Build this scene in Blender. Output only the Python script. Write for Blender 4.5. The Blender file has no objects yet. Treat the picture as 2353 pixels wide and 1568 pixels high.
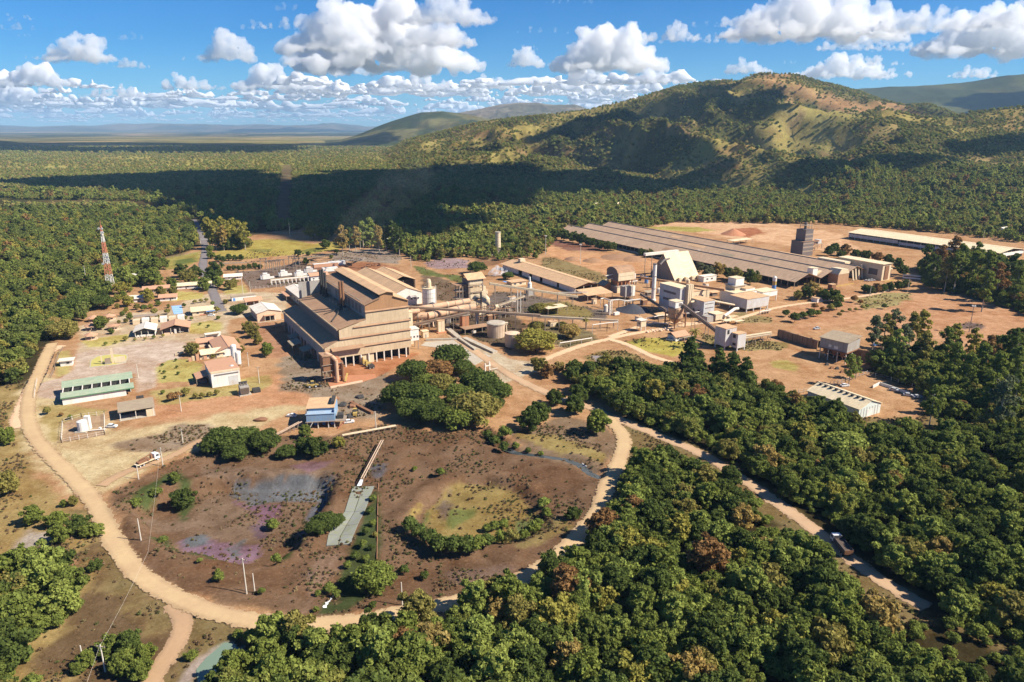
import bpy, math, random
import numpy as np
from mathutils import Matrix, Vector
rng = np.random.default_rng(7)
random.seed(7)
scene = bpy.context.scene
COL = scene.collection
R = math.radians
# ------------------------------------------------------------------ camera
CAM_H = 120.0
FPX = 1176.5 / math.tan(R(35.5))            # focal length in pixels of the 2353 px wide picture
PITCH = math.atan(492.0 / FPX)
CP, SP = math.cos(PITCH), math.sin(PITCH)
cam_data = bpy.data.cameras.new('camera')
cam_data.sensor_fit = 'HORIZONTAL'
cam_data.angle = R(71.0)
cam_data.clip_start = 1.0
cam_data.clip_end = 400000.0
cam = bpy.data.objects.new('camera', cam_data)
COL.objects.link(cam)
cam.location = (0, 0, CAM_H)
cam.rotation_euler = (R(90) - PITCH, 0, 0)
scene.camera = cam
# ------------------------------------------------------------------ sky, sun, exposure
SUN_EL = R(42.0)
SHX, SHY = -0.972, 0.235                     # direction in which shadows fall on the ground
SUN = Vector((-SHX * math.cos(SUN_EL), -SHY * math.cos(SUN_EL), math.sin(SUN_EL))).normalized()
world = bpy.data.worlds.new('World')
scene.world = world
world.use_nodes = True
wn = world.node_tree
for n in list(wn.nodes):
	wn.nodes.remove(n)
w_out = wn.nodes.new('ShaderNodeOutputWorld')
w_bg = wn.nodes.new('ShaderNodeBackground')
w_sky = wn.nodes.new('ShaderNodeTexSky')
w_sky.sky_type = 'NISHITA'
w_sky.sun_disc = False
w_sky.sun_elevation = SUN_EL
w_sky.sun_rotation = math.atan2(SUN.x, SUN.y)
w_sky.altitude = 900.0
w_sky.air_density = 1.0
w_sky.dust_density = 0.0
w_sky.ozone_density = 5.0
w_hs = wn.nodes.new('ShaderNodeHueSaturation')
w_hs.inputs['Hue'].default_value = 0.497
w_hs.inputs['Saturation'].default_value = 1.30
w_hs.inputs['Value'].default_value = 1.0
wn.links.new(w_sky.outputs[0], w_hs.inputs['Color'])
w_tint = wn.nodes.new('ShaderNodeMix'); w_tint.data_type = 'RGBA'; w_tint.blend_type = 'MULTIPLY'
w_tint.inputs[0].default_value = 1.0; w_tint.inputs[7].default_value = (0.44, 0.82, 1.12, 1)
wn.links.new(w_hs.outputs[0], w_tint.inputs[6])
wn.links.new(w_tint.outputs[2], w_bg.inputs['Color'])
w_bg.inputs['Strength'].default_value = 0.055
wn.links.new(w_bg.outputs[0], w_out.inputs['Surface'])
sun_data = bpy.data.lights.new('sun', 'SUN')
sun_data.energy = 4.7
sun_data.angle = R(0.5)
sun_data.color = (1.0, 0.92, 0.79)
sun = bpy.data.objects.new('sun', sun_data)
COL.objects.link(sun)
sun.rotation_euler = (-SUN).to_track_quat('-Z', 'Y').to_euler()
sun.location = (300, -100, 600)
vs = scene.view_settings
vs.view_transform = 'Standard'
vs.look = 'None'
vs.exposure = 0.98
vs.gamma = 1.0
vs.use_curve_mapping = False
scene.render.engine = 'CYCLES'
cy = scene.cycles
cy.use_denoising = True
cy.max_bounces = 12
cy.diffuse_bounces = 3
cy.glossy_bounces = 2
cy.transmission_bounces = 3
cy.transparent_max_bounces = 4
cy.volume_bounces = 10
cy.caustics_reflective = False
cy.caustics_refractive = False
# ------------------------------------------------------------------ picture measurements -> places on the ground
ZT = {'0': (0, 0, 1), '1': (0, 441.2, .34), '2': (597.4, 569.9, .23447), '3': (965.1, 514.7, .23447),
	  '4': (1332.8, 496.3, .25797), '5': (1801.5, 478, .32826), 'A': (0, 919.1, .4138), 'B': (459.6, 882.4, .35164),
	  'C': (873.2, 790.5, .41033), 'D': (1470.6, 965.1, .38448), 'E': (0, 0, .5), 'F': (1084.6, 0, .5391),
	  '6': (183.8, 606.6, .20313), '7': (1360.3, 588.2, .20313), '8': (1838.3, 514.7, .21875), '9': (73.5, 790.5, .20313),
	  'W': (367.7, 514.7, .23437), 'X': (919.1, 661.8, .15625)}
def uv(k, x, y):
	a, b, q = ZT[k]
	return a + x * q, b + y * q
def Q(k, x, y, z=0.0):
	"""The point at height z that the photograph shows at (x, y) of survey crop k."""
	u, v = uv(k, x, y)
	a, b = (u - 1176.5) / FPX, (784 - v) / FPX
	t = (z - CAM_H) / (-SP + b * CP)
	return Vector((t * a, t * (CP + b * SP), z))
def HT(P, k, x, y):
	"""Height above z = 0 of what stands at P and tops out at row y of crop k."""
	b = (784 - uv(k, x, y)[1]) / FPX
	return CAM_H + (b * P[1] * CP - P[1] * SP) / (CP + b * SP)
def to_uv(X, Y, Zz):
	dz = Zz - CAM_H
	fw = np.maximum(Y * CP - dz * SP, 1.0)
	up = Y * SP + dz * CP
	return 1176.5 + FPX * X / fw, 784 - FPX * up / fw
# ------------------------------------------------------------------ noise for shapes
def _hash(ix, iy, s):
	h = (ix * 374761393 + iy * 668265263 + s * 974634777) & 0xffffffff
	h = ((h ^ (h >> 13)) * 1274126177) & 0xffffffff
	return ((h ^ (h >> 16)) & 0xffff) / 65535.0
def vnoise(x, y, s=0):
	x = np.asarray(x, float); y = np.asarray(y, float)
	ix = np.floor(x).astype(np.int64); iy = np.floor(y).astype(np.int64)
	fx = x - ix; fy = y - iy
	fx = fx * fx * (3 - 2 * fx); fy = fy * fy * (3 - 2 * fy)
	a = _hash(ix, iy, s); b = _hash(ix + 1, iy, s); c = _hash(ix, iy + 1, s); d = _hash(ix + 1, iy + 1, s)
	return (a * (1 - fx) + b * fx) * (1 - fy) + (c * (1 - fx) + d * fx) * fy
def fbm(x, y, s=0, o=4):
	t = 0; a = .5; n = 0
	for i in range(o):
		t = t + a * vnoise(x, y, s + i * 17); n += a
		x = x * 2.03 + 11.7; y = y * 2.03 + 5.3; a *= .5
	return t / n
def sdf(px, py, poly):
	"""Signed distance to a polygon, negative inside."""
	d = np.full(px.shape, 1e18); ins = np.zeros(px.shape, bool)
	n = len(poly)
	for i in range(n):
		ax, ay = poly[i][0], poly[i][1]; bx, by = poly[(i + 1) % n][0], poly[(i + 1) % n][1]
		ex, ey = bx - ax, by - ay
		t = np.clip(((px - ax) * ex + (py - ay) * ey) / (ex * ex + ey * ey + 1e-12), 0, 1)
		d = np.minimum(d, (px - ax - t * ex) ** 2 + (py - ay - t * ey) ** 2)
		if ay != by:
			c = ((ay > py) != (by > py)) & (px < (bx - ax) * (py - ay) / (by - ay) + ax)
			ins ^= c
	return np.where(ins, -1, 1) * np.sqrt(d)
def sdl(px, py, line):
	"""Distance to an open line."""
	d = np.full(px.shape, 1e18)
	for (ax, ay), (bx, by) in zip(line[:-1], line[1:]):
		ex, ey = bx - ax, by - ay
		t = np.clip(((px - ax) * ex + (py - ay) * ey) / (ex * ex + ey * ey + 1e-12), 0, 1)
		d = np.minimum(d, (px - ax - t * ex) ** 2 + (py - ay - t * ey) ** 2)
	return np.sqrt(d)
def smooth(a, b, x):
	t = np.clip((x - a) / (b - a), 0, 1)
	return t * t * (3 - 2 * t)
def PP(k, pts):
	return [tuple(Q(k, x, y)[:2]) for x, y in pts]
def spline(pts, step=3.0):
	pts = [np.array(p, float) for p in pts]
	P = [2 * pts[0] - pts[1]] + pts + [2 * pts[-1] - pts[-2]]
	out = []
	for i in range(1, len(P) - 2):
		p0, p1, p2, p3 = P[i - 1:i + 3]
		n = max(2, int(np.linalg.norm(p2 - p1) / step))
		for j in range(n):
			t = j / n
			out.append(.5 * (2 * p1 + (p2 - p0) * t + (2 * p0 - 5 * p1 + 4 * p2 - p3) * t * t + (3 * p1 - p0 - 3 * p2 + p3) * t ** 3))
	out.append(pts[-1])
	return [tuple(p) for p in out]
# ------------------------------------------------------------------ materials
MATS = {}
def newmat(name):
	m = bpy.data.materials.new(name)
	m.use_nodes = True
	nt = m.node_tree
	for n in list(nt.nodes):
		if n.type != 'OUTPUT_MATERIAL':
			nt.nodes.remove(n)
	out = [n for n in nt.nodes if n.type == 'OUTPUT_MATERIAL'][0]
	return m, nt, out
def N(nt, t, **kw):
	n = nt.nodes.new(t)
	for k, v in kw.items():
		if k in n.inputs.keys():
			n.inputs[k].default_value = v
		else:
			setattr(n, k, v)
	return n
def mixc(nt, fac, a, b, mode='MIX'):
	n = nt.nodes.new('ShaderNodeMix'); n.data_type = 'RGBA'; n.blend_type = mode
	for sock, val in ((0, fac), (6, a), (7, b)):
		if hasattr(val, 'is_output') or isinstance(val, bpy.types.NodeSocket):
			nt.links.new(val, n.inputs[sock])
		elif sock == 0:
			n.inputs[0].default_value = val
		else:
			n.inputs[sock].default_value = tuple(val) + (1,) if len(val) == 3 else val
	return n.outputs[2]
def ramp(nt, src, lo, hi, a=0.0, b=1.0):
	n = nt.nodes.new('ShaderNodeMapRange')
	n.inputs[1].default_value = lo; n.inputs[2].default_value = hi
	n.inputs[3].default_value = a; n.inputs[4].default_value = b
	nt.links.new(src, n.inputs[0])
	return n.outputs[0]
def plain(name, col, dust=(0.30, 0.19, 0.11), amt=0.35, scale=0.25, rough=0.85, metal=0.0, sheet=0.0, streak=0.0, spec=0.2):
	"""A weathered surface: base colour, red-brown dust in patches, faint sheets, rain streaks."""
	if name in MATS:
		return MATS[name]
	m, nt, out = newmat(name)
	geo = N(nt, 'ShaderNodeNewGeometry')
	n1 = N(nt, 'ShaderNodeTexNoise', Scale=scale, Detail=6.0, Roughness=.62)
	nt.links.new(geo.outputs['Position'], n1.inputs['Vector'])
	n2 = N(nt, 'ShaderNodeTexNoise', Scale=scale * 7, Detail=4.0, Roughness=.6)
	nt.links.new(geo.outputs['Position'], n2.inputs['Vector'])
	f1 = ramp(nt, n1.outputs[0], .38, .68, 0, amt)
	c = mixc(nt, f1, col, dust)
	dark = tuple(x * .72 for x in col)
	c = mixc(nt, ramp(nt, n2.outputs[0], .42, .70, 0, .45), c, dark)
	if sheet:
		mp = N(nt, 'ShaderNodeMapping'); mp.inputs['Rotation'].default_value = (0, 0, R(-30))
		nt.links.new(geo.outputs['Position'], mp.inputs['Vector'])
		br = N(nt, 'ShaderNodeTexBrick', Scale=1.0)
		br.inputs['Color1'].default_value = (.78, .78, .78, 1); br.inputs['Color2'].default_value = (1.12, 1.1, 1.06, 1)
		br.inputs['Mortar'].default_value = (.72, .7, .68, 1)
		br.inputs['Mortar Size'].default_value = .06; br.inputs['Brick Width'].default_value = sheet; br.inputs['Row Height'].default_value = sheet * .38
		nt.links.new(mp.outputs[0], br.inputs['Vector'])
		c = mixc(nt, .55, c, br.outputs['Color'], 'MULTIPLY')
	if streak:
		mp2 = N(nt, 'ShaderNodeMapping'); mp2.inputs['Scale'].default_value = (1.4, 1.4, .12)
		nt.links.new(geo.outputs['Position'], mp2.inputs['Vector'])
		n3 = N(nt, 'ShaderNodeTexNoise', Scale=.9, Detail=4.0)
		nt.links.new(mp2.outputs[0], n3.inputs['Vector'])
		c = mixc(nt, ramp(nt, n3.outputs[0], .45, .7, 0, streak), c, tuple(x * .6 for x in dust))
	b = N(nt, 'ShaderNodeBsdfPrincipled', Roughness=rough, Metallic=metal)
	b.inputs['Specular IOR Level'].default_value = spec
	nt.links.new(c, b.inputs['Base Color'])
	nt.links.new(b.outputs[0], out.inputs[0])
	MATS[name] = m
	return m
# ------------------------------------------------------------------ mesh building
ORI = {}
class MB:
	def __init__(s, F=None):
		s.v = []; s.f = []; s.F = F
	def add(s, vs_, fs):
		o = len(s.v)
		s.v += [tuple(v) for v in vs_]
		s.f += [tuple(i + o for i in f) for f in fs]
		return s
	def box(s, x0, x1, y0, y1, z0, z1):
		return s.add([(x0, y0, z0), (x1, y0, z0), (x1, y1, z0), (x0, y1, z0), (x0, y0, z1), (x1, y0, z1), (x1, y1, z1), (x0, y1, z1)],
					 [(3, 2, 1, 0), (4, 5, 6, 7), (0, 1, 5, 4), (1, 2, 6, 5), (2, 3, 7, 6), (3, 0, 4, 7)])
	def hexa(s, b, t):
		return s.add(list(b) + list(t), [(3, 2, 1, 0), (4, 5, 6, 7), (0, 1, 5, 4), (1, 2, 6, 5), (2, 3, 7, 6), (3, 0, 4, 7)])
	def prism(s, pts, z0, z1):
		n = len(pts)
		return s.add([(p[0], p[1], z0) for p in pts] + [(p[0], p[1], z1) for p in pts],
					 [tuple(range(n - 1, -1, -1)), tuple(range(n, 2 * n))] + [(i, (i + 1) % n, n + (i + 1) % n, n + i) for i in range(n)])
	def profile_y(s, pts, y0, y1):
		"""Extrude an (x, z) outline along y."""
		n = len(pts)
		return s.add([(p[0], y0, p[1]) for p in pts] + [(p[0], y1, p[1]) for p in pts],
					 [tuple(range(n)), tuple(range(2 * n - 1, n - 1, -1))] + [(n + i, n + (i + 1) % n, (i + 1) % n, i) for i in range(n)])
	def profile_x(s, pts, x0, x1):
		"""Extrude a (y, z) outline along x."""
		n = len(pts)
		return s.add([(x0, p[0], p[1]) for p in pts] + [(x1, p[0], p[1]) for p in pts],
					 [tuple(range(n - 1, -1, -1)), tuple(range(n, 2 * n))] + [(i, (i + 1) % n, n + (i + 1) % n, n + i) for i in range(n)])
	def bar(s, p, q, w, h=None):
		h = h or w
		p, q = Vector(p), Vector(q); d = (q - p)
		if d.length < 1e-6:
			return s
		d.normalize()
		a = d.cross(Vector((0, 0, 1)))
		if a.length < 1e-3:
			a = Vector((1, 0, 0))
		a.normalize(); b = a.cross(d)
		a *= w / 2; b *= h / 2
		return s.hexa([p - a - b, p + a - b, p + a + b, p - a + b], [q - a - b, q + a - b, q + a + b, q - a + b])
	def tube(s, p, q, r0, r1=None, n=10, cap=True):
		r1 = r0 if r1 is None else r1
		p, q = Vector(p), Vector(q); d = (q - p).normalized()
		a = d.cross(Vector((0, 0, 1)))
		if a.length < 1e-3:
			a = Vector((1, 0, 0))
		a.normalize(); b = a.cross(d)
		vs_ = []
		for c, r in ((p, r0), (q, r1)):
			for i in range(n):
				t = 2 * math.pi * i / n
				vs_.append(c + (a * math.cos(t) + b * math.sin(t)) * r)
		fs = [(i, (i + 1) % n, n + (i + 1) % n, n + i) for i in range(n)]
		if cap:
			fs += [tuple(range(n - 1, -1, -1)), tuple(range(n, 2 * n))]
		return s.add(vs_, fs)
	def path(s, pts, r, n=8):
		for a, b in zip(pts[:-1], pts[1:]):
			s.tube(a, b, r, n=n)
		return s
	def lathe(s, c, prof, n=16):
		"""prof: (radius, z) from bottom to top round the vertical through c."""
		vs_ = []
		for r, z in prof:
			for i in range(n):
				t = 2 * math.pi * i / n
				vs_.append((c[0] + r * math.cos(t), c[1] + r * math.sin(t), z))
		fs = []
		for j in range(len(prof) - 1):
			fs += [(j * n + i, j * n + (i + 1) % n, (j + 1) * n + (i + 1) % n, (j + 1) * n + i) for i in range(n)]
		fs += [tuple(range(n - 1, -1, -1)), tuple(range((len(prof) - 1) * n, len(prof) * n))]
		return s.add(vs_, fs)
	def build(s, name, mat, parent=None, label=None, smooth=False, kind=None):
		o0 = ORI.get(parent.name, Vector((0, 0, 0))) if parent else Vector((0, 0, 0))
		V = s.v
		if s.F is not None:
			V = [s.F @ Vector(v) for v in V]
		V = [tuple(Vector(v) - o0) for v in V]
		me = bpy.data.meshes.new(name)
		me.from_pydata(V, [], s.f)
		if smooth:
			me.polygons.foreach_set('use_smooth', [True] * len(me.polygons))
		me.materials.append(mat)
		o = bpy.data.objects.new(name, me)
		COL.objects.link(o)
		if parent:
			o.parent = parent
			ORI[o.name] = o0
		if label:
			o['label'] = label
		if kind:
			o['kind'] = kind
		return o
def thing(name, label, cat, loc, group=None):
	o = bpy.data.objects.new(name, None)
	o.empty_display_size = 1
	COL.objects.link(o)
	o.location = loc
	ORI[o.name] = Vector(loc)
	o['label'] = label; o['category'] = cat; o['kind'] = 'thing'
	if group:
		o['group'] = group
	return o
def tag(o, label, cat, group=None):
	o['label'] = label; o['category'] = cat; o['kind'] = 'thing'
	if group:
		o['group'] = group
	return o
def np_mesh(name, V, F4, mat, smooth=True, tris=False):
	"""Mesh from numpy arrays, quads or triangles."""
	me = bpy.data.meshes.new(name)
	k = F4.shape[1]
	me.vertices.add(len(V)); me.vertices.foreach_set('co', np.asarray(V, np.float32).ravel())
	me.loops.add(F4.size); me.loops.foreach_set('vertex_index', F4.astype(np.int32).ravel())
	me.polygons.add(len(F4))
	me.polygons.foreach_set('loop_start', np.arange(0, F4.size, k, dtype=np.int32))
	if smooth:
		me.polygons.foreach_set('use_smooth', np.ones(len(F4), bool))
	me.update(calc_edges=True)
	if mat:
		me.materials.append(mat)
	return me
def copy_tree(o, parent=None):
	c = o.copy(); COL.objects.link(c)
	c.parent = parent
	for ch in list(o.children):
		copy_tree(ch, c)
	return c
E1 = Vector((math.cos(R(30)), math.sin(R(30)), 0)); E2 = Vector((-math.sin(R(30)), math.cos(R(30)), 0))
def PF(P, deg=30.0):
	"""Frame of the plant's building grid: x runs right and away, y left and away."""
	return Matrix.Translation(Vector((P[0], P[1], 0))) @ Matrix.Rotation(R(deg), 4, 'Z')
# ================================================================== TERRAIN
def tx(u):
	"""Bearing (x / y) of picture column u on the horizon."""
	return (u - 1176.5) / FPX * (CP + (784 - 292) / FPX * SP)
def ridge_tab(rows, Y):
	"""(column, row) of a skyline at depth Y -> arrays of bearing and height."""
	T = np.array([tx(u) for u, v in rows])
	Zs = np.array([HT((0, Y), '0', u, v) for u, v in rows])
	return T, Zs
MAIN_U = [(560, 302), (700, 300), (800, 322), (900, 330), (960, 322), (1000, 312), (1050, 298), (1100, 284), (1150, 276), (1230, 268), (1330, 254), (1400, 237), (1470, 216), (1530, 196), (1600, 187),
		  (1645, 186), (1665, 176), (1690, 169), (1720, 170), (1760, 171), (1800, 184), (1850, 197), (1900, 212), (1950, 232), (2000, 243), (2050, 240), (2090, 256), (2120, 268), (2200, 290), (2500, 300)]
NEAR_U = [(1700, 470), (1780, 420), (1850, 372), (1930, 318), (2000, 288), (2060, 272), (2130, 262), (2200, 249), (2280, 244), (2353, 238), (2600, 225)]
MT_, MZ_ = ridge_tab(MAIN_U, 3100)
MZ_ = np.where(np.array([u for u, v in MAIN_U]) < 960, 4.0, MZ_)
NT_, NZ_ = ridge_tab(NEAR_U, 2150)
NZ_ = np.maximum(NZ_, 0)
PIT_L = PP('A', [(690, 590), (830, 520), (930, 470), (1230, 415), (1777, 395), (1850, 430), (1800, 560), (1700, 700), (1640, 800), (1500, 880), (1150, 850), (960, 800), (840, 740), (740, 640)])
PIT_R = PP('C', [(150, 960), (235, 840), (380, 745), (480, 722), (620, 732), (780, 775), (880, 860), (960, 930), (900, 1020), (790, 1080), (600, 1110), (460, 1120), (320, 1090), (200, 1030)])
RING_IN = PP('0', [(262, 1130), (330, 1090), (440, 1045), (560, 1010), (760, 1015), (880, 985), (1000, 1000), (1120, 1000), (1200, 1040), (1380, 1100), (1385, 1140), (1370, 1170), (1300, 1240), (1180, 1320), (980, 1385), (750, 1415), (500, 1380), (340, 1300), (280, 1220)])
DAM = PP('B', [(880, 1420), (960, 1080), (1010, 980), (1120, 660), (1190, 680), (1170, 1100), (1080, 1420), (960, 1500), (800, 1490)])
CREEK = PP('C', [(560, 480), (600, 510), (660, 560), (760, 595), (900, 615), (1040, 635), (1120, 665), (1180, 715), (1230, 735)])
def H(x, y):
	x = np.asarray(x, float); y = np.asarray(y, float)
	z = np.zeros(np.broadcast(x, y).shape)
	x = np.broadcast_to(x, z.shape); y = np.broadcast_to(y, z.shape)
	near = y < 420
	if near.any():
		xn, yn = x[near], y[near]
		w = fbm(xn * .09, yn * .09, 3, 4)
		di = sdf(xn, yn, RING_IN)
		zz = -1.6 * smooth(0, -14, di)
		pl_ = sdf(xn, yn, PIT_L) + (w - .5) * 5; pr_ = sdf(xn, yn, PIT_R) + (w - .5) * 3
		zz = zz - 4.0 * smooth(1.0, -2.6, pl_) + 1.1 * np.exp(-((pl_ - 3.2) / 2.2) ** 2) + .45 * np.exp(-((pr_ - 3.4) / 2.2) ** 2)
		zz = zz - 1.9 * smooth(.8, -2.2, pr_)
		zz = zz - 1.6 * smooth(3.2, .8, sdl(xn, yn, CREEK))
		zz = zz + smooth(2, -6, di) * (w - .5) * 2.4
		z[near] = zz
	t = x / np.maximum(y, 1.0)
	far = (y > 900)
	if far.any():
		xf, yf, tf = x[far], y[far], t[far]
		zr = np.interp(tf, MT_, MZ_)
		yb = np.interp(tf, [tx(800), tx(1000), tx(1300), tx(1600), tx(1900), tx(2353), tx(2600)], [2300, 2000, 1650, 1350, 1150, 1050, 1000])
		s = np.clip((yf - yb) / (3100 - yb), 0, 1)
		prof = np.where(s < 1, .55 * s ** 1.25 + .45 * s ** 2.4, 1)
		back = np.clip(1 - (yf - 3100) / 1500, 0, 1)
		back = back * back * (3 - 2 * back)
		prof = np.where(yf > 3100, back, prof)
		rn = 1 - np.abs(2 * fbm(xf * .0030 + yf * .0006, yf * .0017, 5, 5) - 1) * 1.7
		gl = (rn - .45) * 115 * np.clip(4 * s * (1 - s), 0, 1) * np.clip(zr / 150, 0, 1.4)
		lob = (fbm(xf * .005, yf * .005, 9, 3) - .5) * 40 * np.clip(4 * s * (1 - s), 0, 1) * np.clip(zr / 120, 0, 1)
		zz = zr * prof + gl + lob
		z2 = np.interp(tf, NT_, NZ_)
		s2 = np.clip((yf - 1000) / (2150 - 1000), 0, 1)
		p2 = np.where(yf > 2150, np.clip(1 - (yf - 2150) / 900, 0, 1) ** 1.5, .4 * s2 + .6 * s2 ** 2.2)
		zz2 = z2 * p2 + (fbm(xf * .006, yf * .004, 21, 4) - .5) * 34 * np.clip(4 * s2 * (1 - s2), 0, 1) * np.clip(z2 / 90, 0, 1)
		zz = np.maximum(zz, zz2)
		zz = zz + (fbm(xf * .004, yf * .004, 31, 3) - .5) * 3 * smooth(1000, 1300, yf)
		zz = zz + 42 * np.exp(-(((tf - tx(40)) / .05) ** 2 + ((yf - 5200) / 500) ** 2))
		z[far] = zz
	return z
# ---- land cover: base colours by area of the map
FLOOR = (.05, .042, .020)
FORESTS = [PP('0', p) for p in (
	[(470, 1600), (495, 1520), (540, 1468), (700, 1488), (860, 1470), (1000, 1430), (1030, 1385), (1110, 1360), (1190, 1385), (1330, 1285), (1400, 1200), (1412, 1150), (1455, 1090), (1500, 1050), (1590, 1068),
	 (1670, 1112), (1770, 1205), (1880, 1310), (1990, 1395), (2085, 1440), (2180, 1440), (2360, 1525), (2600, 1720), (400, 1720)],
	[(1650, 1050), (1720, 1085), (1850, 1180), (1960, 1270), (2150, 1400), (2353, 1500), (2500, 1560), (2500, 960), (2353, 975), (2200, 1000), (2030, 1010), (1955, 985), (1870, 935), (1780, 925), (1700, 905), (1560, 880), (1420, 868), (1300, 862),
	 (1340, 905), (1400, 940), (1500, 985), (1600, 1030)],
	[(2130, 660), (2110, 620), (2150, 598), (2220, 592), (2353, 615), (2480, 640), (2480, 760), (2353, 722), (2240, 685)],
	[(-400, 458), (0, 458), (300, 462), (440, 480), (452, 520), (455, 560), (430, 580), (380, 590), (360, 610), (270, 668), (205, 700), (190, 760), (115, 795), (90, 850), (60, 890), (-30, 925), (-500, 1000)],
	[(2000, 850), (2034, 826), (2097, 816), (2162, 832), (2212, 855), (2245, 832), (2294, 806), (2353, 783), (2480, 770), (2480, 985), (2228, 970), (2135, 952), (2126, 905), (2084, 885), (2031, 865)],
	[(-300, 1330), (0, 1330), (110, 1322), (170, 1350), (200, 1400), (120, 1440), (60, 1480), (70, 1568), (60, 1700), (-300, 1700)],
)]
MIDF = PP('0', [(450, 500), (476, 562), (560, 565), (575, 535), (700, 530), (775, 562), (860, 572), (900, 575), (940, 606), (1080, 592), (1150, 600), (1230, 596), (1275, 560), (1350, 540), (1480, 524), (1560, 512), (1900, 516), (2050, 527), (2200, 540), (2353, 560),
				(2600, 560), (2900, 440), (-900, 440), (-400, 470), (300, 470)])
CUT = PP('0', [(632, 520), (668, 520), (672, 440), (670, 380), (648, 380), (640, 440)])
EARTH = (.47, .285, .155)
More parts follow.
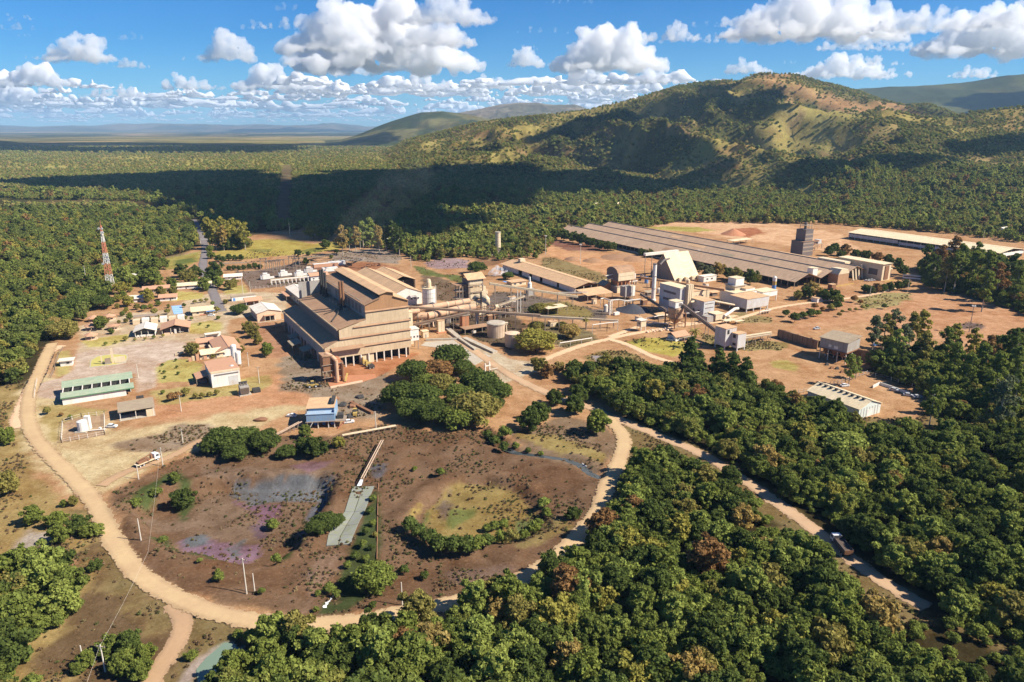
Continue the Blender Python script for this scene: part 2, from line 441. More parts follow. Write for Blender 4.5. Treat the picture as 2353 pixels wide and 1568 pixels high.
ZONES = [   # (colour, crop, outline, edge softness in metres, edge raggedness)
	(EARTH, '0', [(40, 1180), (60, 1000), (110, 800), (280, 650), (470, 560), (700, 520), (900, 560), (1250, 545), (1500, 505), (1950, 508), (2353, 540), (2600, 560), (2600, 760), (2353, 740), (2353, 810), (2100, 960), (1900, 960), (1760, 880), (1500, 850), (1420, 1000), (1420, 1080), (1300, 1250), (1000, 1440), (480, 1440), (300, 1330), (220, 1180)], 4, 8),
	((.34, .25, .105), '0', [(-60, 900), (40, 880), (70, 960), (60, 1020), (100, 1100), (210, 1170), (250, 1290), (330, 1390), (390, 1470), (370, 1700), (-300, 1700), (-300, 1000)], 5, 10),
	((.15, .10, .055), '0', [(230, 1250), (330, 1390), (395, 1480), (370, 1700), (200, 1700), (120, 1500), (190, 1330)], 6, 12),
	((.52, .30, .19), '0', [(-80, 1290), (60, 1275), (130, 1262), (150, 1300), (80, 1325), (-80, 1330)], 3, 6),
	((.42, .37, .32), 'A', [(60, 790), (180, 700), (260, 760), (230, 850), (120, 870), (30, 860)], 3, 7),
	((.10, .075, .06), 'A', [(150, 880), (220, 820), (340, 800), (370, 850), (300, 890), (200, 895)], 2, 5),
	((.56, .45, .26), '0', [(30, 960), (60, 880), (100, 850), (170, 940), (300, 990), (480, 960), (640, 890), (700, 940), (560, 1000), (420, 1050), (250, 1130), (150, 1140), (90, 1080)], 5, 8),
	((.52, .29, .16), '1', [(980, 1400), (1300, 1340), (1900, 1230), (2200, 1330), (2320, 1360), (2000, 1450), (1500, 1490), (1100, 1540), (960, 1500)], 4, 7),
	((.30, .225, .155), '9', [(930, 1150), (1100, 1080), (1500, 1020), (1700, 900), (1900, 900), (2100, 880), (1900, 1100), (1500, 1230), (1100, 1240)], 4, 9),
	((.30, .235, .17), '0', [(690, 830), (720, 790), (880, 840), (900, 900), (880, 960), (780, 965), (720, 905), (640, 900), (640, 800)], 4, 7),
	((.44, .20, .10), '2', [(640, 1290), (820, 1150), (1450, 1030), (1560, 1030), (1400, 1130), (1140, 1270), (1010, 1310), (690, 1375)], 1.5, 2),
	((.40, .22, .13), '1', [(1640, 880), (1900, 890), (2050, 1000), (2000, 1100), (1850, 1130), (1700, 1000)], 3, 5),
	# paved yard of the offices
	((.56, .45, .36), '1', [(520, 1080), (700, 1030), (1000, 1010), (1230, 990), (1280, 1060), (1200, 1130), (1070, 1160), (1050, 1320), (920, 1360), (920, 1230), (560, 1260), (440, 1270), (420, 1400), (250, 1390), (240, 1300), (400, 1260), (500, 1200)], 1.0, .6),
	((.55, .44, .30), '6', [(1000, 520), (1250, 400), (1480, 330), (2050, 320), (2353, 330), (2353, 560), (2000, 560), (1700, 640), (1650, 760), (1700, 900), (1700, 1500), (1500, 1400), (1550, 880), (900, 870), (0, 1000), (0, 700), (600, 560)], 2, 4),
	# lawns
	((.50, .43, .15), '6', [(100, 850), (560, 790), (540, 870), (300, 930), (90, 945), (20, 880)], 1, 1.5),
	((.50, .43, .15), '6', [(1000, 330), (1130, 310), (1390, 330), (1400, 390), (1200, 410), (1000, 425)], 1, 1.5),
	((.47, .41, .15), '6', [(1610, 270), (1860, 240), (1900, 330), (1650, 345)], 1, 2),
	((.48, .41, .15), '6', [(1230, 680), (1480, 640), (1600, 660), (1620, 740), (1450, 790), (1230, 790)], 1, 1.5),
	((.47, .42, .15), '6', [(860, 1170), (1000, 1090), (1230, 1080), (1380, 1140), (1360, 1230), (1310, 1330), (880, 1350)], 1, 1.5),
	((.42, .34, .14), '6', [(790, 1440), (1300, 1380), (1700, 1350), (1900, 1290), (2150, 1260), (2210, 1350), (2100, 1430), (1700, 1500), (900, 1600)], 2, 4),
	((.50, .43, .15), '9', [(660, 190), (720, 150), (800, 140), (1000, 130), (1080, 140), (1060, 200), (950, 230), (680, 265), (655, 230)], .8, .8),
	((.46, .38, .15), '9', [(290, 90), (420, 70), (430, 150), (440, 250), (430, 330), (280, 380), (270, 260)], 1, 1.5),
	((.40, .31, .13), '9', [(110, 700), (330, 690), (840, 740), (840, 790), (800, 870), (350, 880), (250, 1100), (120, 900)], 1.5, 4),
	((.44, .31, .20), '9', [(560, 830), (820, 800), (830, 1030), (340, 1110), (350, 900)], 1, 2),
	# fields at the back
	((.40, .33, .09), 'W', [(540, 240), (900, 160), (1100, 150), (1330, 160), (1500, 200), (1700, 170), (1830, 230), (1500, 290), (1100, 320), (860, 350), (560, 340)], 3, 5),
	((.24, .23, .07), 'W', [(860, 250), (1100, 250), (1080, 280), (950, 285)], 3, 5),
	((.20, .21, .06), 'W', [(1380, 260), (1500, 235), (1600, 240), (1560, 275), (1420, 285)], 3, 5),
	((.33, .29, .085), 'W', [(30, 340), (400, 270), (400, 340), (300, 410), (60, 450)], 2, 4),
	((.14, .17, .05), 'W', [(130, 360), (330, 330), (350, 370), (150, 410)], 2, 4),
	((.30, .24, .18), 'W', [(540, 385), (900, 370), (1320, 335), (1900, 260), (2160, 240), (2160, 275), (1500, 330), (900, 380), (560, 400)], 2, 3),
	((.21, .155, .125), 'W', [(750, 470), (1000, 450), (1300, 390), (1440, 410), (1620, 480), (1610, 580), (900, 640)], 1.5, 2),
	((.36, .18, .10), 'W', [(1430, 420), (1640, 390), (2050, 370), (2353, 430), (2353, 560), (1900, 460), (1650, 480)], 2, 4),
	((.30, .24, .19), 'W', [(1640, 370), (1750, 290), (2150, 250), (2353, 300), (2353, 400), (2000, 370)], 3, 6),
	((.15, .17, .06), '2', [(1490, 170), (1600, 190), (1780, 260), (2010, 270), (2010, 390), (1830, 290), (1580, 270)], 2, 3),
	((.19, .135, .09), '2', [(1590, 270), (1780, 290), (2010, 400), (2010, 560), (1730, 510), (1580, 380)], 2, 4),
	((.34, .25, .26), '3', [(30, 390), (150, 350), (320, 330), (480, 360), (480, 430), (330, 440), (150, 440)], 2, 6),
	((.27, .16, .09), '3', [(520, 330), (650, 300), (880, 300), (1000, 330), (870, 370), (640, 420)], 2, 4),
	((.56, .32, .17), '3', [(1030, 140), (1180, 120), (1330, 230), (1500, 280), (1800, 290), (2353, 350), (2353, 420), (2130, 470), (1800, 480), (1480, 420), (1300, 330), (1200, 220)], 3, 6),
	((.24, .125, .09), '3', [(1220, 150), (1500, 180), (1900, 230), (1700, 270), (1450, 260), (1260, 200)], 2, 6),
	((.27, .21, .10), '3', [(1190, 330), (1330, 330), (1700, 460), (1860, 520), (1860, 600), (1500, 510), (1200, 420)], 2, 5),
	((.17, .14, .12), '3', [(690, 660), (1050, 680), (1300, 740), (1500, 790), (1700, 830), (1890, 850), (1780, 940), (1500, 950), (900, 900), (650, 860)], 2, 6),
	((.25, .20, .08), '3', [(1160, 780), (1450, 760), (1700, 870), (1650, 950), (1400, 900), (1200, 900)], 2, 5),
	((.13, .095, .065), '3', [(100, 860), (560, 870), (900, 880), (1080, 1000), (880, 1230), (560, 1130), (250, 1060), (60, 1000)], 2, 5),
	((.21, .17, .09), '3', [(1050, 950), (1500, 980), (1700, 1060), (1790, 1140), (1500, 1230), (1350, 1200)], 2, 5),
	((.55, .47, .34), '3', [(60, 1160), (380, 1130), (700, 1260), (900, 1330), (1150, 1340), (1150, 1450), (1000, 1500), (800, 1568), (700, 1400), (430, 1250)], 2, 4),
	((.33, .40, .31), '3', [(360, 1250), (560, 1260), (640, 1330), (600, 1390), (470, 1340)], 2, 6),
	((.34, .30, .09), '3', [(1980, 1160), (2200, 1110), (2353, 1130), (2500, 1200), (2400, 1290), (2100, 1210)], 1.5, 3),
	((.27, .21, .09), '3', [(1600, 1300), (1800, 1240), (2000, 1240), (2300, 1390), (2353, 1460), (2000, 1400), (1700, 1370)], 1.5, 4),
	((.34, .32, .35), '3', [(1670, 1290), (1800, 1290), (1890, 1330), (1750, 1350)], 1, 3),
	# right-hand yards
	((.62, .40, .24), '4', [(500, 80), (900, 60), (1700, 60), (2300, 150), (2500, 300), (2300, 330), (1900, 270), (1350, 200), (800, 110)], 3, 5),
	((.40, .36, .11), '4', [(560, 100), (760, 95), (1040, 100), (1200, 130), (1000, 145), (700, 120)], 3, 6),
	((.40, .17, .09), '4', [(1290, 155), (1370, 115), (1560, 105), (1640, 150), (1500, 190)], 3, 5),
	((.50, .29, .165), '5', [(480, 590), (900, 570), (1300, 650), (1900, 760), (1900, 960), (1600, 1010), (1000, 900), (600, 800), (100, 880), (0, 700)], 3, 6),
	((.33, .28, .13), '5', [(470, 640), (650, 590), (880, 600), (900, 640), (740, 690), (560, 720)], 2, 5),
	((.17, .125, .11), '5', [(1220, 815), (1300, 800), (1420, 825), (1380, 850), (1250, 845)], 1, 3),
	((.30, .24, .115), '4', [(1330, 880), (1440, 860), (1700, 910), (1680, 950), (1430, 960)], 2, 4),
	((.40, .34, .12), '4', [(1700, 1310), (1850, 1290), (1960, 1330), (1900, 1370), (1750, 1350)], 2, 5),
	((.30, .25, .11), '4', [(1080, 1050), (1280, 1080), (1500, 1100), (1900, 1130), (1800, 1200), (1500, 1200), (1300, 1190), (1090, 1150)], 2, 6),
	((.42, .36, .09), '4', [(450, 1130), (560, 1080), (780, 1090), (960, 1140), (900, 1230), (830, 1260), (560, 1200)], 1.5, 2.5),
	((.25, .27, .07), '4', [(460, 1100), (560, 1090), (590, 1120), (500, 1140)], 2, 2),
	((.14, .12, .07), '5', [(560, 1090), (800, 1040), (1050, 1060), (1300, 1150), (1200, 1300), (960, 1280), (620, 1160)], 3, 6),
	# basins
	((.185, .115, .07), '0', [(255, 1130), (330, 1088), (440, 1040), (560, 1002), (760, 1005), (880, 975), (1000, 990), (1130, 985), (1200, 1030), (1390, 1090), (1395, 1140), (1380, 1170), (1310, 1245), (1185, 1330), (985, 1395), (750, 1424), (500, 1393), (330, 1310), (275, 1225)], 2.5, 5),
	((.24, .17, .11), '0', [(1180, 990), (1300, 960), (1400, 985), (1420, 1030), (1380, 1090), (1200, 1035)], 2, 5),
	((.20, .135, .09), 'A', [(700, 600), (950, 560), (1120, 480), (1270, 430), (1400, 520), (1700, 500), (1660, 680), (1500, 760), (1400, 720), (1060, 670), (760, 640)], 2, 5),
	((.21, .145, .10), 'B', [(0, 505), (300, 520), (640, 545), (900, 540), (880, 600), (560, 585), (150, 590), (0, 600)], 1.5, 4),
	((.15, .155, .165), 'A', [(1260, 440), (1300, 410), (1777, 405), (1850, 420), (1790, 490), (1560, 495), (1380, 500)],   .6, 3),
	((.20, .115, .155), 'A', [(1290, 480), (1400, 500), (1560, 490), (1540, 560), (1450, 600), (1390, 550)],   .6, 3),
	((.13, .13, .15), 'B', [(700, 720), (830, 655), (760, 850), (640, 1010), (630, 900)], .6, 2.5),
	((.22, .14, .185), 'A', [(985, 700), (1060, 680), (1250, 720), (1450, 720), (1470, 780), (1350, 820), (1180, 820), (1010, 790)],   .6, 3),
	((.14, .15, .16), 'A', [(1230, 740), (1330, 720), (1400, 760), (1330, 800), (1240, 810)], 1, 6),
	((.13, .14, .15), 'A', [(1020, 690), (1090, 680), (1120, 710), (1050, 730)], 1, 5),
	((.15, .10, .12), 'B', [(360, 830), (410, 840), (420, 920), (370, 910)], 1, 3),
	((.20, .12, .13), 'B', [(600, 510), (720, 470), (850, 480), (830, 540), (680, 560)], 1, 6),
	((.15, .145, .16), 'B', [(700, 1230), (790, 1170), (850, 1150), (800, 1220), (730, 1250)], 1, 3),
	((.14, .14, .16), 'B', [(1120, 540), (1190, 500), (1230, 540), (1190, 580), (1100, 580)], 1, 4),
	((.075, .095, .035), 'A', [(980, 790), (1180, 825), (1450, 850), (1640, 770), (1700, 740), (1560, 890), (1480, 895), (1050, 835)], 1, 4),
	((.075, .10, .035), 'A', [(690, 590), (740, 500), (900, 400), (1000, 370), (1080, 430), (1090, 500), (1020, 600), (940, 560), (960, 440), (800, 560)], 1.2, 4),
	((.08, .105, .04), 'A', [(840, 740), (930, 690), (950, 790), (880, 780)], 1, 3),
	((.27, .20, .075), 'C', [(245, 965), (238, 900), (380, 760), (480, 735), (620, 745), (770, 790), (850, 880), (930, 920), (880, 1000), (780, 1050), (600, 1065), (470, 1075), (330, 1035)], .8, 1.2),
	((.20, .15, .11), 'C', [(300, 850), (390, 770), (390, 900), (340, 960), (300, 880)], 1.5, 4),
	((.14, .16, .055), 'C', [(240, 900), (290, 880), (270, 960), (245, 965)], 1.5, 4),
	((.15, .17, .055), 'C', [(370, 890), (540, 880), (500, 910), (400, 960), (430, 1000), (380, 980)], 1.5, 5),
	((.14, .17, .055), 'C', [(300, 1020), (400, 1010), (470, 1070), (340, 1045)], 1.5, 4),
	((.13, .16, .06), 'C', [(750, 970), (850, 900), (920, 920), (860, 990), (770, 1010)], 1.5, 4),
	((.30, .225, .075), 'C', [(140, 960), (170, 900), (235, 830), (270, 830), (200, 960)], 1.2, 4),
	((.26, .20, .085), 'C', [(770, 1110), (930, 950), (960, 930), (1080, 1030), (960, 1110), (820, 1160)], 2, 5),
	((.30, .23, .09), 'C', [(780, 500), (960, 510), (1260, 620), (1270, 680), (1090, 610), (850, 580)], 1.5, 6),
	((.20, .135, .10), 'C', [(340, 1230), (600, 1260), (740, 1250), (560, 1310), (380, 1340)], 2, 5),
	((.065, .085, .033), 'B', [(890, 1420), (960, 1080), (1010, 980), (1120, 660), (1180, 680), (1165, 1100), (1090, 1420), (960, 1500), (800, 1495), (800, 1380)], 1.2, 3),
	((.25, .17, .12), 'B', [(780, 1080), (940, 1070), (880, 1180), (760, 1320), (700, 1500), (700, 1300)], 1.5, 4),
	((.30, .35, .28), 'A', [(1080, 1500), (1230, 1350), (1330, 1380), (1370, 1500), (1200, 1560)], 1, 4),
	((.36, .30, .26), 'A', [(1000, 1560), (1100, 1430), (1200, 1380), (1200, 1400), (1090, 1520), (1050, 1600)], 1, 3),
]
ZONES_W = [(np.array(c), np.array(PP(k, pts)), s, rgh) for c, k, pts, s, rgh in ZONES]
ROADS = {   # centre line, half width (m), colour
	'ring_road': ('0', [(120, 790), (88, 860), (66, 920), (70, 985), (108, 1040), (160, 1090), (205, 1140), (236, 1190), (262, 1245), (310, 1312), (380, 1362), (480, 1404), (600, 1430), (720, 1438), (850, 1425), (960, 1404), (1090, 1372), (1190, 1336), (1280, 1280), (1338, 1222), (1375, 1170), (1398, 1110), (1424, 1060), (1434, 1012), (1410, 975), (1370, 940)], 3.1),
	'branch_track': ('A', [(960, 1130), (1010, 1220), (1000, 1310), (950, 1400), (880, 1500), (800, 1640)], 2.6),
	'plant_road': ('0', [(1035, 770), (1080, 800), (1150, 848), (1215, 885), (1290, 915), (1370, 942), (1450, 976), (1540, 1012), (1620, 1048), (1700, 1098), (1780, 1152), (1850, 1202), (1920, 1256), (1990, 1310), (2060, 1357), (2130, 1395)], 2.8),
	'entrance_road': ('W', [(330, -40), (375, 30), (415, 130), (440, 210), (438, 300), (425, 380), (425, 460), (470, 560), (530, 690), (600, 860)], 3.6),
	'yard_track': ('3', [(1150, 1360), (1320, 1290), (1600, 1190), (1850, 1130), (2050, 1085), (2250, 1050), (2500, 1010), (2800, 960), (3100, 900)], 2.6),
	'hopper_track': ('3', [(1850, 1130), (1960, 1160), (2100, 1215), (2250, 1290), (2400, 1340), (2600, 1390)], 2.4),
	'dirt_path': ('A', [(560, 480), (640, 430), (760, 380), (900, 335), (1020, 280), (1130, 220), (1260, 170)], 2.2),
	'left_track': ('1', [(420, 1040), (330, 1090), (280, 1200), (200, 1350), (130, 1500), (120, 1600)], 3.0),
	'mine_road': ('0', [(1400, 775), (1500, 745), (1660, 740), (1800, 705), (1990, 680), (2080, 655)], 2.2),
}
ROADS_W = {n: (spline(PP(k, pts)), w) for n, (k, pts, w) in ROADS.items()}
def road_dist(x, y):
	d = np.full(x.shape, 1e9)
	for ln, w in ROADS_W.values():
		a = np.array(ln)
		m = (x > a[:, 0].min() - 30) & (x < a[:, 0].max() + 30) & (y > a[:, 1].min() - 30) & (y < a[:, 1].max() + 30)
		if m.any():
			d[m] = np.minimum(d[m], sdl(x[m], y[m], ln[::3] + [ln[-1]]) - w)
	return d
def cover(x, y, z):
	"""Base colour of the ground."""
	n = x.size
	w1 = fbm(x * .12, y * .12, 40, 4) - .5
	w2 = fbm(x * .016, y * .016, 41, 4)
	col = np.empty((n, 3))
	u, v = to_uv(x, y, z)
	far = y > 1150
	col[:] = (.21, .16, .075)
	fr = np.stack([np.full(n, FLOOR[i]) for i in range(3)], 1)
	nf = y < 1300
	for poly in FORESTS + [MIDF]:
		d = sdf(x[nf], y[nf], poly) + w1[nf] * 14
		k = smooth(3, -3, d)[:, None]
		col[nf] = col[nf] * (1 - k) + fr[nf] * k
	for c, poly, s, rgh in ZONES_W:
		lo = poly.min(0) - 25; hi = poly.max(0) + 25
		m = (x > lo[0]) & (x < hi[0]) & (y > lo[1]) & (y < hi[1])
		if not m.any():
			continue
		d = sdf(x[m], y[m], poly) + w1[m] * rgh * 1.6
		k = smooth(s * .5, -s * .5, d)[:, None]
		col[m] = col[m] * (1 - k) + c * k
	# far land: woods, savanna and fields
	if far.any():
		xf, yf, zf, uf, vf = x[far], y[far], z[far], u[far], v[far]
		f1 = fbm(xf * .0022, yf * .0035, 50, 5); f2 = fbm(xf * .012, yf * .012, 51, 4); f3 = fbm(xf * .0006, yf * .0011, 52, 4)
		wood = np.array([.095, .10, .033]); sav = np.array([.32, .27, .09]); dry = np.array([.36, .25, .12]); red = np.array([.42, .21, .11])
		c = np.empty((xf.size, 3)); c[:] = wood
		k = smooth(.47, .62, f1 * .6 + f2 * .4)[:, None]; c = c * (1 - k) + sav * k
		k = (smooth(.56, .70, f2 * .6 + f3 * .4) * .8)[:, None]; c = c * (1 - k) + dry * k
		pl = smooth(1500, 2600, yf) * smooth(8, 2, zf)
		k = (pl * smooth(.44, .56, f3))[:, None]; c = c * (1 - k) + np.array([.24, .22, .075]) * k
		k = (pl * smooth(.60, .68, f1))[:, None]; c = c * (1 - k) + np.array([.46, .34, .17]) * k
		band = smooth(2100, 2300, yf) * smooth(3700, 3300, yf) * smooth(12, 4, zf)
		k = (band * .85)[:, None]; c = c * (1 - k) + (np.array([.33, .30, .085]) * (.75 + .5 * f2[:, None])) * k
		# stripped mine benches on the summit and right shoulder
		top = sdf(uf, vf, [(1660, 178), (1690, 166), (1740, 176), (1800, 178), (1850, 197), (1920, 218), (2000, 238), (2060, 236), (2125, 270), (2060, 274), (1985, 262), (1915, 258), (1850, 224), (1800, 194), (1740, 184), (1700, 180)])
		k = (smooth(8, -6, top + (f2 - .5) * 40) * (yf > 2350))[:, None]
		c = c * (1 - k) + (np.array([.40, .25, .12]) * (.6 + .8 * f1[:, None])) * k
		trk = sdl(uf, vf, [(1795, 195), (1815, 230), (1838, 262), (1822, 285), (1815, 300), (1840, 328), (1880, 350), (1960, 370)])
		k = (smooth(5, 2, trk + (f2 - .5) * 6) * .8 * (zf > 20))[:, None]; c = c * (1 - k) + np.array([.46, .30, .16]) * k
		for cx, cy_, rx, ry in ((1650, 385, 70, 14), (1690, 345, 60, 14), (1270, 350, 90, 9), (1560, 300, 60, 14), (1450, 320, 70, 12), (1110, 310, 60, 16), (1380, 300, 60, 10), (2000, 300, 60, 12)):
			g = ((uf - cx) / rx) ** 2 + ((vf - cy_) / ry) ** 2 + (f2 - .5) * 3.2
			k = (smooth(1.2, .2, g) * .8)[:, None]; c = c * (1 - k) + np.array([.34, .23, .11]) * k
		b = smooth(1150, 1350, yf)[:, None]
		col[far] = col[far] * (1 - b) + c * b
	d = sdf(x, y, CUT)
	k = (smooth(4, -4, d) * (y > 700))[:, None]; col = col * (1 - k) + np.array([.17, .13, .085]) * k
	return np.clip(col * .92, .005, .9)
def grow(a, b, s0, f, cap):
	out = [a]; s = s0
	while out[-1] < b:
		s = min(s * f, cap); out.append(out[-1] + s)
	return out[1:]
xs = np.array([-v for v in reversed(grow(330, 2200, 3, 1.06, 27) + grow(2210, 7400, 27, 1.1, 200))] + list(np.arange(-330, -250, 3.0)) + list(np.arange(-250, 260, 1.5)) + list(np.arange(260, 460, 3.0)) + grow(459, 3000, 3, 1.06, 27) + grow(3010, 8200, 27, 1.1, 200))
ys = np.array(list(np.arange(96, 120, 3.0)) + list(np.arange(120, 420, 1.5)) + list(np.arange(420, 700, 3.0)) + list(np.arange(700, 1100, 5.0)) + grow(1100, 4300, 5, 1.04, 26) + grow(4310, 9600, 30, 1.1, 160))
GX, GY = np.meshgrid(xs, ys)
GZ = H(GX, GY)
keepv = np.abs(GX) < .86 * GY + 160
nx = len(xs)
ii = np.arange(len(ys) - 1)[:, None] * nx + np.arange(nx - 1)[None, :]
faces = np.stack([ii, ii + 1, ii + nx + 1, ii + nx], -1).reshape(-1, 4)
kv = keepv.ravel()
faces = faces[kv[faces].all(1)]
VX = np.stack([GX.ravel(), GY.ravel(), GZ.ravel()], 1)
used = np.zeros(len(VX), bool); used[faces.ravel()] = True
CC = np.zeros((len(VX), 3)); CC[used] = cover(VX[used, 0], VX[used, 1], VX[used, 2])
def ground_mat(name, s1, s2, bump):
	m, nt, out = newmat(name)
	at = N(nt, 'ShaderNodeAttribute'); at.attribute_name = 'zone'
	geo = N(nt, 'ShaderNodeNewGeometry')
	n1 = N(nt, 'ShaderNodeTexNoise', Scale=s1, Detail=8.0, Roughness=.68); nt.links.new(geo.outputs['Position'], n1.inputs['Vector'])
	n2 = N(nt, 'ShaderNodeTexNoise', Scale=s2, Detail=7.0, Roughness=.75); nt.links.new(geo.outputs['Position'], n2.inputs['Vector'])
	wv = N(nt, 'ShaderNodeTexNoise', Scale=s1 * 1.7, Detail=6.0, Roughness=.7, Distortion=2.4); nt.links.new(geo.outputs['Position'], wv.inputs['Vector'])
	n0 = N(nt, 'ShaderNodeTexNoise', Scale=s1 * .22, Detail=7.0, Roughness=.7, Distortion=.8); nt.links.new(geo.outputs['Position'], n0.inputs['Vector'])
	c = mixc(nt, ramp(nt, n0.outputs[0], .44, .66, 0, .9), at.outputs['Color'], (.70, .56, .46, 1), 'MULTIPLY')
	c = mixc(nt, ramp(nt, n1.outputs[0], .35, .65, 0, 1), c, (.66, .62, .56, 1), 'MULTIPLY')
	hi = mixc(nt, 1.0, at.outputs['Color'], (1.45, 1.4, 1.3, 1), 'MULTIPLY')
	c = mixc(nt, ramp(nt, n2.outputs[0], .52, .72, 0, .8), c, hi)
	lo = mixc(nt, 1.0, at.outputs['Color'], (.42, .40, .36, 1), 'MULTIPLY')
	c = mixc(nt, ramp(nt, wv.outputs[0], .54, .70, 0, .8), c, lo)
	b = N(nt, 'ShaderNodeBsdfDiffuse'); nt.links.new(c, b.inputs[0])
	bp = N(nt, 'ShaderNodeBump', Strength=.5, Distance=bump); nt.links.new(n2.outputs[0], bp.inputs['Height']); nt.links.new(bp.outputs[0], b.inputs['Normal'])
	nt.links.new(b.outputs[0], out.inputs[0])
	return m
M_GROUND = ground_mat('ground_earth', .16, 1.1, .35)
M_HILL = ground_mat('hill_scrub', .02, .11, 3.0)
def terrain_part(name, sel, mat):
	fs = faces[sel]
	idx = np.unique(fs)
	mp = np.full(len(VX), -1); mp[idx] = np.arange(len(idx))
	me = np_mesh(name, VX[idx], mp[fs], mat)
	ca = me.color_attributes.new('zone', 'FLOAT_COLOR', 'POINT')
	ca.data.foreach_set('color', np.concatenate([CC[idx], np.ones((len(idx), 1))], 1).astype(np.float32).ravel())
	o = bpy.data.objects.new(name, me); COL.objects.link(o); o['kind'] = 'structure'
	return o
fz = VX[faces].mean(1)
hillsel = (fz[:, 1] > 1100) & (fz[:, 2] > 5.0)
plainsel = (fz[:, 1] > 1300) & ~hillsel
terrain_part('ground', ~hillsel & ~plainsel, M_GROUND)
terrain_part('plain', plainsel, M_HILL)
terrain_part('hill', hillsel, M_HILL)
# ---- land beyond the survey sheet, out to the horizon
ysf = np.array(grow(9300, 36000, 160, 1.10, 3000)); tf_ = np.linspace(-.95, .95, 220)
FT, FY = np.meshgrid(tf_, ysf)
V2 = np.stack([(FT * FY).ravel(), FY.ravel(), np.full(FT.size, -2.0)], 1)
i2 = np.arange(len(ysf) - 1)[:, None] * len(tf_) + np.arange(len(tf_) - 1)[None, :]
f2_ = np.stack([i2, i2 + 1, i2 + len(tf_) + 1, i2 + len(tf_)], -1).reshape(-1, 4)
me = np_mesh('far_plain', V2, f2_, M_HILL)
q1 = fbm(V2[:, 0] * .0004, V2[:, 1] * .0003, 60, 4); q2 = fbm(V2[:, 0] * .0011, V2[:, 1] * .0006, 61, 4)
cc = np.array([.05, .06, .026])[None] * np.ones((len(V2), 1))
k = smooth(.50, .62, q1)[:, None]; cc = cc * (1 - k) + np.array([.22, .19, .08]) * k
k = smooth(.58, .66, q2)[:, None]; cc = cc * (1 - k) + np.array([.40, .30, .17]) * k
ca = me.color_attributes.new('zone', 'FLOAT_COLOR', 'POINT')
ca.data.foreach_set('color', np.concatenate([cc, np.ones((len(cc), 1))], 1).astype(np.float32).ravel())
fo = bpy.data.objects.new('far_plain', me); COL.objects.link(fo); fo['kind'] = 'structure'
def range_hills(name, rows, Y, depth, back, amp, cols, seed, wave=600.0):
	"""A far range: skyline as surveyed, slopes with gullies falling to the plain before and behind it."""
	T, Zs = ridge_tab(rows, Y)
	Zs = np.maximum(Zs, -3)
	t = np.linspace(T[0], T[-1], 260)
	s = np.concatenate([np.linspace(0, 1, 46), 1 + np.linspace(.06, 1, 14)])
	TT, SS = np.meshgrid(t, s)
	YY = np.where(SS <= 1, Y - depth * (1 - SS), Y + back * (SS - 1))
	XX = TT * YY
	pr = np.where(SS <= 1, .55 * SS + .45 * SS ** 2.2, np.clip(2 - SS, 0, 1))
	g = 1 - np.abs(2 * fbm(XX / wave, YY / (wave * 1.8), seed, 5) - 1) * 1.7
	zr = np.interp(TT, T, Zs)
	ZZ = zr * pr + (g - .4) * amp * np.clip(4 * SS * (1 - SS), 0, 1) * np.clip(zr / (np.max(Zs) + 1), .0, 1) + (fbm(XX / wave * 6, YY / wave * 6, seed + 3, 3) - .5) * amp * .12 * pr - 3 * (SS < .02)
	V = np.stack([XX.ravel(), YY.ravel(), ZZ.ravel()], 1)
	i = np.arange(len(s) - 1)[:, None] * len(t) + np.arange(len(t) - 1)[None, :]
	F = np.stack([i, i + 1, i + len(t) + 1, i + len(t)], -1).reshape(-1, 4)
	me = np_mesh(name, V, F, M_HILL)
	k = smooth(.40, .62, fbm(XX / wave * 2.2, YY / wave * 2.2, seed + 9, 4)).ravel()[:, None]
	c = np.array(cols[0]) * (1 - k) + np.array(cols[1]) * k
	ca = me.color_attributes.new('zone', 'FLOAT_COLOR', 'POINT')
	ca.data.foreach_set('color', np.concatenate([c, np.ones((len(c), 1))], 1).astype(np.float32).ravel())
	o = bpy.data.objects.new(name, me); COL.objects.link(o); o['kind'] = 'structure'
	return o
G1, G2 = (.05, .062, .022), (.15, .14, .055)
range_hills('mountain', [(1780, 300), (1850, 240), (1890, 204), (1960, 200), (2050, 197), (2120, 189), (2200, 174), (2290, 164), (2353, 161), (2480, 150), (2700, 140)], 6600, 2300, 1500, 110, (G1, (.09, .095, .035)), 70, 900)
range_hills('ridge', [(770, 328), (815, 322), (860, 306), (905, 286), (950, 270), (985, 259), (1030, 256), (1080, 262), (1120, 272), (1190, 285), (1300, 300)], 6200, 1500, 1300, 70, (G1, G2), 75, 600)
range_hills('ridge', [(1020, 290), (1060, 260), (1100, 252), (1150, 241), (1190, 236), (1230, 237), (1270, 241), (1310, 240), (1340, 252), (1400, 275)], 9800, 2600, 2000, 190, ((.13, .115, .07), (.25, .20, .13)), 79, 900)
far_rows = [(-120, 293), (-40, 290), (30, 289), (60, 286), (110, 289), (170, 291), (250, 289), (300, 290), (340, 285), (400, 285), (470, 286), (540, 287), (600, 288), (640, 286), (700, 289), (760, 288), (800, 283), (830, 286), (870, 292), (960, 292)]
range_hills('ridge', far_rows, 26000, 7000, 4000, 260, ((.07, .075, .06), (.17, .15, .11)), 83, 2200)
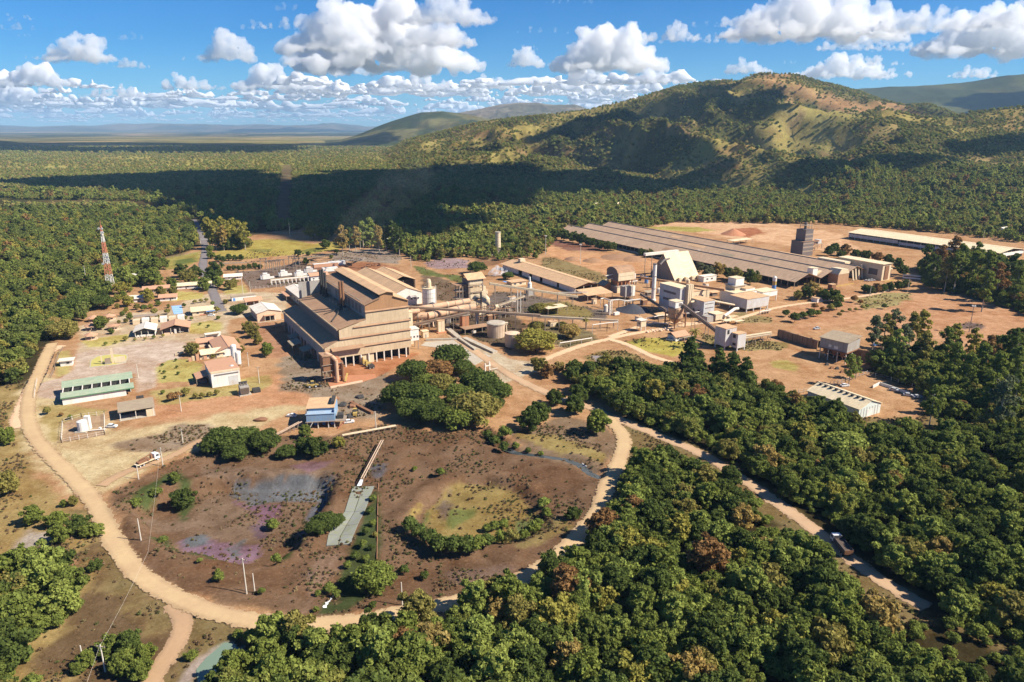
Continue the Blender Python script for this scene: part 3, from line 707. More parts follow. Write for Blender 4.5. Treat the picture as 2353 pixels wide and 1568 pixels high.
# ---- roads: strips laid over the ground
def road_mat(name, col, dark=(.30, .2, .12)):
	m, nt, out = newmat(name)
	geo = N(nt, 'ShaderNodeNewGeometry')
	at = N(nt, 'ShaderNodeAttribute'); at.attribute_name = 'across'
	n1 = N(nt, 'ShaderNodeTexNoise', Scale=.09, Detail=7.0, Roughness=.65); nt.links.new(geo.outputs['Position'], n1.inputs['Vector'])
	n2 = N(nt, 'ShaderNodeTexNoise', Scale=1.3, Detail=6.0, Roughness=.7); nt.links.new(geo.outputs['Position'], n2.inputs['Vector'])
	c = mixc(nt, ramp(nt, n1.outputs[0], .36, .66, 0, 1), col, dark)
	c = mixc(nt, ramp(nt, n2.outputs[0], .46, .7, 0, .55), c, tuple(x * .6 for x in col))
	# two worn wheel tracks
	ws = N(nt, 'ShaderNodeMath', operation='PINGPONG'); ws.inputs[1].default_value = .5
	nt.links.new(at.outputs['Fac'], ws.inputs[0])
	c = mixc(nt, ramp(nt, ws.outputs[0], .18, .30, 0, .35), c, tuple(min(.8, x * 1.25) for x in col))
	n4 = N(nt, 'ShaderNodeTexNoise', Scale=.45, Detail=6.0, Roughness=.7); nt.links.new(geo.outputs['Position'], n4.inputs['Vector'])
	ed = N(nt, 'ShaderNodeMath', operation='PINGPONG'); ed.inputs[1].default_value = 1.0
	e2 = N(nt, 'ShaderNodeMath', operation='MULTIPLY'); e2.inputs[1].default_value = 2.0
	nt.links.new(at.outputs['Fac'], e2.inputs[0]); nt.links.new(e2.outputs[0], ed.inputs[0])      # 0 at the edges, 1 on the crown of the road
	e3 = N(nt, 'ShaderNodeMath', operation='ADD'); nt.links.new(ramp(nt, n4.outputs[0], .3, .7, -.42, .10), e3.inputs[0]); nt.links.new(ed.outputs[0], e3.inputs[1])
	b = N(nt, 'ShaderNodeBsdfDiffuse'); nt.links.new(c, b.inputs[0])
	tr = N(nt, 'ShaderNodeBsdfTransparent'); mx = N(nt, 'ShaderNodeMixShader')
	nt.links.new(ramp(nt, e3.outputs[0], .0, .10, 0, 1), mx.inputs[0]); nt.links.new(tr.outputs[0], mx.inputs[1]); nt.links.new(b.outputs[0], mx.inputs[2])
	nt.links.new(mx.outputs[0], out.inputs[0])
	return m
RM = {'ring_road': road_mat('road_yellow_dirt', (.48, .345, .19), (.36, .235, .135)), 'branch_track': road_mat('road_red_dirt', (.40, .26, .15)),
	  'plant_road': road_mat('road_pale_dirt', (.46, .31, .19)), 'entrance_road': road_mat('road_asphalt', (.17, .15, .15), (.22, .19, .17)),
	  'yard_track': road_mat('road_pink_dirt', (.60, .42, .26), (.52, .32, .19))}
for kk, vv in (('hopper_track', 'yard_track'), ('dirt_path', 'branch_track'), ('left_track', 'yard_track'), ('mine_road', 'yard_track')):
	RM[kk] = RM[vv]
for ri, (rn_, (ln, w)) in enumerate(ROADS_W.items()):
	ln = np.array(spline(ln[::2] + [ln[-1]], 2.0))
	d = np.gradient(ln, axis=0); d /= np.linalg.norm(d, axis=1)[:, None] + 1e-9
	nrm = np.stack([-d[:, 1], d[:, 0]], 1)
	cols_ = np.linspace(-1, 1, 7)
	wob = 1 + .3 * (fbm(ln[:, 0] * .11, ln[:, 1] * .11, 90 + ri, 3) - .5)
	wob2 = 1 + .3 * (fbm(ln[:, 0] * .11, ln[:, 1] * .11, 95 + ri, 3) - .5)
	P = []
	for i in range(len(ln)):
		for c in cols_:
			q = ln[i] + nrm[i] * c * w * 1.22 * (wob[i] if c > 0 else wob2[i])
			P.append(q)
	P = np.array(P)
	z = H(P[:, 0], P[:, 1]) + (.36 if ri == 0 else .16 + .012 * ri) - .16 * np.abs(np.tile(cols_, len(ln))) ** 4
	V = np.concatenate([P, z[:, None]], 1)
	i = np.arange(len(ln) - 1)[:, None] * 7 + np.arange(6)[None, :]
	F = np.stack([i, i + 1, i + 8, i + 7], -1).reshape(-1, 4)[:, ::-1]
	me = np_mesh(rn_, V, F, RM[rn_])
	aa = me.attributes.new('across', 'FLOAT', 'POINT'); aa.data.foreach_set('value', np.tile((cols_ + 1) / 2, len(ln)).astype(np.float32))
	o = bpy.data.objects.new(rn_, me); COL.objects.link(o); o['kind'] = 'structure'
# ================================================================== TREES
def leaf_mat(name, cols, far=False):
	"""Foliage: colour by tree, by leaf clump and by stand."""
	m, nt, out = newmat(name)
	oi = N(nt, 'ShaderNodeObjectInfo'); geo = N(nt, 'ShaderNodeNewGeometry')
	rp = N(nt, 'ShaderNodeValToRGB'); rp.color_ramp.interpolation = 'LINEAR'
	e = rp.color_ramp.elements
	while len(e) < len(cols):
		e.new(.5)
	for i, c in enumerate(cols):
		e[i].position = c[0]; e[i].color = tuple(c[1]) + (1,)
	n1 = N(nt, 'ShaderNodeTexNoise', Scale=.02, Detail=3.0); nt.links.new(geo.outputs['Position'], n1.inputs['Vector'])
	ad = N(nt, 'ShaderNodeMath', operation='MULTIPLY_ADD'); nt.links.new(n1.outputs[0], ad.inputs[0]); ad.inputs[1].default_value = .9; ad.inputs[2].default_value = -.45
	a2 = N(nt, 'ShaderNodeMath', operation='ADD'); nt.links.new(ad.outputs[0], a2.inputs[0]); nt.links.new(oi.outputs['Random'], a2.inputs[1])
	fr = N(nt, 'ShaderNodeMath', operation='PINGPONG'); fr.inputs[1].default_value = 1.0; nt.links.new(a2.outputs[0], fr.inputs[0])
	nt.links.new(fr.outputs[0], rp.inputs[0])
	isl = ramp(nt, geo.outputs['Random Per Island'], 0, 1, .68, 1.6)
	sc = N(nt, 'ShaderNodeVectorMath', operation='SCALE'); nt.links.new(rp.outputs[0], sc.inputs[0]); nt.links.new(isl, sc.inputs['Scale'])
	# some clumps yellowing
	y = mixc(nt, ramp(nt, geo.outputs['Random Per Island'], .90, 1.0, 0, .35), sc.outputs[0], (.16, .135, .03, 1))
	d = N(nt, 'ShaderNodeBsdfDiffuse'); nt.links.new(y, d.inputs[0])
	t = N(nt, 'ShaderNodeBsdfTranslucent'); nt.links.new(y, t.inputs[0])
	mx = N(nt, 'ShaderNodeMixShader'); mx.inputs[0].default_value = .40
	nt.links.new(d.outputs[0], mx.inputs[1]); nt.links.new(t.outputs[0], mx.inputs[2]); nt.links.new(mx.outputs[0], out.inputs[0])
	return m
g_dark, g_mid, g_light, g_olive, g_yel, g_rust, g_gold = (.082, .108, .028), (.15, .18, .042), (.235, .265, .062), (.25, .215, .06), (.31, .27, .06), (.27, .15, .06), (.36, .255, .08)
L_FOREST = leaf_mat('leaves_forest', [(0, g_mid), (.25, g_dark), (.45, (.13, .165, .042)), (.62, g_light), (.76, g_mid), (.86, g_olive), (.955, g_light), (1, g_rust)])
L_WOOD = leaf_mat('leaves_wood', [(0, (.19, .22, .055)), (.25, (.27, .29, .075)), (.45, g_olive), (.62, g_light), (.84, g_mid), (.95, (.2, .14, .055)), (1, g_rust)])
L_HILL = leaf_mat('leaves_hill', [(0, (.22, .25, .065)), (.3, (.20, .22, .065)), (.5, g_olive), (.6, (.16, .18, .05)), (.8, (.30, .28, .085)), (1, (.36, .26, .11))])
L = {'dark green': leaf_mat('leaves_dark', [(0, g_dark), (1, (.10, .13, .033))]),
	 'mid green': leaf_mat('leaves_mid', [(0, g_mid), (1, (.18, .21, .045))]),
	 'light green': leaf_mat('leaves_light', [(0, g_light), (1, (.23, .27, .065))]),
	 'olive green': leaf_mat('leaves_olive', [(0, g_olive), (1, (.23, .205, .06))]),
	 'yellow green': leaf_mat('leaves_yellow', [(0, g_yel), (1, (.29, .27, .06))]),
	 'rust brown': leaf_mat('leaves_rust', [(0, g_rust), (1, (.26, .15, .06))]),
	 'golden brown': leaf_mat('leaves_gold', [(0, g_gold), (1, (.34, .26, .09))]),
	 'grey green': leaf_mat('leaves_grey', [(0, (.12, .14, .07)), (1, (.16, .17, .09))])}
L_LEFT = leaf_mat('leaves_woodland', [(0, g_mid), (.2, g_light), (.38, g_dark), (.5, (.17, .19, .055)), (.64, g_mid), (.76, g_yel), (.86, g_light), (.93, g_olive), (1, g_rust)])
M_BARK = plain('bark', (.17, .13, .09), (.10, .07, .05), .4, 1.5)
M_BARKP = plain('pale_bark', (.42, .36, .28), (.2, .16, .12), .4, 1.5)
ICO_V, ICO_F = None, None
def _ico():
	global ICO_V, ICO_F
	t = (1 + 5 ** .5) / 2
	v = np.array([(-1, t, 0), (1, t, 0), (-1, -t, 0), (1, -t, 0), (0, -1, t), (0, 1, t), (0, -1, -t), (0, 1, -t), (t, 0, -1), (t, 0, 1), (-t, 0, -1), (-t, 0, 1)], float)
	f = [(0, 11, 5), (0, 5, 1), (0, 1, 7), (0, 7, 10), (0, 10, 11), (1, 5, 9), (5, 11, 4), (11, 10, 2), (10, 7, 6), (7, 1, 8), (3, 9, 4), (3, 4, 2), (3, 2, 6), (3, 6, 8), (3, 8, 9), (4, 9, 5), (2, 4, 11), (6, 2, 10), (8, 6, 7), (9, 8, 1)]
	v /= np.linalg.norm(v[0])
	vv = [tuple(p) for p in v]; cache = {}; ff = []
	def mid(a, b):
		k = (min(a, b), max(a, b))
		if k not in cache:
			p = (np.array(vv[a]) + np.array(vv[b])); p /= np.linalg.norm(p)
			vv.append(tuple(p)); cache[k] = len(vv) - 1
		return cache[k]
	for a, b, c in f:
		ab, bc, ca_ = mid(a, b), mid(b, c), mid(c, a)
		ff += [(a, ab, ca_), (b, bc, ab), (c, ca_, bc), (ab, bc, ca_)]
	ICO_V, ICO_F = np.array(vv), np.array(ff)
_ico()
def crown_mesh(name, lobes, nq, size, mat, r, core=.80, jit=.55, flat=1.0, upbias=.25):
	"""lobes: (x, y, z, rx, rz). Leaf-sized quads over the outside of every lobe, an uneven solid heart inside."""
	lob = np.array(lobes, float)
	w = lob[:, 3] ** 2; w /= w.sum()
	P, Nn = [], []
	for (cx, cy, cz, rx, rz), k in zip(lob, (w * nq * 1.5).astype(int) + 4):
		d = r.normal(size=(k, 3)); d /= np.linalg.norm(d, axis=1)[:, None]
		rad = r.uniform(.72, 1.24, (k, 1))
		p = np.array([cx, cy, cz]) + d * rad * np.array([rx, rx, rz])
		ok = d[:, 2] > -.55
		for (ox, oy, oz, orx, orz) in lob:
			if (ox, oy, oz) == (cx, cy, cz):
				continue
			ok &= (((p - [ox, oy, oz]) / [orx, orx, orz]) ** 2).sum(1) > .72
		P.append(p[ok]); Nn.append(d[ok])
	P = np.concatenate(P); Nn = np.concatenate(Nn)
	if len(P) > nq:
		sel = r.permutation(len(P))[:nq]; P, Nn = P[sel], Nn[sel]
	Nn = Nn + r.normal(size=Nn.shape) * jit; Nn[:, 2] += upbias
	Nn /= np.linalg.norm(Nn, axis=1)[:, None]
	ref = r.normal(size=Nn.shape)
	a = np.cross(Nn, ref); a /= np.linalg.norm(a, axis=1)[:, None]
	b = np.cross(Nn, a)
	s = (size * r.uniform(.6, 1.35, (len(P), 1)))
	s2 = s * r.uniform(.55, 1.0, (len(P), 1))
	V = np.stack([P - a * s - b * s2 * .6, P + a * s * .7 - b * s2, P + a * s + b * s2 * .5, P - a * s * .6 + b * s2], 1).reshape(-1, 3)
	F = np.arange(len(V)).reshape(-1, 4)
	tri = np.concatenate([F[:, [0, 1, 2]], F[:, [0, 2, 3]]])
	Vs, Fs = [V], [tri]; o = len(V)
	for (cx, cy, cz, rx, rz) in lob:
		d = 1 + .22 * (vnoise(ICO_V[:, 0] * 2.1 + cx * 3, ICO_V[:, 1] * 2.1 + ICO_V[:, 2] * 1.7 + cy * 3, int(abs(cz) * 91)) - .5)[:, None]
		Vs.append(np.array([cx, cy, cz]) + ICO_V * d * np.array([rx, rx, rz]) * core); Fs.append(ICO_F + o); o += len(ICO_V)
	return np_mesh(name, np.concatenate(Vs), np.concatenate(Fs), mat, smooth=False)
def lobes_round(r, R_, h0, h1, n, lr=(.34, .5)):
	"""Crown of radius R_ between heights h0 and h1."""
	out = [(0, 0, h0 + (h1 - h0) * .5, R_ * .62, (h1 - h0) * .36)]
	for i in range(n):
		t = 2 * math.pi * (i * .618 + r.uniform(-.08, .08)); q = math.sqrt((i + .6) / n)
		el = math.acos(min(1, q * .98))
		k = R_ * r.uniform(*lr)
		x = math.cos(t) * q * (R_ - k * .7) * r.uniform(.85, 1.1); y = math.sin(t) * q * (R_ - k * .7) * r.uniform(.85, 1.1)
		z = h0 + (h1 - h0) * (.30 + .52 * math.sin(el)) * r.uniform(.86, 1.06)
		out.append((x, y, z, k, k * r.uniform(.66, .9)))
	return out
def lobes_wild(r, R_, h0, h1, n):
	"""Uneven crown: a lopsided stack of small boughs, no two alike."""
	H_ = h1 - h0; sx, sy = r.uniform(.75, 1.2, 2)
	out = [(r.uniform(-.4, .4), r.uniform(-.4, .4), h0 + H_ * .48, R_ * .52, H_ * .34)]
	for i in range(n):
		f = (i + .5) / n
		t = i * 2.4 + r.uniform(-.5, .5)
		env = math.sin(math.pi * (.14 + .80 * f)) ** .8
		q = R_ * env * r.uniform(.40, 1.12)
		k = R_ * r.uniform(.12, .30) * (1.15 - .35 * f)
		out.append((math.cos(t) * q * sx, math.sin(t) * q * sy, h0 + H_ * (.10 + .84 * f) * r.uniform(.9, 1.06), k, k * r.uniform(.6, 1.0)))
	return out
def trunk_mesh(name, h, r0, limbs, r, mat, spread):
	mb = MB()
	k = r.uniform(-.25, .25, 2)
	top = (k[0], k[1], h)
	mb.tube((0, 0, -.4), (k[0] * .4, k[1] * .4, h * .5), r0, r0 * .75, 7)
	mb.tube((k[0] * .4, k[1] * .4, h * .5), top, r0 * .75, r0 * .5, 7)
	for i in range(limbs):
		t = 2 * math.pi * i / limbs + r.uniform(-.4, .4)
		s = h * r.uniform(.55, .95)
		b = (k[0] * s / h, k[1] * s / h, s)
		e = (b[0] + math.cos(t) * spread * r.uniform(.5, .9), b[1] + math.sin(t) * spread * r.uniform(.5, .9), s + spread * r.uniform(.35, .8))
		mb.tube(b, e, r0 * .42, r0 * .16, 5)
	me = bpy.data.meshes.new(name); me.from_pydata(mb.v, [], mb.f); me.materials.append(mat)
	return me
TR = np.random.default_rng(21)
TEMPL = {}      # kind -> list of (crown mesh, trunk mesh, nominal crown radius, nominal height)
def templ(kind, crown, trunk, rad, h):
	TEMPL.setdefault(kind, []).append((crown, trunk, rad, h))
for i in range(7):      # forest broadleaf
	R_ = TR.uniform(3.6, 4.6); hh = TR.uniform(7.5, 10)
	lo = lobes_wild(TR, R_, hh * .12, hh, int(TR.integers(28, 40)))
	templ('broad', crown_mesh('crown', lo, 3300, .30, L_FOREST, TR, core=.60, jit=.8), trunk_mesh('trunk', hh * .6, .22, 5, TR, M_BARK, R_ * .7), R_, hh)
for i in range(4):      # wide old shade trees
	R_ = 7.5; hh = TR.uniform(10, 12)
	lo = lobes_round(TR, R_, hh * .10, hh, 26, (.22, .38)) + lobes_round(TR, R_ * .93, hh * .02, hh * .7, 14, (.22, .34))[1:]
	templ('shade', crown_mesh('crown', lo, 5200, .40, L['dark green'], TR, core=.74, jit=.7), trunk_mesh('trunk', hh * .55, .5, 7, TR, M_BARK, R_ * .7), R_, hh)
for i in range(3):      # small round trees and clipped bushes
	R_ = 1.9; hh = 3.6
	lo = lobes_round(TR, R_, .5, hh, 7, (.42, .58))
	templ('small', crown_mesh('crown', lo, 620, .22, L['mid green'], TR), trunk_mesh('trunk', 1.6, .1, 3, TR, M_BARK, 1.0), R_, hh)
for i in range(3):      # tall open trees, bare pale stems showing
	hh = 15.0; lo = []
	for j in range(26):
		z = hh * (.30 + .66 * j / 25); q = TR.uniform(.4, 3.3) * math.sin(math.pi * (.22 + .64 * j / 25))
		t = TR.uniform(0, 6.28)
		lo.append((math.cos(t) * q, math.sin(t) * q, z, TR.uniform(.5, 1.15), TR.uniform(.45, 1.1)))
	templ('tall', crown_mesh('crown', lo, 1700, .30, L['grey green'], TR, core=.5, jit=.9), trunk_mesh('trunk', hh * .86, .24, 8, TR, M_BARKP, 2.6), 3.2, hh)
for i in range(2):      # conifer-like dark trees with tiers
	hh = 13.0; lo = []
	for j in range(26):
		f = j / 25; z = hh * (.10 + .86 * f) * TR.uniform(.95, 1.04); q = 4.3 * (1 - f) ** .62 * TR.uniform(.8, 1.1)
		t = j * 2.4
		lo.append((math.cos(t) * q * .72, math.sin(t) * q * .72, z, .55 + q * .36, .5 + q * .14))
	templ('conifer', crown_mesh('crown', lo, 1700, .36, L['dark green'], TR, core=.7, jit=.7), trunk_mesh('trunk', hh * .9, .28, 4, TR, M_BARK, 1.0), 3.4, hh)
def palm_meshes():
	V, F = [], []
	for i in range(17):
		t = i * 2.399; el = .95 - .085 * i; ln = 3.0
		p = np.array([0, 0, 7.0]); d = np.array([math.cos(t) * math.cos(el), math.sin(t) * math.cos(el), math.sin(el)])
		side = np.array([-math.sin(t), math.cos(t), 0])
		for k in range(7):
			q = p + d * ln / 7; w0 = .32 * math.sin(math.pi * (k + .35) / 7.6) + .06; w1 = .32 * math.sin(math.pi * (k + 1.35) / 7.9) + .02
			for sg in (-1, 1):
				o = len(V)
				V += [p, p + side * sg * w0 + np.array([0, 0, -.16]), q + side * sg * max(w1, .02) + np.array([0, 0, -.16]), q]
				F.append((o, o + 1, o + 2, o + 3))
			d = d + np.array([0, 0, -.21]); d /= np.linalg.norm(d); p = q
	c = bpy.data.meshes.new('fronds'); c.from_pydata([tuple(v) for v in V], [], F); c.materials.append(L['olive green'])
	mb = MB(); mb.tube((0, 0, -.3), (.15, .05, 3.6), .24, .18, 8); mb.tube((.15, .05, 3.6), (0, 0, 7.0), .18, .16, 8)
	t_ = bpy.data.meshes.new('trunk'); t_.from_pydata(mb.v, [], mb.f); t_.materials.append(M_BARK)
	return c, t_
templ('palm', *palm_meshes(), 2.6, 8.2)
FARW, FARH, SCRUB = [], [], []
for i in range(3):
	lo = lobes_wild(TR, 3.9, .4, 7.6, 9)
	FARW.append(crown_mesh('wood_crown', lo, 300, .62, L_WOOD, TR, core=.7, jit=.7))
for i in range(3):
	lo = lobes_round(TR, 3.4, .3, 5.2, 4, (.5, .65))
	FARH.append(crown_mesh('hill_crown', lo, 90, .95, L_HILL, TR, jit=.7))
L_SCRUB = leaf_mat('leaves_scrub', [(0, (.10, .12, .04)), (.22, (.15, .10, .055)), (.5, (.24, .16, .09)), (.7, (.17, .12, .07)), (.85, (.12, .13, .045)), (1, (.33, .24, .13))])
for i in range(3):
	lo = lobes_round(TR, .75, .0, .9, 4, (.4, .6))
	SCRUB.append(crown_mesh('tuft', lo, 46, .22, L_SCRUB, TR, core=.6))
def gn_scatter(name, pts, scl, rot, idx, meshes, label=None):
	"""One object of many plants: points with size, turn and kind; geometry nodes set the plants out."""
	me = bpy.data.meshes.new(name)
	me.vertices.add(len(pts)); me.vertices.foreach_set('co', np.asarray(pts, np.float32).ravel())
	a = me.attributes.new('size', 'FLOAT_VECTOR', 'POINT'); a.data.foreach_set('vector', np.asarray(scl, np.float32).ravel())
	a = me.attributes.new('turn', 'FLOAT_VECTOR', 'POINT'); a.data.foreach_set('vector', np.asarray(rot, np.float32).ravel())
	a = me.attributes.new('pick', 'INT', 'POINT'); a.data.foreach_set('value', np.asarray(idx, np.int32))
	o = bpy.data.objects.new(name, me); COL.objects.link(o)
	ng = bpy.data.node_groups.new(name, 'GeometryNodeTree')
	ng.interface.new_socket('Geometry', in_out='INPUT', socket_type='NodeSocketGeometry')
	ng.interface.new_socket('Geometry', in_out='OUTPUT', socket_type='NodeSocketGeometry')
	gi = ng.nodes.new('NodeGroupInput'); go = ng.nodes.new('NodeGroupOutput')
	ip = ng.nodes.new('GeometryNodeInstanceOnPoints'); jn = ng.nodes.new('GeometryNodeJoinGeometry')
	for msh in reversed(meshes):
		src = bpy.data.objects.get('src_' + msh.name) or bpy.data.objects.new('src_' + msh.name, msh)   # never linked to the scene
		oi = ng.nodes.new('GeometryNodeObjectInfo'); oi.inputs['Object'].default_value = src; oi.inputs['As Instance'].default_value = False
		g2 = ng.nodes.new('GeometryNodeGeometryToInstance')
		ng.links.new(oi.outputs['Geometry'], g2.inputs[0]); ng.links.new(g2.outputs[0], jn.inputs[0])
	ng.links.new(gi.outputs[0], ip.inputs['Points']); ng.links.new(jn.outputs[0], ip.inputs['Instance'])
	ip.inputs['Pick Instance'].default_value = True
	def na(nm, tp):
		n = ng.nodes.new('GeometryNodeInputNamedAttribute'); n.data_type = tp; n.inputs['Name'].default_value = nm
		return n.outputs[0]
	ng.links.new(na('pick', 'INT'), ip.inputs['Instance Index'])
	ng.links.new(na('turn', 'FLOAT_VECTOR'), ip.inputs['Rotation'])
	ng.links.new(na('size', 'FLOAT_VECTOR'), ip.inputs['Scale'])
	ng.links.new(ip.outputs[0], go.inputs[0])
	mod = o.modifiers.new('scatter', 'NODES'); mod.node_group = ng
	o['kind'] = 'stuff'
	if label:
		o['label'] = label
	return o
def jgrid(x0, x1, y0, y1, s, r):
	gx, gy = np.meshgrid(np.arange(x0, x1, s), np.arange(y0, y1, s))
	gx = gx + r.uniform(-.48, .48, gx.shape) * s; gy = gy + r.uniform(-.48, .48, gy.shape) * s
	return gx.ravel(), gy.ravel()
def in_view(x, y, z, mu=160, mv=130):
	u, v = to_uv(x, y, z)
	return (u > -mu) & (u < 2353 + mu) & (v < 1568 + mv) & (y > 40)
SR = np.random.default_rng(5)
def scat(x, y, z, smin, smax, nm, r):
	n = len(x); s = r.uniform(smin, smax, n)
	return (np.stack([x, y, z], 1), np.stack([s, s, s * r.uniform(.85, 1.15, n)], 1), np.stack([r.uniform(-.06, .06, n), r.uniform(-.06, .06, n), r.uniform(0, 6.28, n)], 1), r.integers(0, nm, n))
# clearings kept free of wild trees
CLEAR = [PP('5', [(150, 1290), (330, 1230), (640, 1210), (900, 1290), (960, 1340), (960, 1470), (640, 1510), (480, 1450)]),
		 PP('0', [(1180, 1000), (1420, 960), (1420, 1080), (1200, 1060)]), PP('A', [(1060, 1568), (1200, 1350), (1330, 1380), (1380, 1490), (1240, 1568)]),
		 PP('A', [(0, 760), (160, 690), (400, 800), (370, 890), (0, 985)])]
# ---- the near forests, tree by tree
gx, gy = jgrid(-480, 640, 84, 720, 5.6, SR)
ins = np.zeros(gx.shape, bool)
for poly in (FORESTS[0], FORESTS[1], FORESTS[2], FORESTS[4], FORESTS[5]):
	ins |= sdf(gx, gy, poly) < 0
for c in CLEAR:
	ins &= sdf(gx, gy, c) > 1.5
ins &= (road_dist(gx, gy) > 2.3) & in_view(gx, gy, 0)
ins &= fbm(gx * .05, gy * .05, 14, 3) > .30
gx, gy = gx[ins], gy[ins]
gz = H(gx, gy)
sz = SR.uniform(.55, 1.22, len(gx)) * (.82 + .45 * fbm(gx * .03, gy * .03, 15, 3))
uu, vv = to_uv(gx, gy, gz + 4)
vis = (uu > 5) & (uu < 2348) & (vv < 1575)
score = np.where(vis, sz / np.hypot(gx, gy), 0)
order = np.argsort(-score)
big, rest = order[:285], order[285:]
KINDS = ['dark green', 'mid green', 'light green', 'olive green', 'yellow green', 'rust brown', 'golden brown']
KP = [.28, .36, .21, .07, .03, .025, .025]
LAND = [('the dump truck on the forest road', Q('D', 1190, 750)), ('the basin with the olive grass floor', Q('C', 560, 1100)), ('the bend of the ring road', Q('A', 760, 900)), ('the pond in the bottom clearing', Q('A', 1230, 1450)),
		('the pale shed with a row of roof vents', Q('5', 450, 1360)), ('the pair of dark conifers', Q('4', 1150, 1400)), ('the lower end of the ring road', Q('C', 260, 1500)), ('the forest road junction', Q('C', 1400, 520)),
		('the timber-fenced right margin', Q('0', 2330, 1300)), ('the bottom right corner', Q('0', 2250, 1540)), ('the bottom edge below the ring road', Q('0', 1000, 1540)), ('the reddish clearing on the left', Q('0', 120, 1300)), ('the far end of the forest road', Q('0', 2110, 1390)),
		('the shaded upper right yard', Q('0', 2250, 680))]
LAND[8] = ('the right margin of the forest', LAND[8][1])
def place_tree(kind, loc, s, label, cat, group=None, leaf=None, name='tree', rz=None, k=None, zs=1.0):
	ts = TEMPL[kind]
	c, t, rr, hh = ts[(k if k is not None else random.randrange(len(ts))) % len(ts)]
	o = thing(name, label, cat, loc, group)
	o.scale = (s, s, s * zs); o.rotation_euler = (0, 0, random.uniform(0, 6.28) if rz is None else rz)
	for nm, me_ in (('crown', c), ('trunk', t)):
		p = bpy.data.objects.new(nm, me_); COL.objects.link(p); p.parent = o
		if leaf and nm == 'crown':
			p.material_slots[0].link = 'OBJECT'; p.material_slots[0].material = L[leaf]
	return o
for i in big:
	kd = KINDS[int(SR.choice(7, p=KP))]
	P = Vector((gx[i], gy[i], gz[i]))
	nm, q = min(LAND, key=lambda a: (a[1] - P).length)
	dv = P - q
	side = ('beyond' if dv.y > 0 else 'in front of') if abs(dv.y) > abs(dv.x) * .8 else ('to the right of' if dv.x > 0 else 'to the left of')
	size = 'tall' if sz[i] > 1.02 else ('small' if sz[i] < .78 else 'mid-sized')
	place_tree('broad', P, sz[i], ' '.join(f'{size} {kd} forest tree {side} {nm}'.split()[:16]), 'forest tree', f'{size} {kd} forest trees {side} {nm}', kd, 'forest_tree')
ri_ = rest
n = len(ri_)
gn_scatter('forest', np.stack([gx[ri_], gy[ri_], gz[ri_]], 1), np.stack([sz[ri_]] * 3, 1), np.stack([np.zeros(n), np.zeros(n), SR.uniform(0, 6.28, n)], 1), SR.integers(0, 6, n), [t[0] for t in TEMPL['broad']], 'dense broadleaf forest round the plant clearings')
gx2, gy2 = jgrid(-480, 640, 84, 620, 3.6, SR)
k = np.zeros(gx2.shape, bool)
for poly in (FORESTS[0], FORESTS[1], FORESTS[2], FORESTS[4], FORESTS[5]):
	k |= sdf(gx2, gy2, poly) < 1.5
for c in CLEAR:
	k &= sdf(gx2, gy2, c) > 1.0
k &= (road_dist(gx2, gy2) > 1.4) & in_view(gx2, gy2, 0) & (SR.uniform(0, 1, len(gx2)) < .8)
gx2, gy2 = gx2[k], gy2[k]
gn_scatter('undergrowth', *scat(gx2, gy2, H(gx2, gy2) - .3, .5, 1.25, 3, SR), [t[0] for t in TEMPL['small']], 'bushes filling the forest floor')
# ---- left forest and the wood behind the plant
gx, gy = jgrid(-900, 0, 330, 1080, 6.9, SR)
ins = (sdf(gx, gy, FORESTS[3]) < 0) & in_view(gx, gy, 0) & (road_dist(gx, gy) > 4) & (fbm(gx * .035, gy * .035, 16, 4) > .34)
gx, gy = gx[ins], gy[ins]
p = scat(gx, gy, H(gx, gy), .5, 1.1, 6, SR)
k_ = (.7 + .8 * fbm(gx * .03, gy * .03, 24, 3) ** 1.3 + .5 * (SR.uniform(0, 1, len(gx)) > .93))[:, None]
p = (p[0], p[1] * k_, p[2], p[3])
LEFTW = [crown_mesh('woodland_crown', lobes_wild(TR, 4.2, 1.0, 8.6, 18), 900, .46, L_LEFT, TR, core=.68, jit=.7) for _ in range(6)]
gn_scatter('woodland', *p, LEFTW, 'sunlit mixed woodland left of the plant, green to rust')
gx, gy = jgrid(-1500, 1500, 560, 1700, 6.9, SR)
k = (in_view(gx, gy, 0)) & ((sdf(gx, gy, MIDF) < 0)) & (sdf(gx, gy, CUT) > 0) & (road_dist(gx, gy) > 5) & (fbm(gx * .03, gy * .03, 17, 4) > .36)
k &= sdf(gx, gy, FORESTS[3]) > 0
gx, gy = gx[k], gy[k]
p = scat(gx, gy, H(gx, gy), .55, 1.3, 3, SR)
k_ = (.65 + .9 * fbm(gx * .018, gy * .018, 23, 3) ** 1.2 + .7 * (SR.uniform(0, 1, len(gx)) > .93))[:, None]
p = (p[0], p[1] * k_, p[2], p[3])
gn_scatter('wood', *p, FARW, 'dark continuous wood behind the plant')
# ---- hillside bush and scattered trees of the plain
def bush(x0, x1, y0, y1, s, smin, smax, nm, lab):
	gx, gy = jgrid(x0, x1, y0, y1, s, SR)
	k = in_view(gx, gy, 60, 100, 200) & (sdf(gx, gy, MIDF) > 0) & (sdf(gx, gy, CUT) > 0)
	gx, gy = gx[k], gy[k]; gz = H(gx, gy)
	c = cover(gx, gy, gz)
	lum = c.mean(1)
	k = SR.uniform(0, 1, len(gx)) < np.clip(1.18 - (lum - .05) * 5.2, .07, 1)
	k &= (gy > 1120)
	gx, gy, gz = gx[k], gy[k], gz[k]
	gn_scatter(nm, *scat(gx, gy, gz - .3, smin, smax, 3, SR), FARH, lab)
bush(-1500, 1900, 1100, 2000, 8.5, .55, 1.25, 'hillside_bush', 'low bush covering the foot of the hill')
bush(-2200, 2600, 2000, 3250, 13, .7, 1.5, 'hillside_bush', 'low bush covering the upper slopes of the hill')
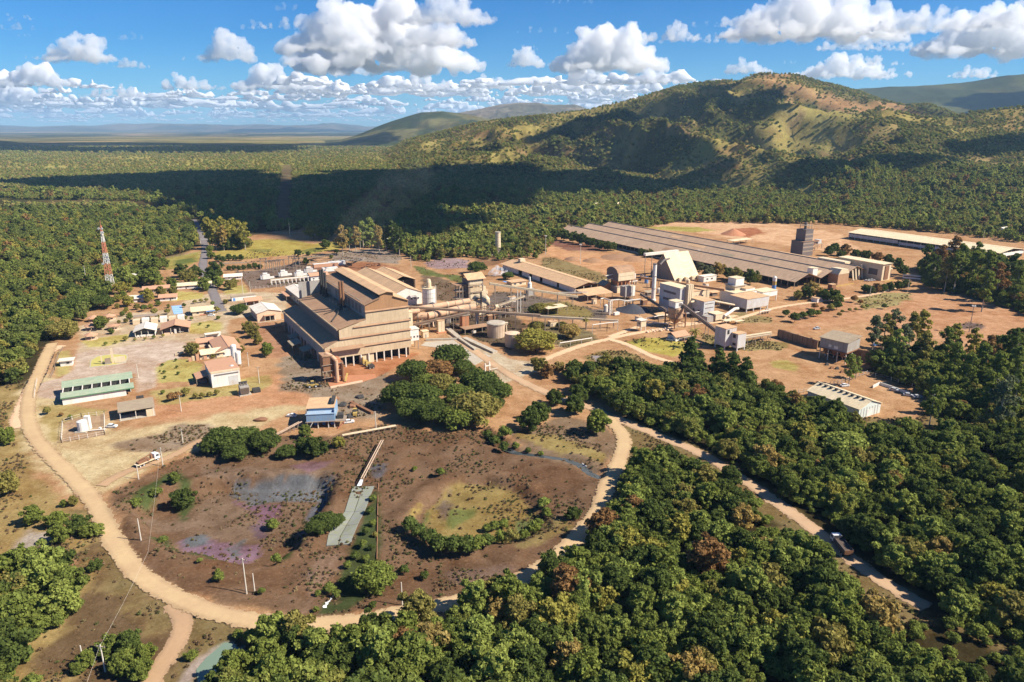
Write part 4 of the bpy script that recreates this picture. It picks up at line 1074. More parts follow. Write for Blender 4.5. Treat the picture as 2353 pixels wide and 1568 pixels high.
bush(-2900, 700, 3250, 4600, 24, 1.0, 2.2, 'plain_trees', 'scattered trees of the far plain')
# ---- low scrub on open ground
gx, gy = jgrid(-300, 330, 110, 420, 1.35, SR)
gz = H(gx, gy)
c = cover(gx, gy, gz); lum = c.mean(1)
k = in_view(gx, gy, 0) & (road_dist(gx, gy) > .6) & (lum < .22) & (lum > .06)
k &= (SR.uniform(0, 1, len(gx)) < .85 * smooth(.46, .66, fbm(gx * .07, gy * .07, 18, 4)) ** 1.5 + .05)
gx, gy, gz = gx[k], gy[k], gz[k]
gn_scatter('scrub', *scat(gx, gy, gz - .08, .18, .85, 3, SR), SCRUB, 'dry brown and green scrub on open ground')
gx, gy = jgrid(-260, 420, 380, 720, 2.4, SR)
gz = H(gx, gy); c = cover(gx, gy, gz)
k = in_view(gx, gy, 0) & (c[:, 1] / c[:, 0] > .70) & (c.mean(1) < .30) & (road_dist(gx, gy) > 1) & (SR.uniform(0, 1, len(gx)) < .6 * smooth(.46, .66, fbm(gx * .06, gy * .06, 19, 3)) + .03)
gx, gy, gz = gx[k], gy[k], gz[k]
gn_scatter('scrub', *scat(gx, gy, gz - .08, .25, .95, 3, SR), SCRUB, 'tufts of grass and weeds about the plant')
# ================================================================== THE PLANT
W_TAN = plain('tan_sheet', (.58, .45, .29), (.40, .27, .15), .4, .12, streak=.25)
W_BROWN = plain('brown_sheet', (.40, .22, .11), (.26, .15, .08), .4, .15, streak=.3)
W_GREY = plain('grey_sheet', (.36, .34, .31), (.30, .21, .14), .45, .15, streak=.3)
W_DARK = plain('dark_sheet', (.16, .14, .135), (.16, .10, .07), .4, .2)
W_WHITE = plain('white_paint', (.74, .72, .67), (.52, .38, .24), .30, .25, streak=.2)
W_BLUE = plain('pale_blue_sheet', (.54, .55, .55), (.44, .30, .19), .5, .25, streak=.25)
W_CREAM = plain('cream_paint', (.68, .56, .38), (.48, .32, .18), .35, .3, streak=.2)
W_PEACH = plain('peach_paint', (.68, .49, .34), (.5, .34, .2), .25, .3)
W_CONC = plain('concrete', (.47, .42, .34), (.34, .25, .16), .45, .3, streak=.35)
R_DUST = plain('dusty_roof', (.34, .205, .125), (.48, .30, .175), .55, .10, sheet=3.0)
R_TAN = plain('tan_roof', (.62, .40, .225), (.42, .27, .16), .5, .10, sheet=3.0)
R_GREY = plain('fibre_cement_roof', (.47, .325, .215), (.36, .235, .15), .5, .06, sheet=4.0)
R_WHITE = plain('white_roof', (.74, .68, .58), (.58, .42, .28), .3, .12, sheet=3.0)
R_CREAM = plain('cream_roof', (.72, .60, .40), (.56, .42, .24), .4, .12, sheet=3.0)
R_CLAY = plain('clay_tile_roof', (.52, .29, .18), (.42, .24, .14), .45, .5)
R_GREEN = plain('green_roof', (.29, .37, .26), (.44, .40, .28), .45, .3, sheet=2.5)
R_BROWN = plain('brown_dusty_roof', (.36, .29, .20), (.27, .19, .13), .5, .2, sheet=2.5)
STEEL = plain('weathered_steel', (.30, .25, .20), (.32, .18, .10), .5, .6)
STEELW = plain('white_steel', (.70, .66, .58), (.48, .32, .2), .35, .6)
RUST = plain('rusty_steel', (.26, .13, .07), (.14, .08, .05), .5, .6)
DUCT = plain('dusty_duct', (.60, .38, .24), (.40, .25, .15), .5, .3)
DARKG = plain('dark_opening', (.035, .032, .035), (.05, .04, .03), .3, .5)  # near-black colour standing in for the shade inside openings
GLASS = plain('window_glass', (.06, .075, .09), (.1, .09, .08), .2, .5, rough=.15, spec=.5)
BLACK = plain('black_steel', (.05, .05, .05), (.12, .09, .07), .3, .6)
REDB = plain('red_concrete', (.46, .20, .10), (.3, .15, .09), .4, .3)
M_BLUEP = plain('blue_paint', (.10, .28, .62), (.3, .3, .35), .3, .5)
M_YEL = plain('machine_yellow', (.48, .34, .10), (.3, .2, .1), .5, .8)
M_RED = plain('mast_red', (.60, .20, .12), (.5, .3, .2), .4, .4)
class Bld:
	"""A building on the plant grid; local x runs along its front, y along its depth."""
	def __init__(s, name, label, cat, P, group=None, deg=30.0):
		s.F = PF(P, deg)
		s.root = thing(name, label, cat, (P[0], P[1], 0), group)
	def mb(s):
		return MB(s.F)
	def put(s, mb, name, mat, parent=None, **kw):
		return mb.build(name, mat, parent or s.root, **kw)
	def box(s, name, mat, *a, parent=None, **kw):
		return s.put(s.mb().box(*a), name, mat, parent, **kw)
	def shell(s, x0, x1, y0, y1, z0, z1, mat, sides='flrb', th=.25):
		if 'f' in sides: s.box('wall', mat, x0, x1, y0, y0 + th, z0, z1)
		if 'b' in sides: s.box('wall', mat, x0, x1, y1 - th, y1, z0, z1)
		if 'l' in sides: s.box('wall', mat, x0, x0 + th, y0 + th, y1 - th, z0, z1)
		if 'r' in sides: s.box('wall', mat, x1 - th, x1, y0 + th, y1 - th, z0, z1)
	def flat(s, x0, x1, y0, y1, z, mat, over=.35, th=.25, name='roof'):
		return s.box(name, mat, x0 - over, x1 + over, y0 - over, y1 + over, z + .003, z + th)
	def gable(s, x0, x1, y0, y1, z0, ze, zr, wall, roof, axis='y', over=.5, sides='lrfb', th=.25, rp=.5, rth=.22, ends=None):
		"""Gabled house: ends are the two gable faces, rp the ridge position across the width."""
		if axis == 'y':
			xr = x0 + (x1 - x0) * rp
			prof = [(x0, z0), (x1, z0), (x1, ze), (xr, zr), (x0, ze)]
			if 'f' in sides: s.put(s.mb().profile_y(prof, y0, y0 + th), 'wall', wall)
			if 'b' in sides: s.put(s.mb().profile_y(prof, y1 - th, y1), 'wall', wall)
			if 'l' in sides: s.box('wall', wall, x0, x0 + th, y0 + th, y1 - th, z0, ze)
			if 'r' in sides: s.box('wall', wall, x1 - th, x1, y0 + th, y1 - th, z0, ze)
			kl = (zr - ze) / max(.01, xr - x0); kr = (zr - ze) / max(.01, x1 - xr)
			g = .02
			a = s.put(s.mb().profile_y([(x0 - over, ze - over * kl + g), (xr, zr + g), (xr, zr + rth + g), (x0 - over, ze - over * kl + rth + g)], y0 - over, y1 + over), 'roof', roof)
			b = s.put(s.mb().profile_y([(xr, zr + g), (x1 + over, ze - over * kr + g), (x1 + over, ze - over * kr + rth + g), (xr, zr + rth + g)], y0 - over, y1 + over), 'roof', roof)
			s.put(s.mb().profile_y([(xr - .5, zr + rth + g - .12), (xr + .5, zr + rth + g - .12), (xr + .3, zr + rth + .12), (xr - .3, zr + rth + .12)], y0 - over, y1 + over), 'ridge_cap', roof)
		else:
			yr = y0 + (y1 - y0) * rp
			prof = [(y0, z0), (y1, z0), (y1, ze), (yr, zr), (y0, ze)]
			if 'l' in sides: s.put(s.mb().profile_x(prof, x0, x0 + th), 'wall', wall)
			if 'r' in sides: s.put(s.mb().profile_x(prof, x1 - th, x1), 'wall', wall)
			if 'f' in sides: s.box('wall', wall, x0 + th, x1 - th, y0, y0 + th, z0, ze)
			if 'b' in sides: s.box('wall', wall, x0 + th, x1 - th, y1 - th, y1, z0, ze)
			kl = (zr - ze) / max(.01, yr - y0); kr = (zr - ze) / max(.01, y1 - yr); g = .02
			a = s.put(s.mb().profile_x([(y0 - over, ze - over * kl + g), (yr, zr + g), (yr, zr + rth + g), (y0 - over, ze - over * kl + rth + g)], x0 - over, x1 + over), 'roof', roof)
			b = s.put(s.mb().profile_x([(yr, zr + g), (y1 + over, ze - over * kr + g), (y1 + over, ze - over * kr + rth + g), (yr, zr + rth + g)], x0 - over, x1 + over), 'roof', roof)
		return a, b
	def win(s, face, off, u0, u1, z0, z1, mat=None, name='window', frame=True):
		"""A recessed-looking pane in a frame, on face f/l/r/b at coordinate off."""
		mat = mat or GLASS
		d = .05
		def q(mb, a, b, c, e, t0, t1):
			if face == 'f': return mb.box(a, b, off - t1, off - t0, c, e)
			if face == 'b': return mb.box(a, b, off + t0, off + t1, c, e)
			if face == 'l': return mb.box(off - t1, off - t0, a, b, c, e)
			return mb.box(off + t0, off + t1, a, b, c, e)
		o = s.put(q(s.mb(), u0, u1, z0, z1, .003, d), name, mat)
		if frame:
			fb = s.mb(); t = .09
			q(fb, u0 - t, u1 + t, z1, z1 + t, .003, .1); q(fb, u0 - t, u1 + t, z0 - t, z0, .003, .1); q(fb, u0 - t, u0, z0, z1, .003, .1); q(fb, u1, u1 + t, z0, z1, .003, .1)
			s.put(fb, 'frame', STEELW, o)
		return o
	def posts(s, pts, z0, z1, mat=None, w=.3, name='post'):
		for x, y in pts:
			s.box(name, mat or STEELW, x - w / 2, x + w / 2, y - w / 2, y + w / 2, z0, z1)
def span(a, b):
	d = b - a
	return abs(d.dot(E1)), abs(d.dot(E2))
# ------------------------------------------------------------------ furnace hall
A = Q('2', 640, 1186)
b = Bld('furnace_hall', 'huge stepped tan furnace hall with raised roof monitor and stacks', 'factory', A)
LW = plain('shaded_side_sheet', (.30, .29, .28), (.28, .2, .14), .4, .2, streak=.3)  # shade of the left flank put into the colour; the front stays tan
# low aisle
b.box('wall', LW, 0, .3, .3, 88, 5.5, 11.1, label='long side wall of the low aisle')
b.posts([(.3, y) for y in np.arange(1, 88, 7.2)], 0, 5.5, STEEL, .6, 'column')
for y in np.arange(4, 80, 7.2):
	b.box('cladding_panel', LW if int(y) % 3 else W_DARK, .05, .25, y, y + 4.6, .2, 5.4)
b.put(b.mb().profile_y([(-.5, 11.2), (7.9, 14.2), (7.9, 14.5), (-.5, 11.5)], -1.2, 88.5), 'roof', R_DUST)
b.put(b.mb().profile_y([(-.75, 11.0), (-.5, 11.0), (-.5, 11.75), (-.75, 11.75)], -1.2, 88.5), 'gutter', W_TAN)
# middle aisle
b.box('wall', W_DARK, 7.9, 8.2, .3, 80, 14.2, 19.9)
b.put(b.mb().profile_y([(7.4, 19.9), (23, 23.7), (23, 24.0), (7.4, 20.2)], -1.0, 80.4), 'roof', R_DUST)
b.put(b.mb().profile_y([(7.1, 19.6), (7.4, 19.6), (7.4, 20.4), (7.1, 20.4)], -1.0, 80.4), 'gutter', W_TAN)
# nave
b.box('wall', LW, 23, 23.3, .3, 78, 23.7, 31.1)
for y in np.arange(6, 54, 6.0):
	b.win('l', 23, y, y + 4.4, 25.2, 29.6, W_DARK, 'louvre', False)
b.put(b.mb().profile_y([(22.4, 30.95), (31.4, 34.0), (31.4, 34.3), (22.4, 31.25)], -.8, 79), 'roof', R_DUST)
b.put(b.mb().profile_y([(38.8, 34.0), (47.2, 30.85), (47.2, 31.15), (38.8, 34.3)], -.8, 79), 'roof', R_TAN)
b.box('monitor_wall', BLACK, 31.4, 31.6, .6, 77, 33.9, 35.9)  # black stands in for the shadow under the monitor roof
b.box('monitor_wall', BLACK, 38.6, 38.8, .6, 77, 33.9, 35.9)
b.put(b.mb().profile_y([(30.4, 35.9), (35.1, 37.0), (35.1, 37.3), (30.4, 36.2)], -1.2, 78), 'monitor_roof', R_TAN)
b.put(b.mb().profile_y([(35.1, 37.0), (39.8, 35.9), (39.8, 36.2), (35.1, 37.3)], -1.2, 78), 'monitor_roof', R_TAN)
b.box('wall', W_TAN, 46.7, 47, .3, 78, 0, 30.9)
# stepped front
b.put(b.mb().profile_y([(23, 27.6), (47, 27.6), (47, 30.9), (38.8, 34), (38.8, 35.9), (35.1, 37), (31.4, 35.9), (31.4, 34), (23, 31.0)], 0, .3), 'gable_panel', W_BROWN)
b.put(b.mb().profile_y([(23, 20.4), (47, 20.4), (47, 27.0), (23, 27.0)], -.5, -.2), 'front_panel', W_TAN)
b.put(b.mb().profile_y([(8.2, 15.2), (47, 15.2), (47, 19.8), (23, 19.8), (23, 23.4), (8.2, 19.7)], -1.1, -.8), 'front_panel', W_TAN)
b.put(b.mb().profile_y([(0, 10.2), (47, 10.2), (47, 14.6), (8.2, 14.6), (0, 11.3)], -1.7, -1.4), 'front_panel', W_TAN)
b.put(b.mb().profile_y([(.4, 5.4), (47, 5.4), (47, 9.3), (.4, 9.3)], -2.3, -2.0), 'front_panel', W_TAN)
for z, y, x in ((27.3, -.5, 23), (20.1, -1.1, 16), (14.9, -1.7, 8.2), (9.75, -2.3, 0)):
	b.box('louvre_gap', BLACK, x, 47, y + .35, y + .45, z - .45, z + .45)
	b.put(b.mb().profile_x([(y - .65, z + .02), (y + .3, z + .55), (y + .3, z + .75), (y - .65, z + .22)], x - .2, 47.4), 'ledge', R_DUST)
b.put(b.mb().profile_x([(-5.2, 10.0), (-2.0, 11.0), (-2.0, 11.2), (-5.2, 10.2)], 3, 20), 'canopy', R_DUST)
b.box('opening', DARKG, .5, 46.7, 5.0, 5.2, 0, 5.4)
for x in np.arange(2, 47, 4.2):
	b.box('column', STEELW, x - .3, x + .3, -2.3, -1.7, 0, 5.4)
b.box('infill_wall', W_CREAM, 18, 26, -1.4, -1.1, 0, 5.3)
for x in np.arange(3, 46, 6.0):
	b.box('bay_wall', DARKG if int(x) % 2 else W_DARK, x, x + 3, 3.5, 3.7, 0, 4.5)
b.box('wall', W_GREY, .3, 46.7, 87.5, 88, 0, 11)
b.box('wall', W_GREY, 8.2, 46.7, 78.0, 78.3, 11, 30.5)
# stack pairs through the roof
for y, ht in ((28, 39), (33, 38), (62, 38), (67, 39), (72, 38)):
	st = b.put(b.mb().tube((20.2, y, 22.5), (20.2, y, ht), .75, .75, 12), 'stack', RUST if y < 50 else BLACK)
	b.put(b.mb().tube((20.2, y, 22.9), (20.2, y, 25.2), 1.15, 1.15, 12), 'stack_collar', BLACK, st)
	b.put(b.mb().bar((20.2, y, 27), (23, y, 27), .35), 'stack_brace', STEEL, st)
for y in (24, 38, 44, 50):
	b.box('roof_fan', STEEL, 19.2, 21.6, y, y + 2.2, 22.7, 24.6)
b.put(b.mb().path([tuple(v) for v in [(20.2, 30, 25), (14.5, 22, 22.4), (9, 14, 20.9)]], .35), 'roof_pipe', BLACK)
b.put(b.mb().path([tuple(v) for v in [(20.2, 30, 24.4), (13.5, 30, 22.2), (9.5, 31, 21.0)]], .2), 'roof_pipe', BLACK)
for y in np.arange(8, 76, 11):
	b.box('walkway', STEEL, 23.4, 24.3, y, y + 9, 31.6, 31.75)
# side canopies on the shaded flank
for k, (cx, cy, L_, zz) in enumerate(((-6, 20, 9, 5.5), (-8, 36, 11, 5.0), (-5, 52, 8, 4.5))):
	P = b.F @ Vector((cx, cy, 0))
	c = Bld('side_canopy', ['small sloping canopy on posts nearest the front corner of the furnace hall flank', 'wide tilted canopy half way along the flank of the furnace hall', 'low canopy far along the flank of the furnace hall'][k], 'canopy', P)
	c.put(c.mb().profile_y([(0, zz - 1), (5.6, zz), (5.6, zz + .18), (0, zz - .82)], 0, L_), 'roof', R_BROWN)
	c.posts([(.3, .4), (.3, L_ - .4), (5.3, .4), (5.3, L_ - .4)], 0, zz - .9, STEEL, .22)
# bag filter unit at the front corner
P = Q('2', 640, 1330)
c = Bld('dust_filter', 'rusty dust filter tower with thick pipe at the hall front corner', 'dust filter', P)
for x in (0, 4, 8):
	for y in (0, 5):
		c.box('leg', RUST, x - .25, x + .25, y - .25, y + .25, 0, 6)
c.box('casing', RUST, -.4, 4.2, -.4, 5.4, 6, 13.6)
c.box('casing', REDB, 4.6, 8.4, -.2, 5.2, 3.0, 11.4)
c.put(c.mb().profile_y([(-.8, 13.6), (4.6, 13.6), (4.6, 13.9), (-.8, 14.4)], -.8, 5.8), 'roof', R_DUST)
for k in range(3):
	c.put(c.mb().lathe((.9 + k * 1.6, 2.5), [(.15, 3.6), (.75, 6)], 8), 'hopper', RUST)
c.put(c.mb().path([(5.6, -1.6, .4), (5.6, -1.6, 11.5), (4.2, 0, 13.2), (2, 2.4, 14.4)], .95, 12), 'pipe', DUCT)
c.put(c.mb().path([(8.6, -1.2, .5), (8.8, -1.2, 8.5), (9.2, 2, 9.5)], .55, 10), 'pipe', RUST)
c.put(c.mb().bar((9, -3, .4), (11.5, 1, 3.0), .8, .5), 'chute', M_YEL)
for z in (3, 6.2, 9.4):
	c.box('walkway', STEEL, -1.2, 9, -1.1, -.5, z, z + .12)
c.put(c.mb().bar((9.4, -.8, 0), (9.4, -.8, 10), .1), 'ladder', STEEL)
pad = MB().prism([tuple(q[:2]) for q in (Q('2', 655, 1300), Q('2', 690, 1375), Q('2', 1010, 1312), Q('2', 1142, 1272), Q('2', 1130, 1240), Q('2', 880, 1250))], -.3, .14).build('filter_pad', REDB)
pad['kind'] = 'structure'
kb = MB(); kb.bar(Q('2', 690, 1368, .55), Q('2', 1005, 1306, .55), .5, .9)
tag(kb.build('kerb_wall', W_PEACH), 'low orange kerb wall along the red filter pad', 'low wall')
# white block on the right corner of the front
c = Bld('control_cabin', 'white control cabin on posts at the right of the furnace hall front', 'cabin', Q('2', 1462, 1010))
wz = 5.6
c.shell(0, 6.2, 0, 6, wz, wz + 6.4, W_WHITE); c.flat(0, 6.2, 0, 6, wz + 6.4, R_WHITE); c.box('floor', W_CONC, 0, 6.2, 0, 6, wz - .3, wz - .003)
c.posts([(.4, .4), (5.8, .4), (.4, 5.6), (5.8, 5.6)], 0, wz - .3, STEEL, .4)
for u in (.9, 2.9, 4.9):
	c.win('f', 0, u, u + .9, wz + 1.6, wz + 2.7)
c = Bld('lift_shaft', 'pale cream shaft against the right end of the furnace hall', 'shaft', Q('2', 1462, 960))
c.shell(0, 3.6, 2, 6, 0, 19, W_CREAM); c.flat(0, 3.6, 2, 6, 19, R_CREAM, .2); c.win('f', 2, 1, 2.4, 14, 16)
# ------------------------------------------------------------------ sheds beside and behind the hall
P0 = Q('2', 1590, 545); P = P0 - E1 * 22
c = Bld('tan_shed', 'long tan gabled shed beside the furnace hall with white front wall', 'shed', P)
c.gable(0, 22, 0, 86, 0, 8.5, 12.8, W_WHITE, R_TAN)
for u in (2, 5, 13.5, 16, 18.5):
	c.win('f', 0, u, u + 1.3, 3.8, 5.0)
c.box('door', M_BLUEP, 7.4, 10.2, -.1, -.004, 0, 4)
P = Q('2', 1515, 395) - E1 * 19
c = Bld('rear_shed', 'shorter tan gabled shed behind the long tan shed, dark open front', 'shed', P)
c.gable(0, 20, 0, 44, 0, 7, 10.5, W_TAN, R_TAN, sides='lrb')
c.box('opening', DARKG, .3, 19.7, 3, 3.2, 0, 7); c.posts([(.2, .2), (10, .2), (19.8, .2)], 0, 7, STEEL, .35)
# low lean-to strip between
P = Q('2', 420, 592)
c = Bld('white_twin_shed', 'pair of white gabled store roofs behind the furnace hall', 'shed', P)
c.gable(0, 13, 0, 48, 0, 5.8, 7.3, W_CREAM, R_WHITE); c.gable(13.2, 27, 4, 50, 0, 5.8, 7.3, W_CREAM, R_WHITE)
c.box('lean_to_roof', R_CLAY, -5, -.6, 26, 44, 3.6, 3.8); c.posts([(-4.7, y) for y in (26.5, 32, 38, 43.5)], 0, 3.6, STEEL, .25)
for y in (4, 12, 20):
	c.win('l', 0, y, y + 2.4, 1.6, 3.4)
# ------------------------------------------------------------------ big ore shed
P = Q('4', 1905, 652)
c = Bld('ore_shed', 'very long grey three-bay ore storage shed with open sides', 'warehouse', P)
Ls, BW = 330, 29.5
for k in range(3):
	x0 = k * BW
	c.put(c.mb().profile_y([(x0 - (.9 if k == 0 else -.15), 5.7 - (.3 if k == 0 else 0)), (x0 + BW / 2, 10.9), (x0 + BW / 2, 11.2), (x0 - (.9 if k == 0 else -.15), 6.0 - (.3 if k == 0 else 0))], -1, Ls), 'roof', R_GREY)
	c.put(c.mb().profile_y([(x0 + BW / 2 + .05, 10.9), (x0 + BW - .1, 5.75), (x0 + BW - .1, 6.05), (x0 + BW / 2 + .05, 11.2)], -1, Ls), 'roof', R_GREY)
	c.put(c.mb().profile_y([(x0 + BW / 2 - .9, 11.05), (x0 + BW / 2 + .9, 11.05), (x0 + BW / 2 + .5, 11.5), (x0 + BW / 2 - .5, 11.5)], -1, Ls), 'ridge_cap', W_DARK)
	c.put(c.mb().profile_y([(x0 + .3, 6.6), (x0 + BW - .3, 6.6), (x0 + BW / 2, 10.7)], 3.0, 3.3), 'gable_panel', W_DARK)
for k in range(1, 3):
	c.box('valley_gutter', W_DARK, k * BW - .1, k * BW + .15, -1, Ls, 5.3, 5.95)
for y in np.arange(0, Ls, 6.2):
	c.box('column', STEEL, 0, .35, y, y + .35, 0, 5.6)
for k in (1, 2, 3):
	c.box('column', STEEL, k * BW - .25, k * BW + .1, 0, .35, 0, 5.5)
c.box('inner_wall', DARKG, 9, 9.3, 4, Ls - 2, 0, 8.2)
c.box('kickboard', W_CONC, -.25, -.02, 30, Ls, 0, 1.2)
sl = 5.2 / (BW / 2)
for x0, y0, y1, mt in ((BW + 8.5, 138, 160, R_TAN), (BW + 3, 96, 112, R_BROWN), (2 * BW + 6, 200, 214, R_TAN), (BW + 9, 60, 70, R_BROWN), (5, 150, 158, R_DUST)):
	z = 5.9 + sl * (x0 % BW)
	c.put(c.mb().profile_y([(x0, z + .12), (x0 + 5, z + .12 + 5 * sl), (x0 + 5, z + .2 + 5 * sl), (x0, z + .2)], y0, y1), 'patched_sheet', mt)
c.box('wall', W_DARK, .3, 3 * BW, Ls - 1.5, Ls - 1.2, 0, 5.7)
c.box('wall', W_GREY, 3 * BW - .3, 3 * BW - .05, 0, Ls - 2, 0, 5.6)
# right-hand process blocks at the shed's front end
c = Bld('white_transfer_box', 'small white box on legs before the ore shed gable', 'transfer house', Q('8', 120, 640))
c.posts([(.4, .4), (5.2, .4), (.4, 5), (5.2, 5)], 0, 7, STEEL, .4); c.shell(0, 5.6, 0, 5.4, 7, 13, W_WHITE); c.flat(0, 5.6, 0, 5.4, 13, R_CREAM); c.box('floor', W_CONC, 0, 5.6, 0, 5.4, 6.7, 6.997)
c.put(c.mb().bar((5.6, 2.5, 8.6), (14, 3.5, 8.6), 2.0, 1.8), 'gallery', W_CREAM)
c.put(c.mb().bar((2, -1, .2), (4.5, 1.2, 6.8), .9, .5), 'chute', M_YEL)
c = Bld('brown_bin', 'brown dusty round-shouldered bin beside the ore shed gable', 'bin', Q('8', 390, 645))
c.shell(0, 13, 0, 9, 0, 8.5, plain('brown_bin_wall', (.42, .25, .14), (.28, .17, .1), .5, .25)); c.put(c.mb().profile_y([(-.2, 8.5), (13.2, 8.5), (11, 12), (3, 12.6)], -.2, 9.2), 'hood', W_CREAM)
c.box('kerb', M_YEL, -6, 16, -3.2, -2.8, 0, .7)
c = Bld('flat_roof_block', 'long low block with dusty flat roof at the right of the ore shed', 'building', Q('8', 480, 560))
c.shell(0, 12, 0, 78, 0, 9, W_CREAM); c.flat(0, 12, 0, 78, 9, R_TAN, .6)
for y in range(5, 74, 9):
	c.win('l', 0, y, y + 4, 3, 6.5, W_DARK, frame=False)
c.box('penthouse', W_CREAM, 1, 8, 3, 30, 9.26, 12)
c = Bld('cream_tower_block', 'tall cream block with brown end right of the ore shed', 'building', Q('8', 850, 600))
c.shell(0, 11, 0, 40, 0, 13.5, W_CREAM); c.flat(0, 11, 0, 40, 13.5, R_CREAM, 1.0)
c.box('pipe_panel', RUST, 3, 8, -.5, -.003, 1, 12); c.box('apron', M_YEL, -2, 12, -4.3, -4, 0, .8); c.box('side_ledge', W_CREAM, 11.3, 20, 4, 14, 7, 8); c.posts([(19, 4.5), (19, 13.5)], 0, 7, STEEL)
c.win('l', 0, 4, 12, 4, 9, W_DARK, frame=False); c.win('l', 0, 18, 26, 4, 9, W_DARK, frame=False)
for k in range(4):
	P = Q('8', 560 + 30 * k, 600 - 8 * k)
	c = Bld('spillage_chute', f'dusty cream chute {["nearest the brown bin", "second from the brown bin", "third from the brown bin", "nearest the cream tower block"][k]}', 'chute', P)
	c.put(c.mb().bar((0, 0, 0.2), (2.2, 3.5, 8 + k), 1.2, .8), 'trough', W_CREAM); c.posts([(2.2, 2.4)], 0, 5.5, STEEL)
# grey tower behind the shed
c = Bld('screening_tower', 'dark grey stepped screening tower behind the ore shed', 'tower', Q('8', 20, 345))
c.shell(0, 15, 0, 14, 0, 14, W_DARK); c.flat(0, 15, 0, 14, 14, R_DUST); c.shell(3, 14, 1, 12, 14.3, 25, W_DARK); c.flat(3, 14, 1, 12, 25, W_DARK, .2)
for z in (4, 8, 11.5, 16, 20):
	c.box('floor_band', STEEL, 2.95 if z > 14 else -.06, 14.05 if z > 14 else 15.06, (.94 if z > 14 else -.06), (.99 if z > 14 else -.004), z, z + 1.4)
c.posts([(4, 2), (8, 2), (12, 2), (4, 9), (12, 9)], 25.26, 31, STEEL, .35, 'mast'); c.box('head_frame', STEEL, 3.5, 12.5, 1.8, 9.4, 29, 29.4)
c.put(c.mb().tube((8, 6, 25.26), (8, 6, 32), 1.3, 1.3, 10), 'vent', W_DARK)
c.put(c.mb().bar((15, 8, 12), (46, 18, 9.5), 1.6, 1.2), 'conveyor', RUST); c.posts([(26, 11.5), (38, 15.4)], 0, 9.6, STEEL, .4)
c = Bld('screen_house', 'pale steel screen house right of the screening tower', 'screen house', Q('8', 185, 262))
c.posts([(0, 0), (6, 0), (0, 6), (6, 6)], 0, 5, STEEL, .4); c.box('deck', W_CONC, -.5, 6.5, -.5, 6.5, 5, 5.4); c.box('hopper_box', W_BLUE, .6, 5.4, .6, 5.4, 5.41, 9); c.put(c.mb().bar((0, 3, 6), (-9, 0, 3), 1.2, .8), 'belt', RUST)
c = Bld('walkway_roof', 'small open roof beyond the ore shed ridge', 'shelter', Q('4', 1360, 262))
c.box('roof', R_CREAM, 0, 30, 0, 9, 4.2, 4.5); c.posts([(x, y) for x in (.5, 10, 20, 29.5) for y in (.5, 8.5)], 0, 4.2, STEEL)
# ------------------------------------------------------------------ pale long shed on the right
P = Q('8', 2080, 385)
c = Bld('pale_warehouse', 'long pale yellow roofed warehouse at the far right, hung white panels', 'warehouse', P)
WP, LP = 44, 158
c.gable(0, WP, 0, LP, 0, 7.0, 9.6, W_WHITE, R_CREAM, sides='', over=1.2, ends='')
c.put(c.mb().profile_y([(0, 3.2), (WP, 3.2), (WP, 6.2), (0, 6.2)], 0, .25), 'hung_panel', W_WHITE)
c.box('hung_panel', W_BLUE, 0, .25, 100, LP, 2.2, 5.6); c.box('hung_panel', W_BLUE, 0, .25, 62, 99, 1.4, 4.2); c.box('hung_panel', W_BLUE, 0, .25, .3, 60, 2.2, 5.0)
for y in np.arange(.2, LP, 7.5):
	c.box('column', STEELW, .3, .7, y, y + .4, 0, 6.7)
for x in np.arange(.2, WP, 7.3):
	c.box('column', STEELW, x, x + .4, .3, .7, 0, 6.9)
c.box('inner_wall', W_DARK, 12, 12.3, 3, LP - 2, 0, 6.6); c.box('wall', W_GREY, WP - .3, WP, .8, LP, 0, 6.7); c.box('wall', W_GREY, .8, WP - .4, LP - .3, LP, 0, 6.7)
# ------------------------------------------------------------------ long white-walled store in the middle
P = Q('3', 1520, 682)
c = Bld('orange_roof_store', 'long orange dusted gabled store with white side wall and open end', 'store', P)
c.gable(0, 23, 0, 112, 0, 4.6, 7.4, W_WHITE, R_TAN, sides='', over=1.3)
for y0, y1 in ((1, 22), (25, 46), (50, 62), (66, 78), (84, 111)):
	c.box('wall', W_WHITE, 0, .3, y0, y1, 0, 4.1)
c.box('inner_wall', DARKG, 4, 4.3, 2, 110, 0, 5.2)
c.posts([(.4, .3), (8, .3), (15, .3), (22.6, .3)], 0, 4.6, STEELW, .35); c.box('wall', W_TAN, 22.7, 23, 3, 112, 0, 4.1); c.put(c.mb().profile_y([(.5, 0), (22.5, 0), (22.5, 4.2), (11.5, 7.2), (.5, 4.2)], 111.7, 112), 'wall', W_TAN)
c.put(c.mb().profile_y([(1, 4.3), (22, 4.3), (11.5, 7.2)], 1.0, 1.2), 'gable_truss', RUST)
c.box('roof_vent', W_CREAM, 9, 14, 96, 100, 8.0, 10.5)
# dark tile shed left of it and low roofs
c = Bld('weigh_house', 'small tan flat roofed house below the orange roofed store', 'house', Q('3', 900, 615))
c.shell(0, 13, 0, 8, 0, 3.2, W_CREAM); c.flat(0, 13, 0, 8, 3.2, R_TAN, .8); c.box('awning', M_BLUEP, -3.4, -.9, 5, 9, 2.8, 2.95); c.win('f', 0, 2, 4, 1.2, 2.3); c.win('f', 0, 7, 9, 1.2, 2.3)
c = Bld('front_canopy', 'wide tan canopy on posts before the open end of the orange roofed store', 'canopy', Q('3', 1640, 770))
c.put(c.mb().profile_x([(0, 4.6), (15, 6.2), (15, 6.4), (0, 4.8)], 0, 23), 'roof', R_TAN); c.posts([(x, y) for x in (.5, 8, 15, 22.5) for y in (.5, 14.5)], 0, 4.7, STEEL)
c = Bld('brown_hut', 'little dark brown gabled hut left of the arched brown silo', 'hut', Q('4', 215, 680))
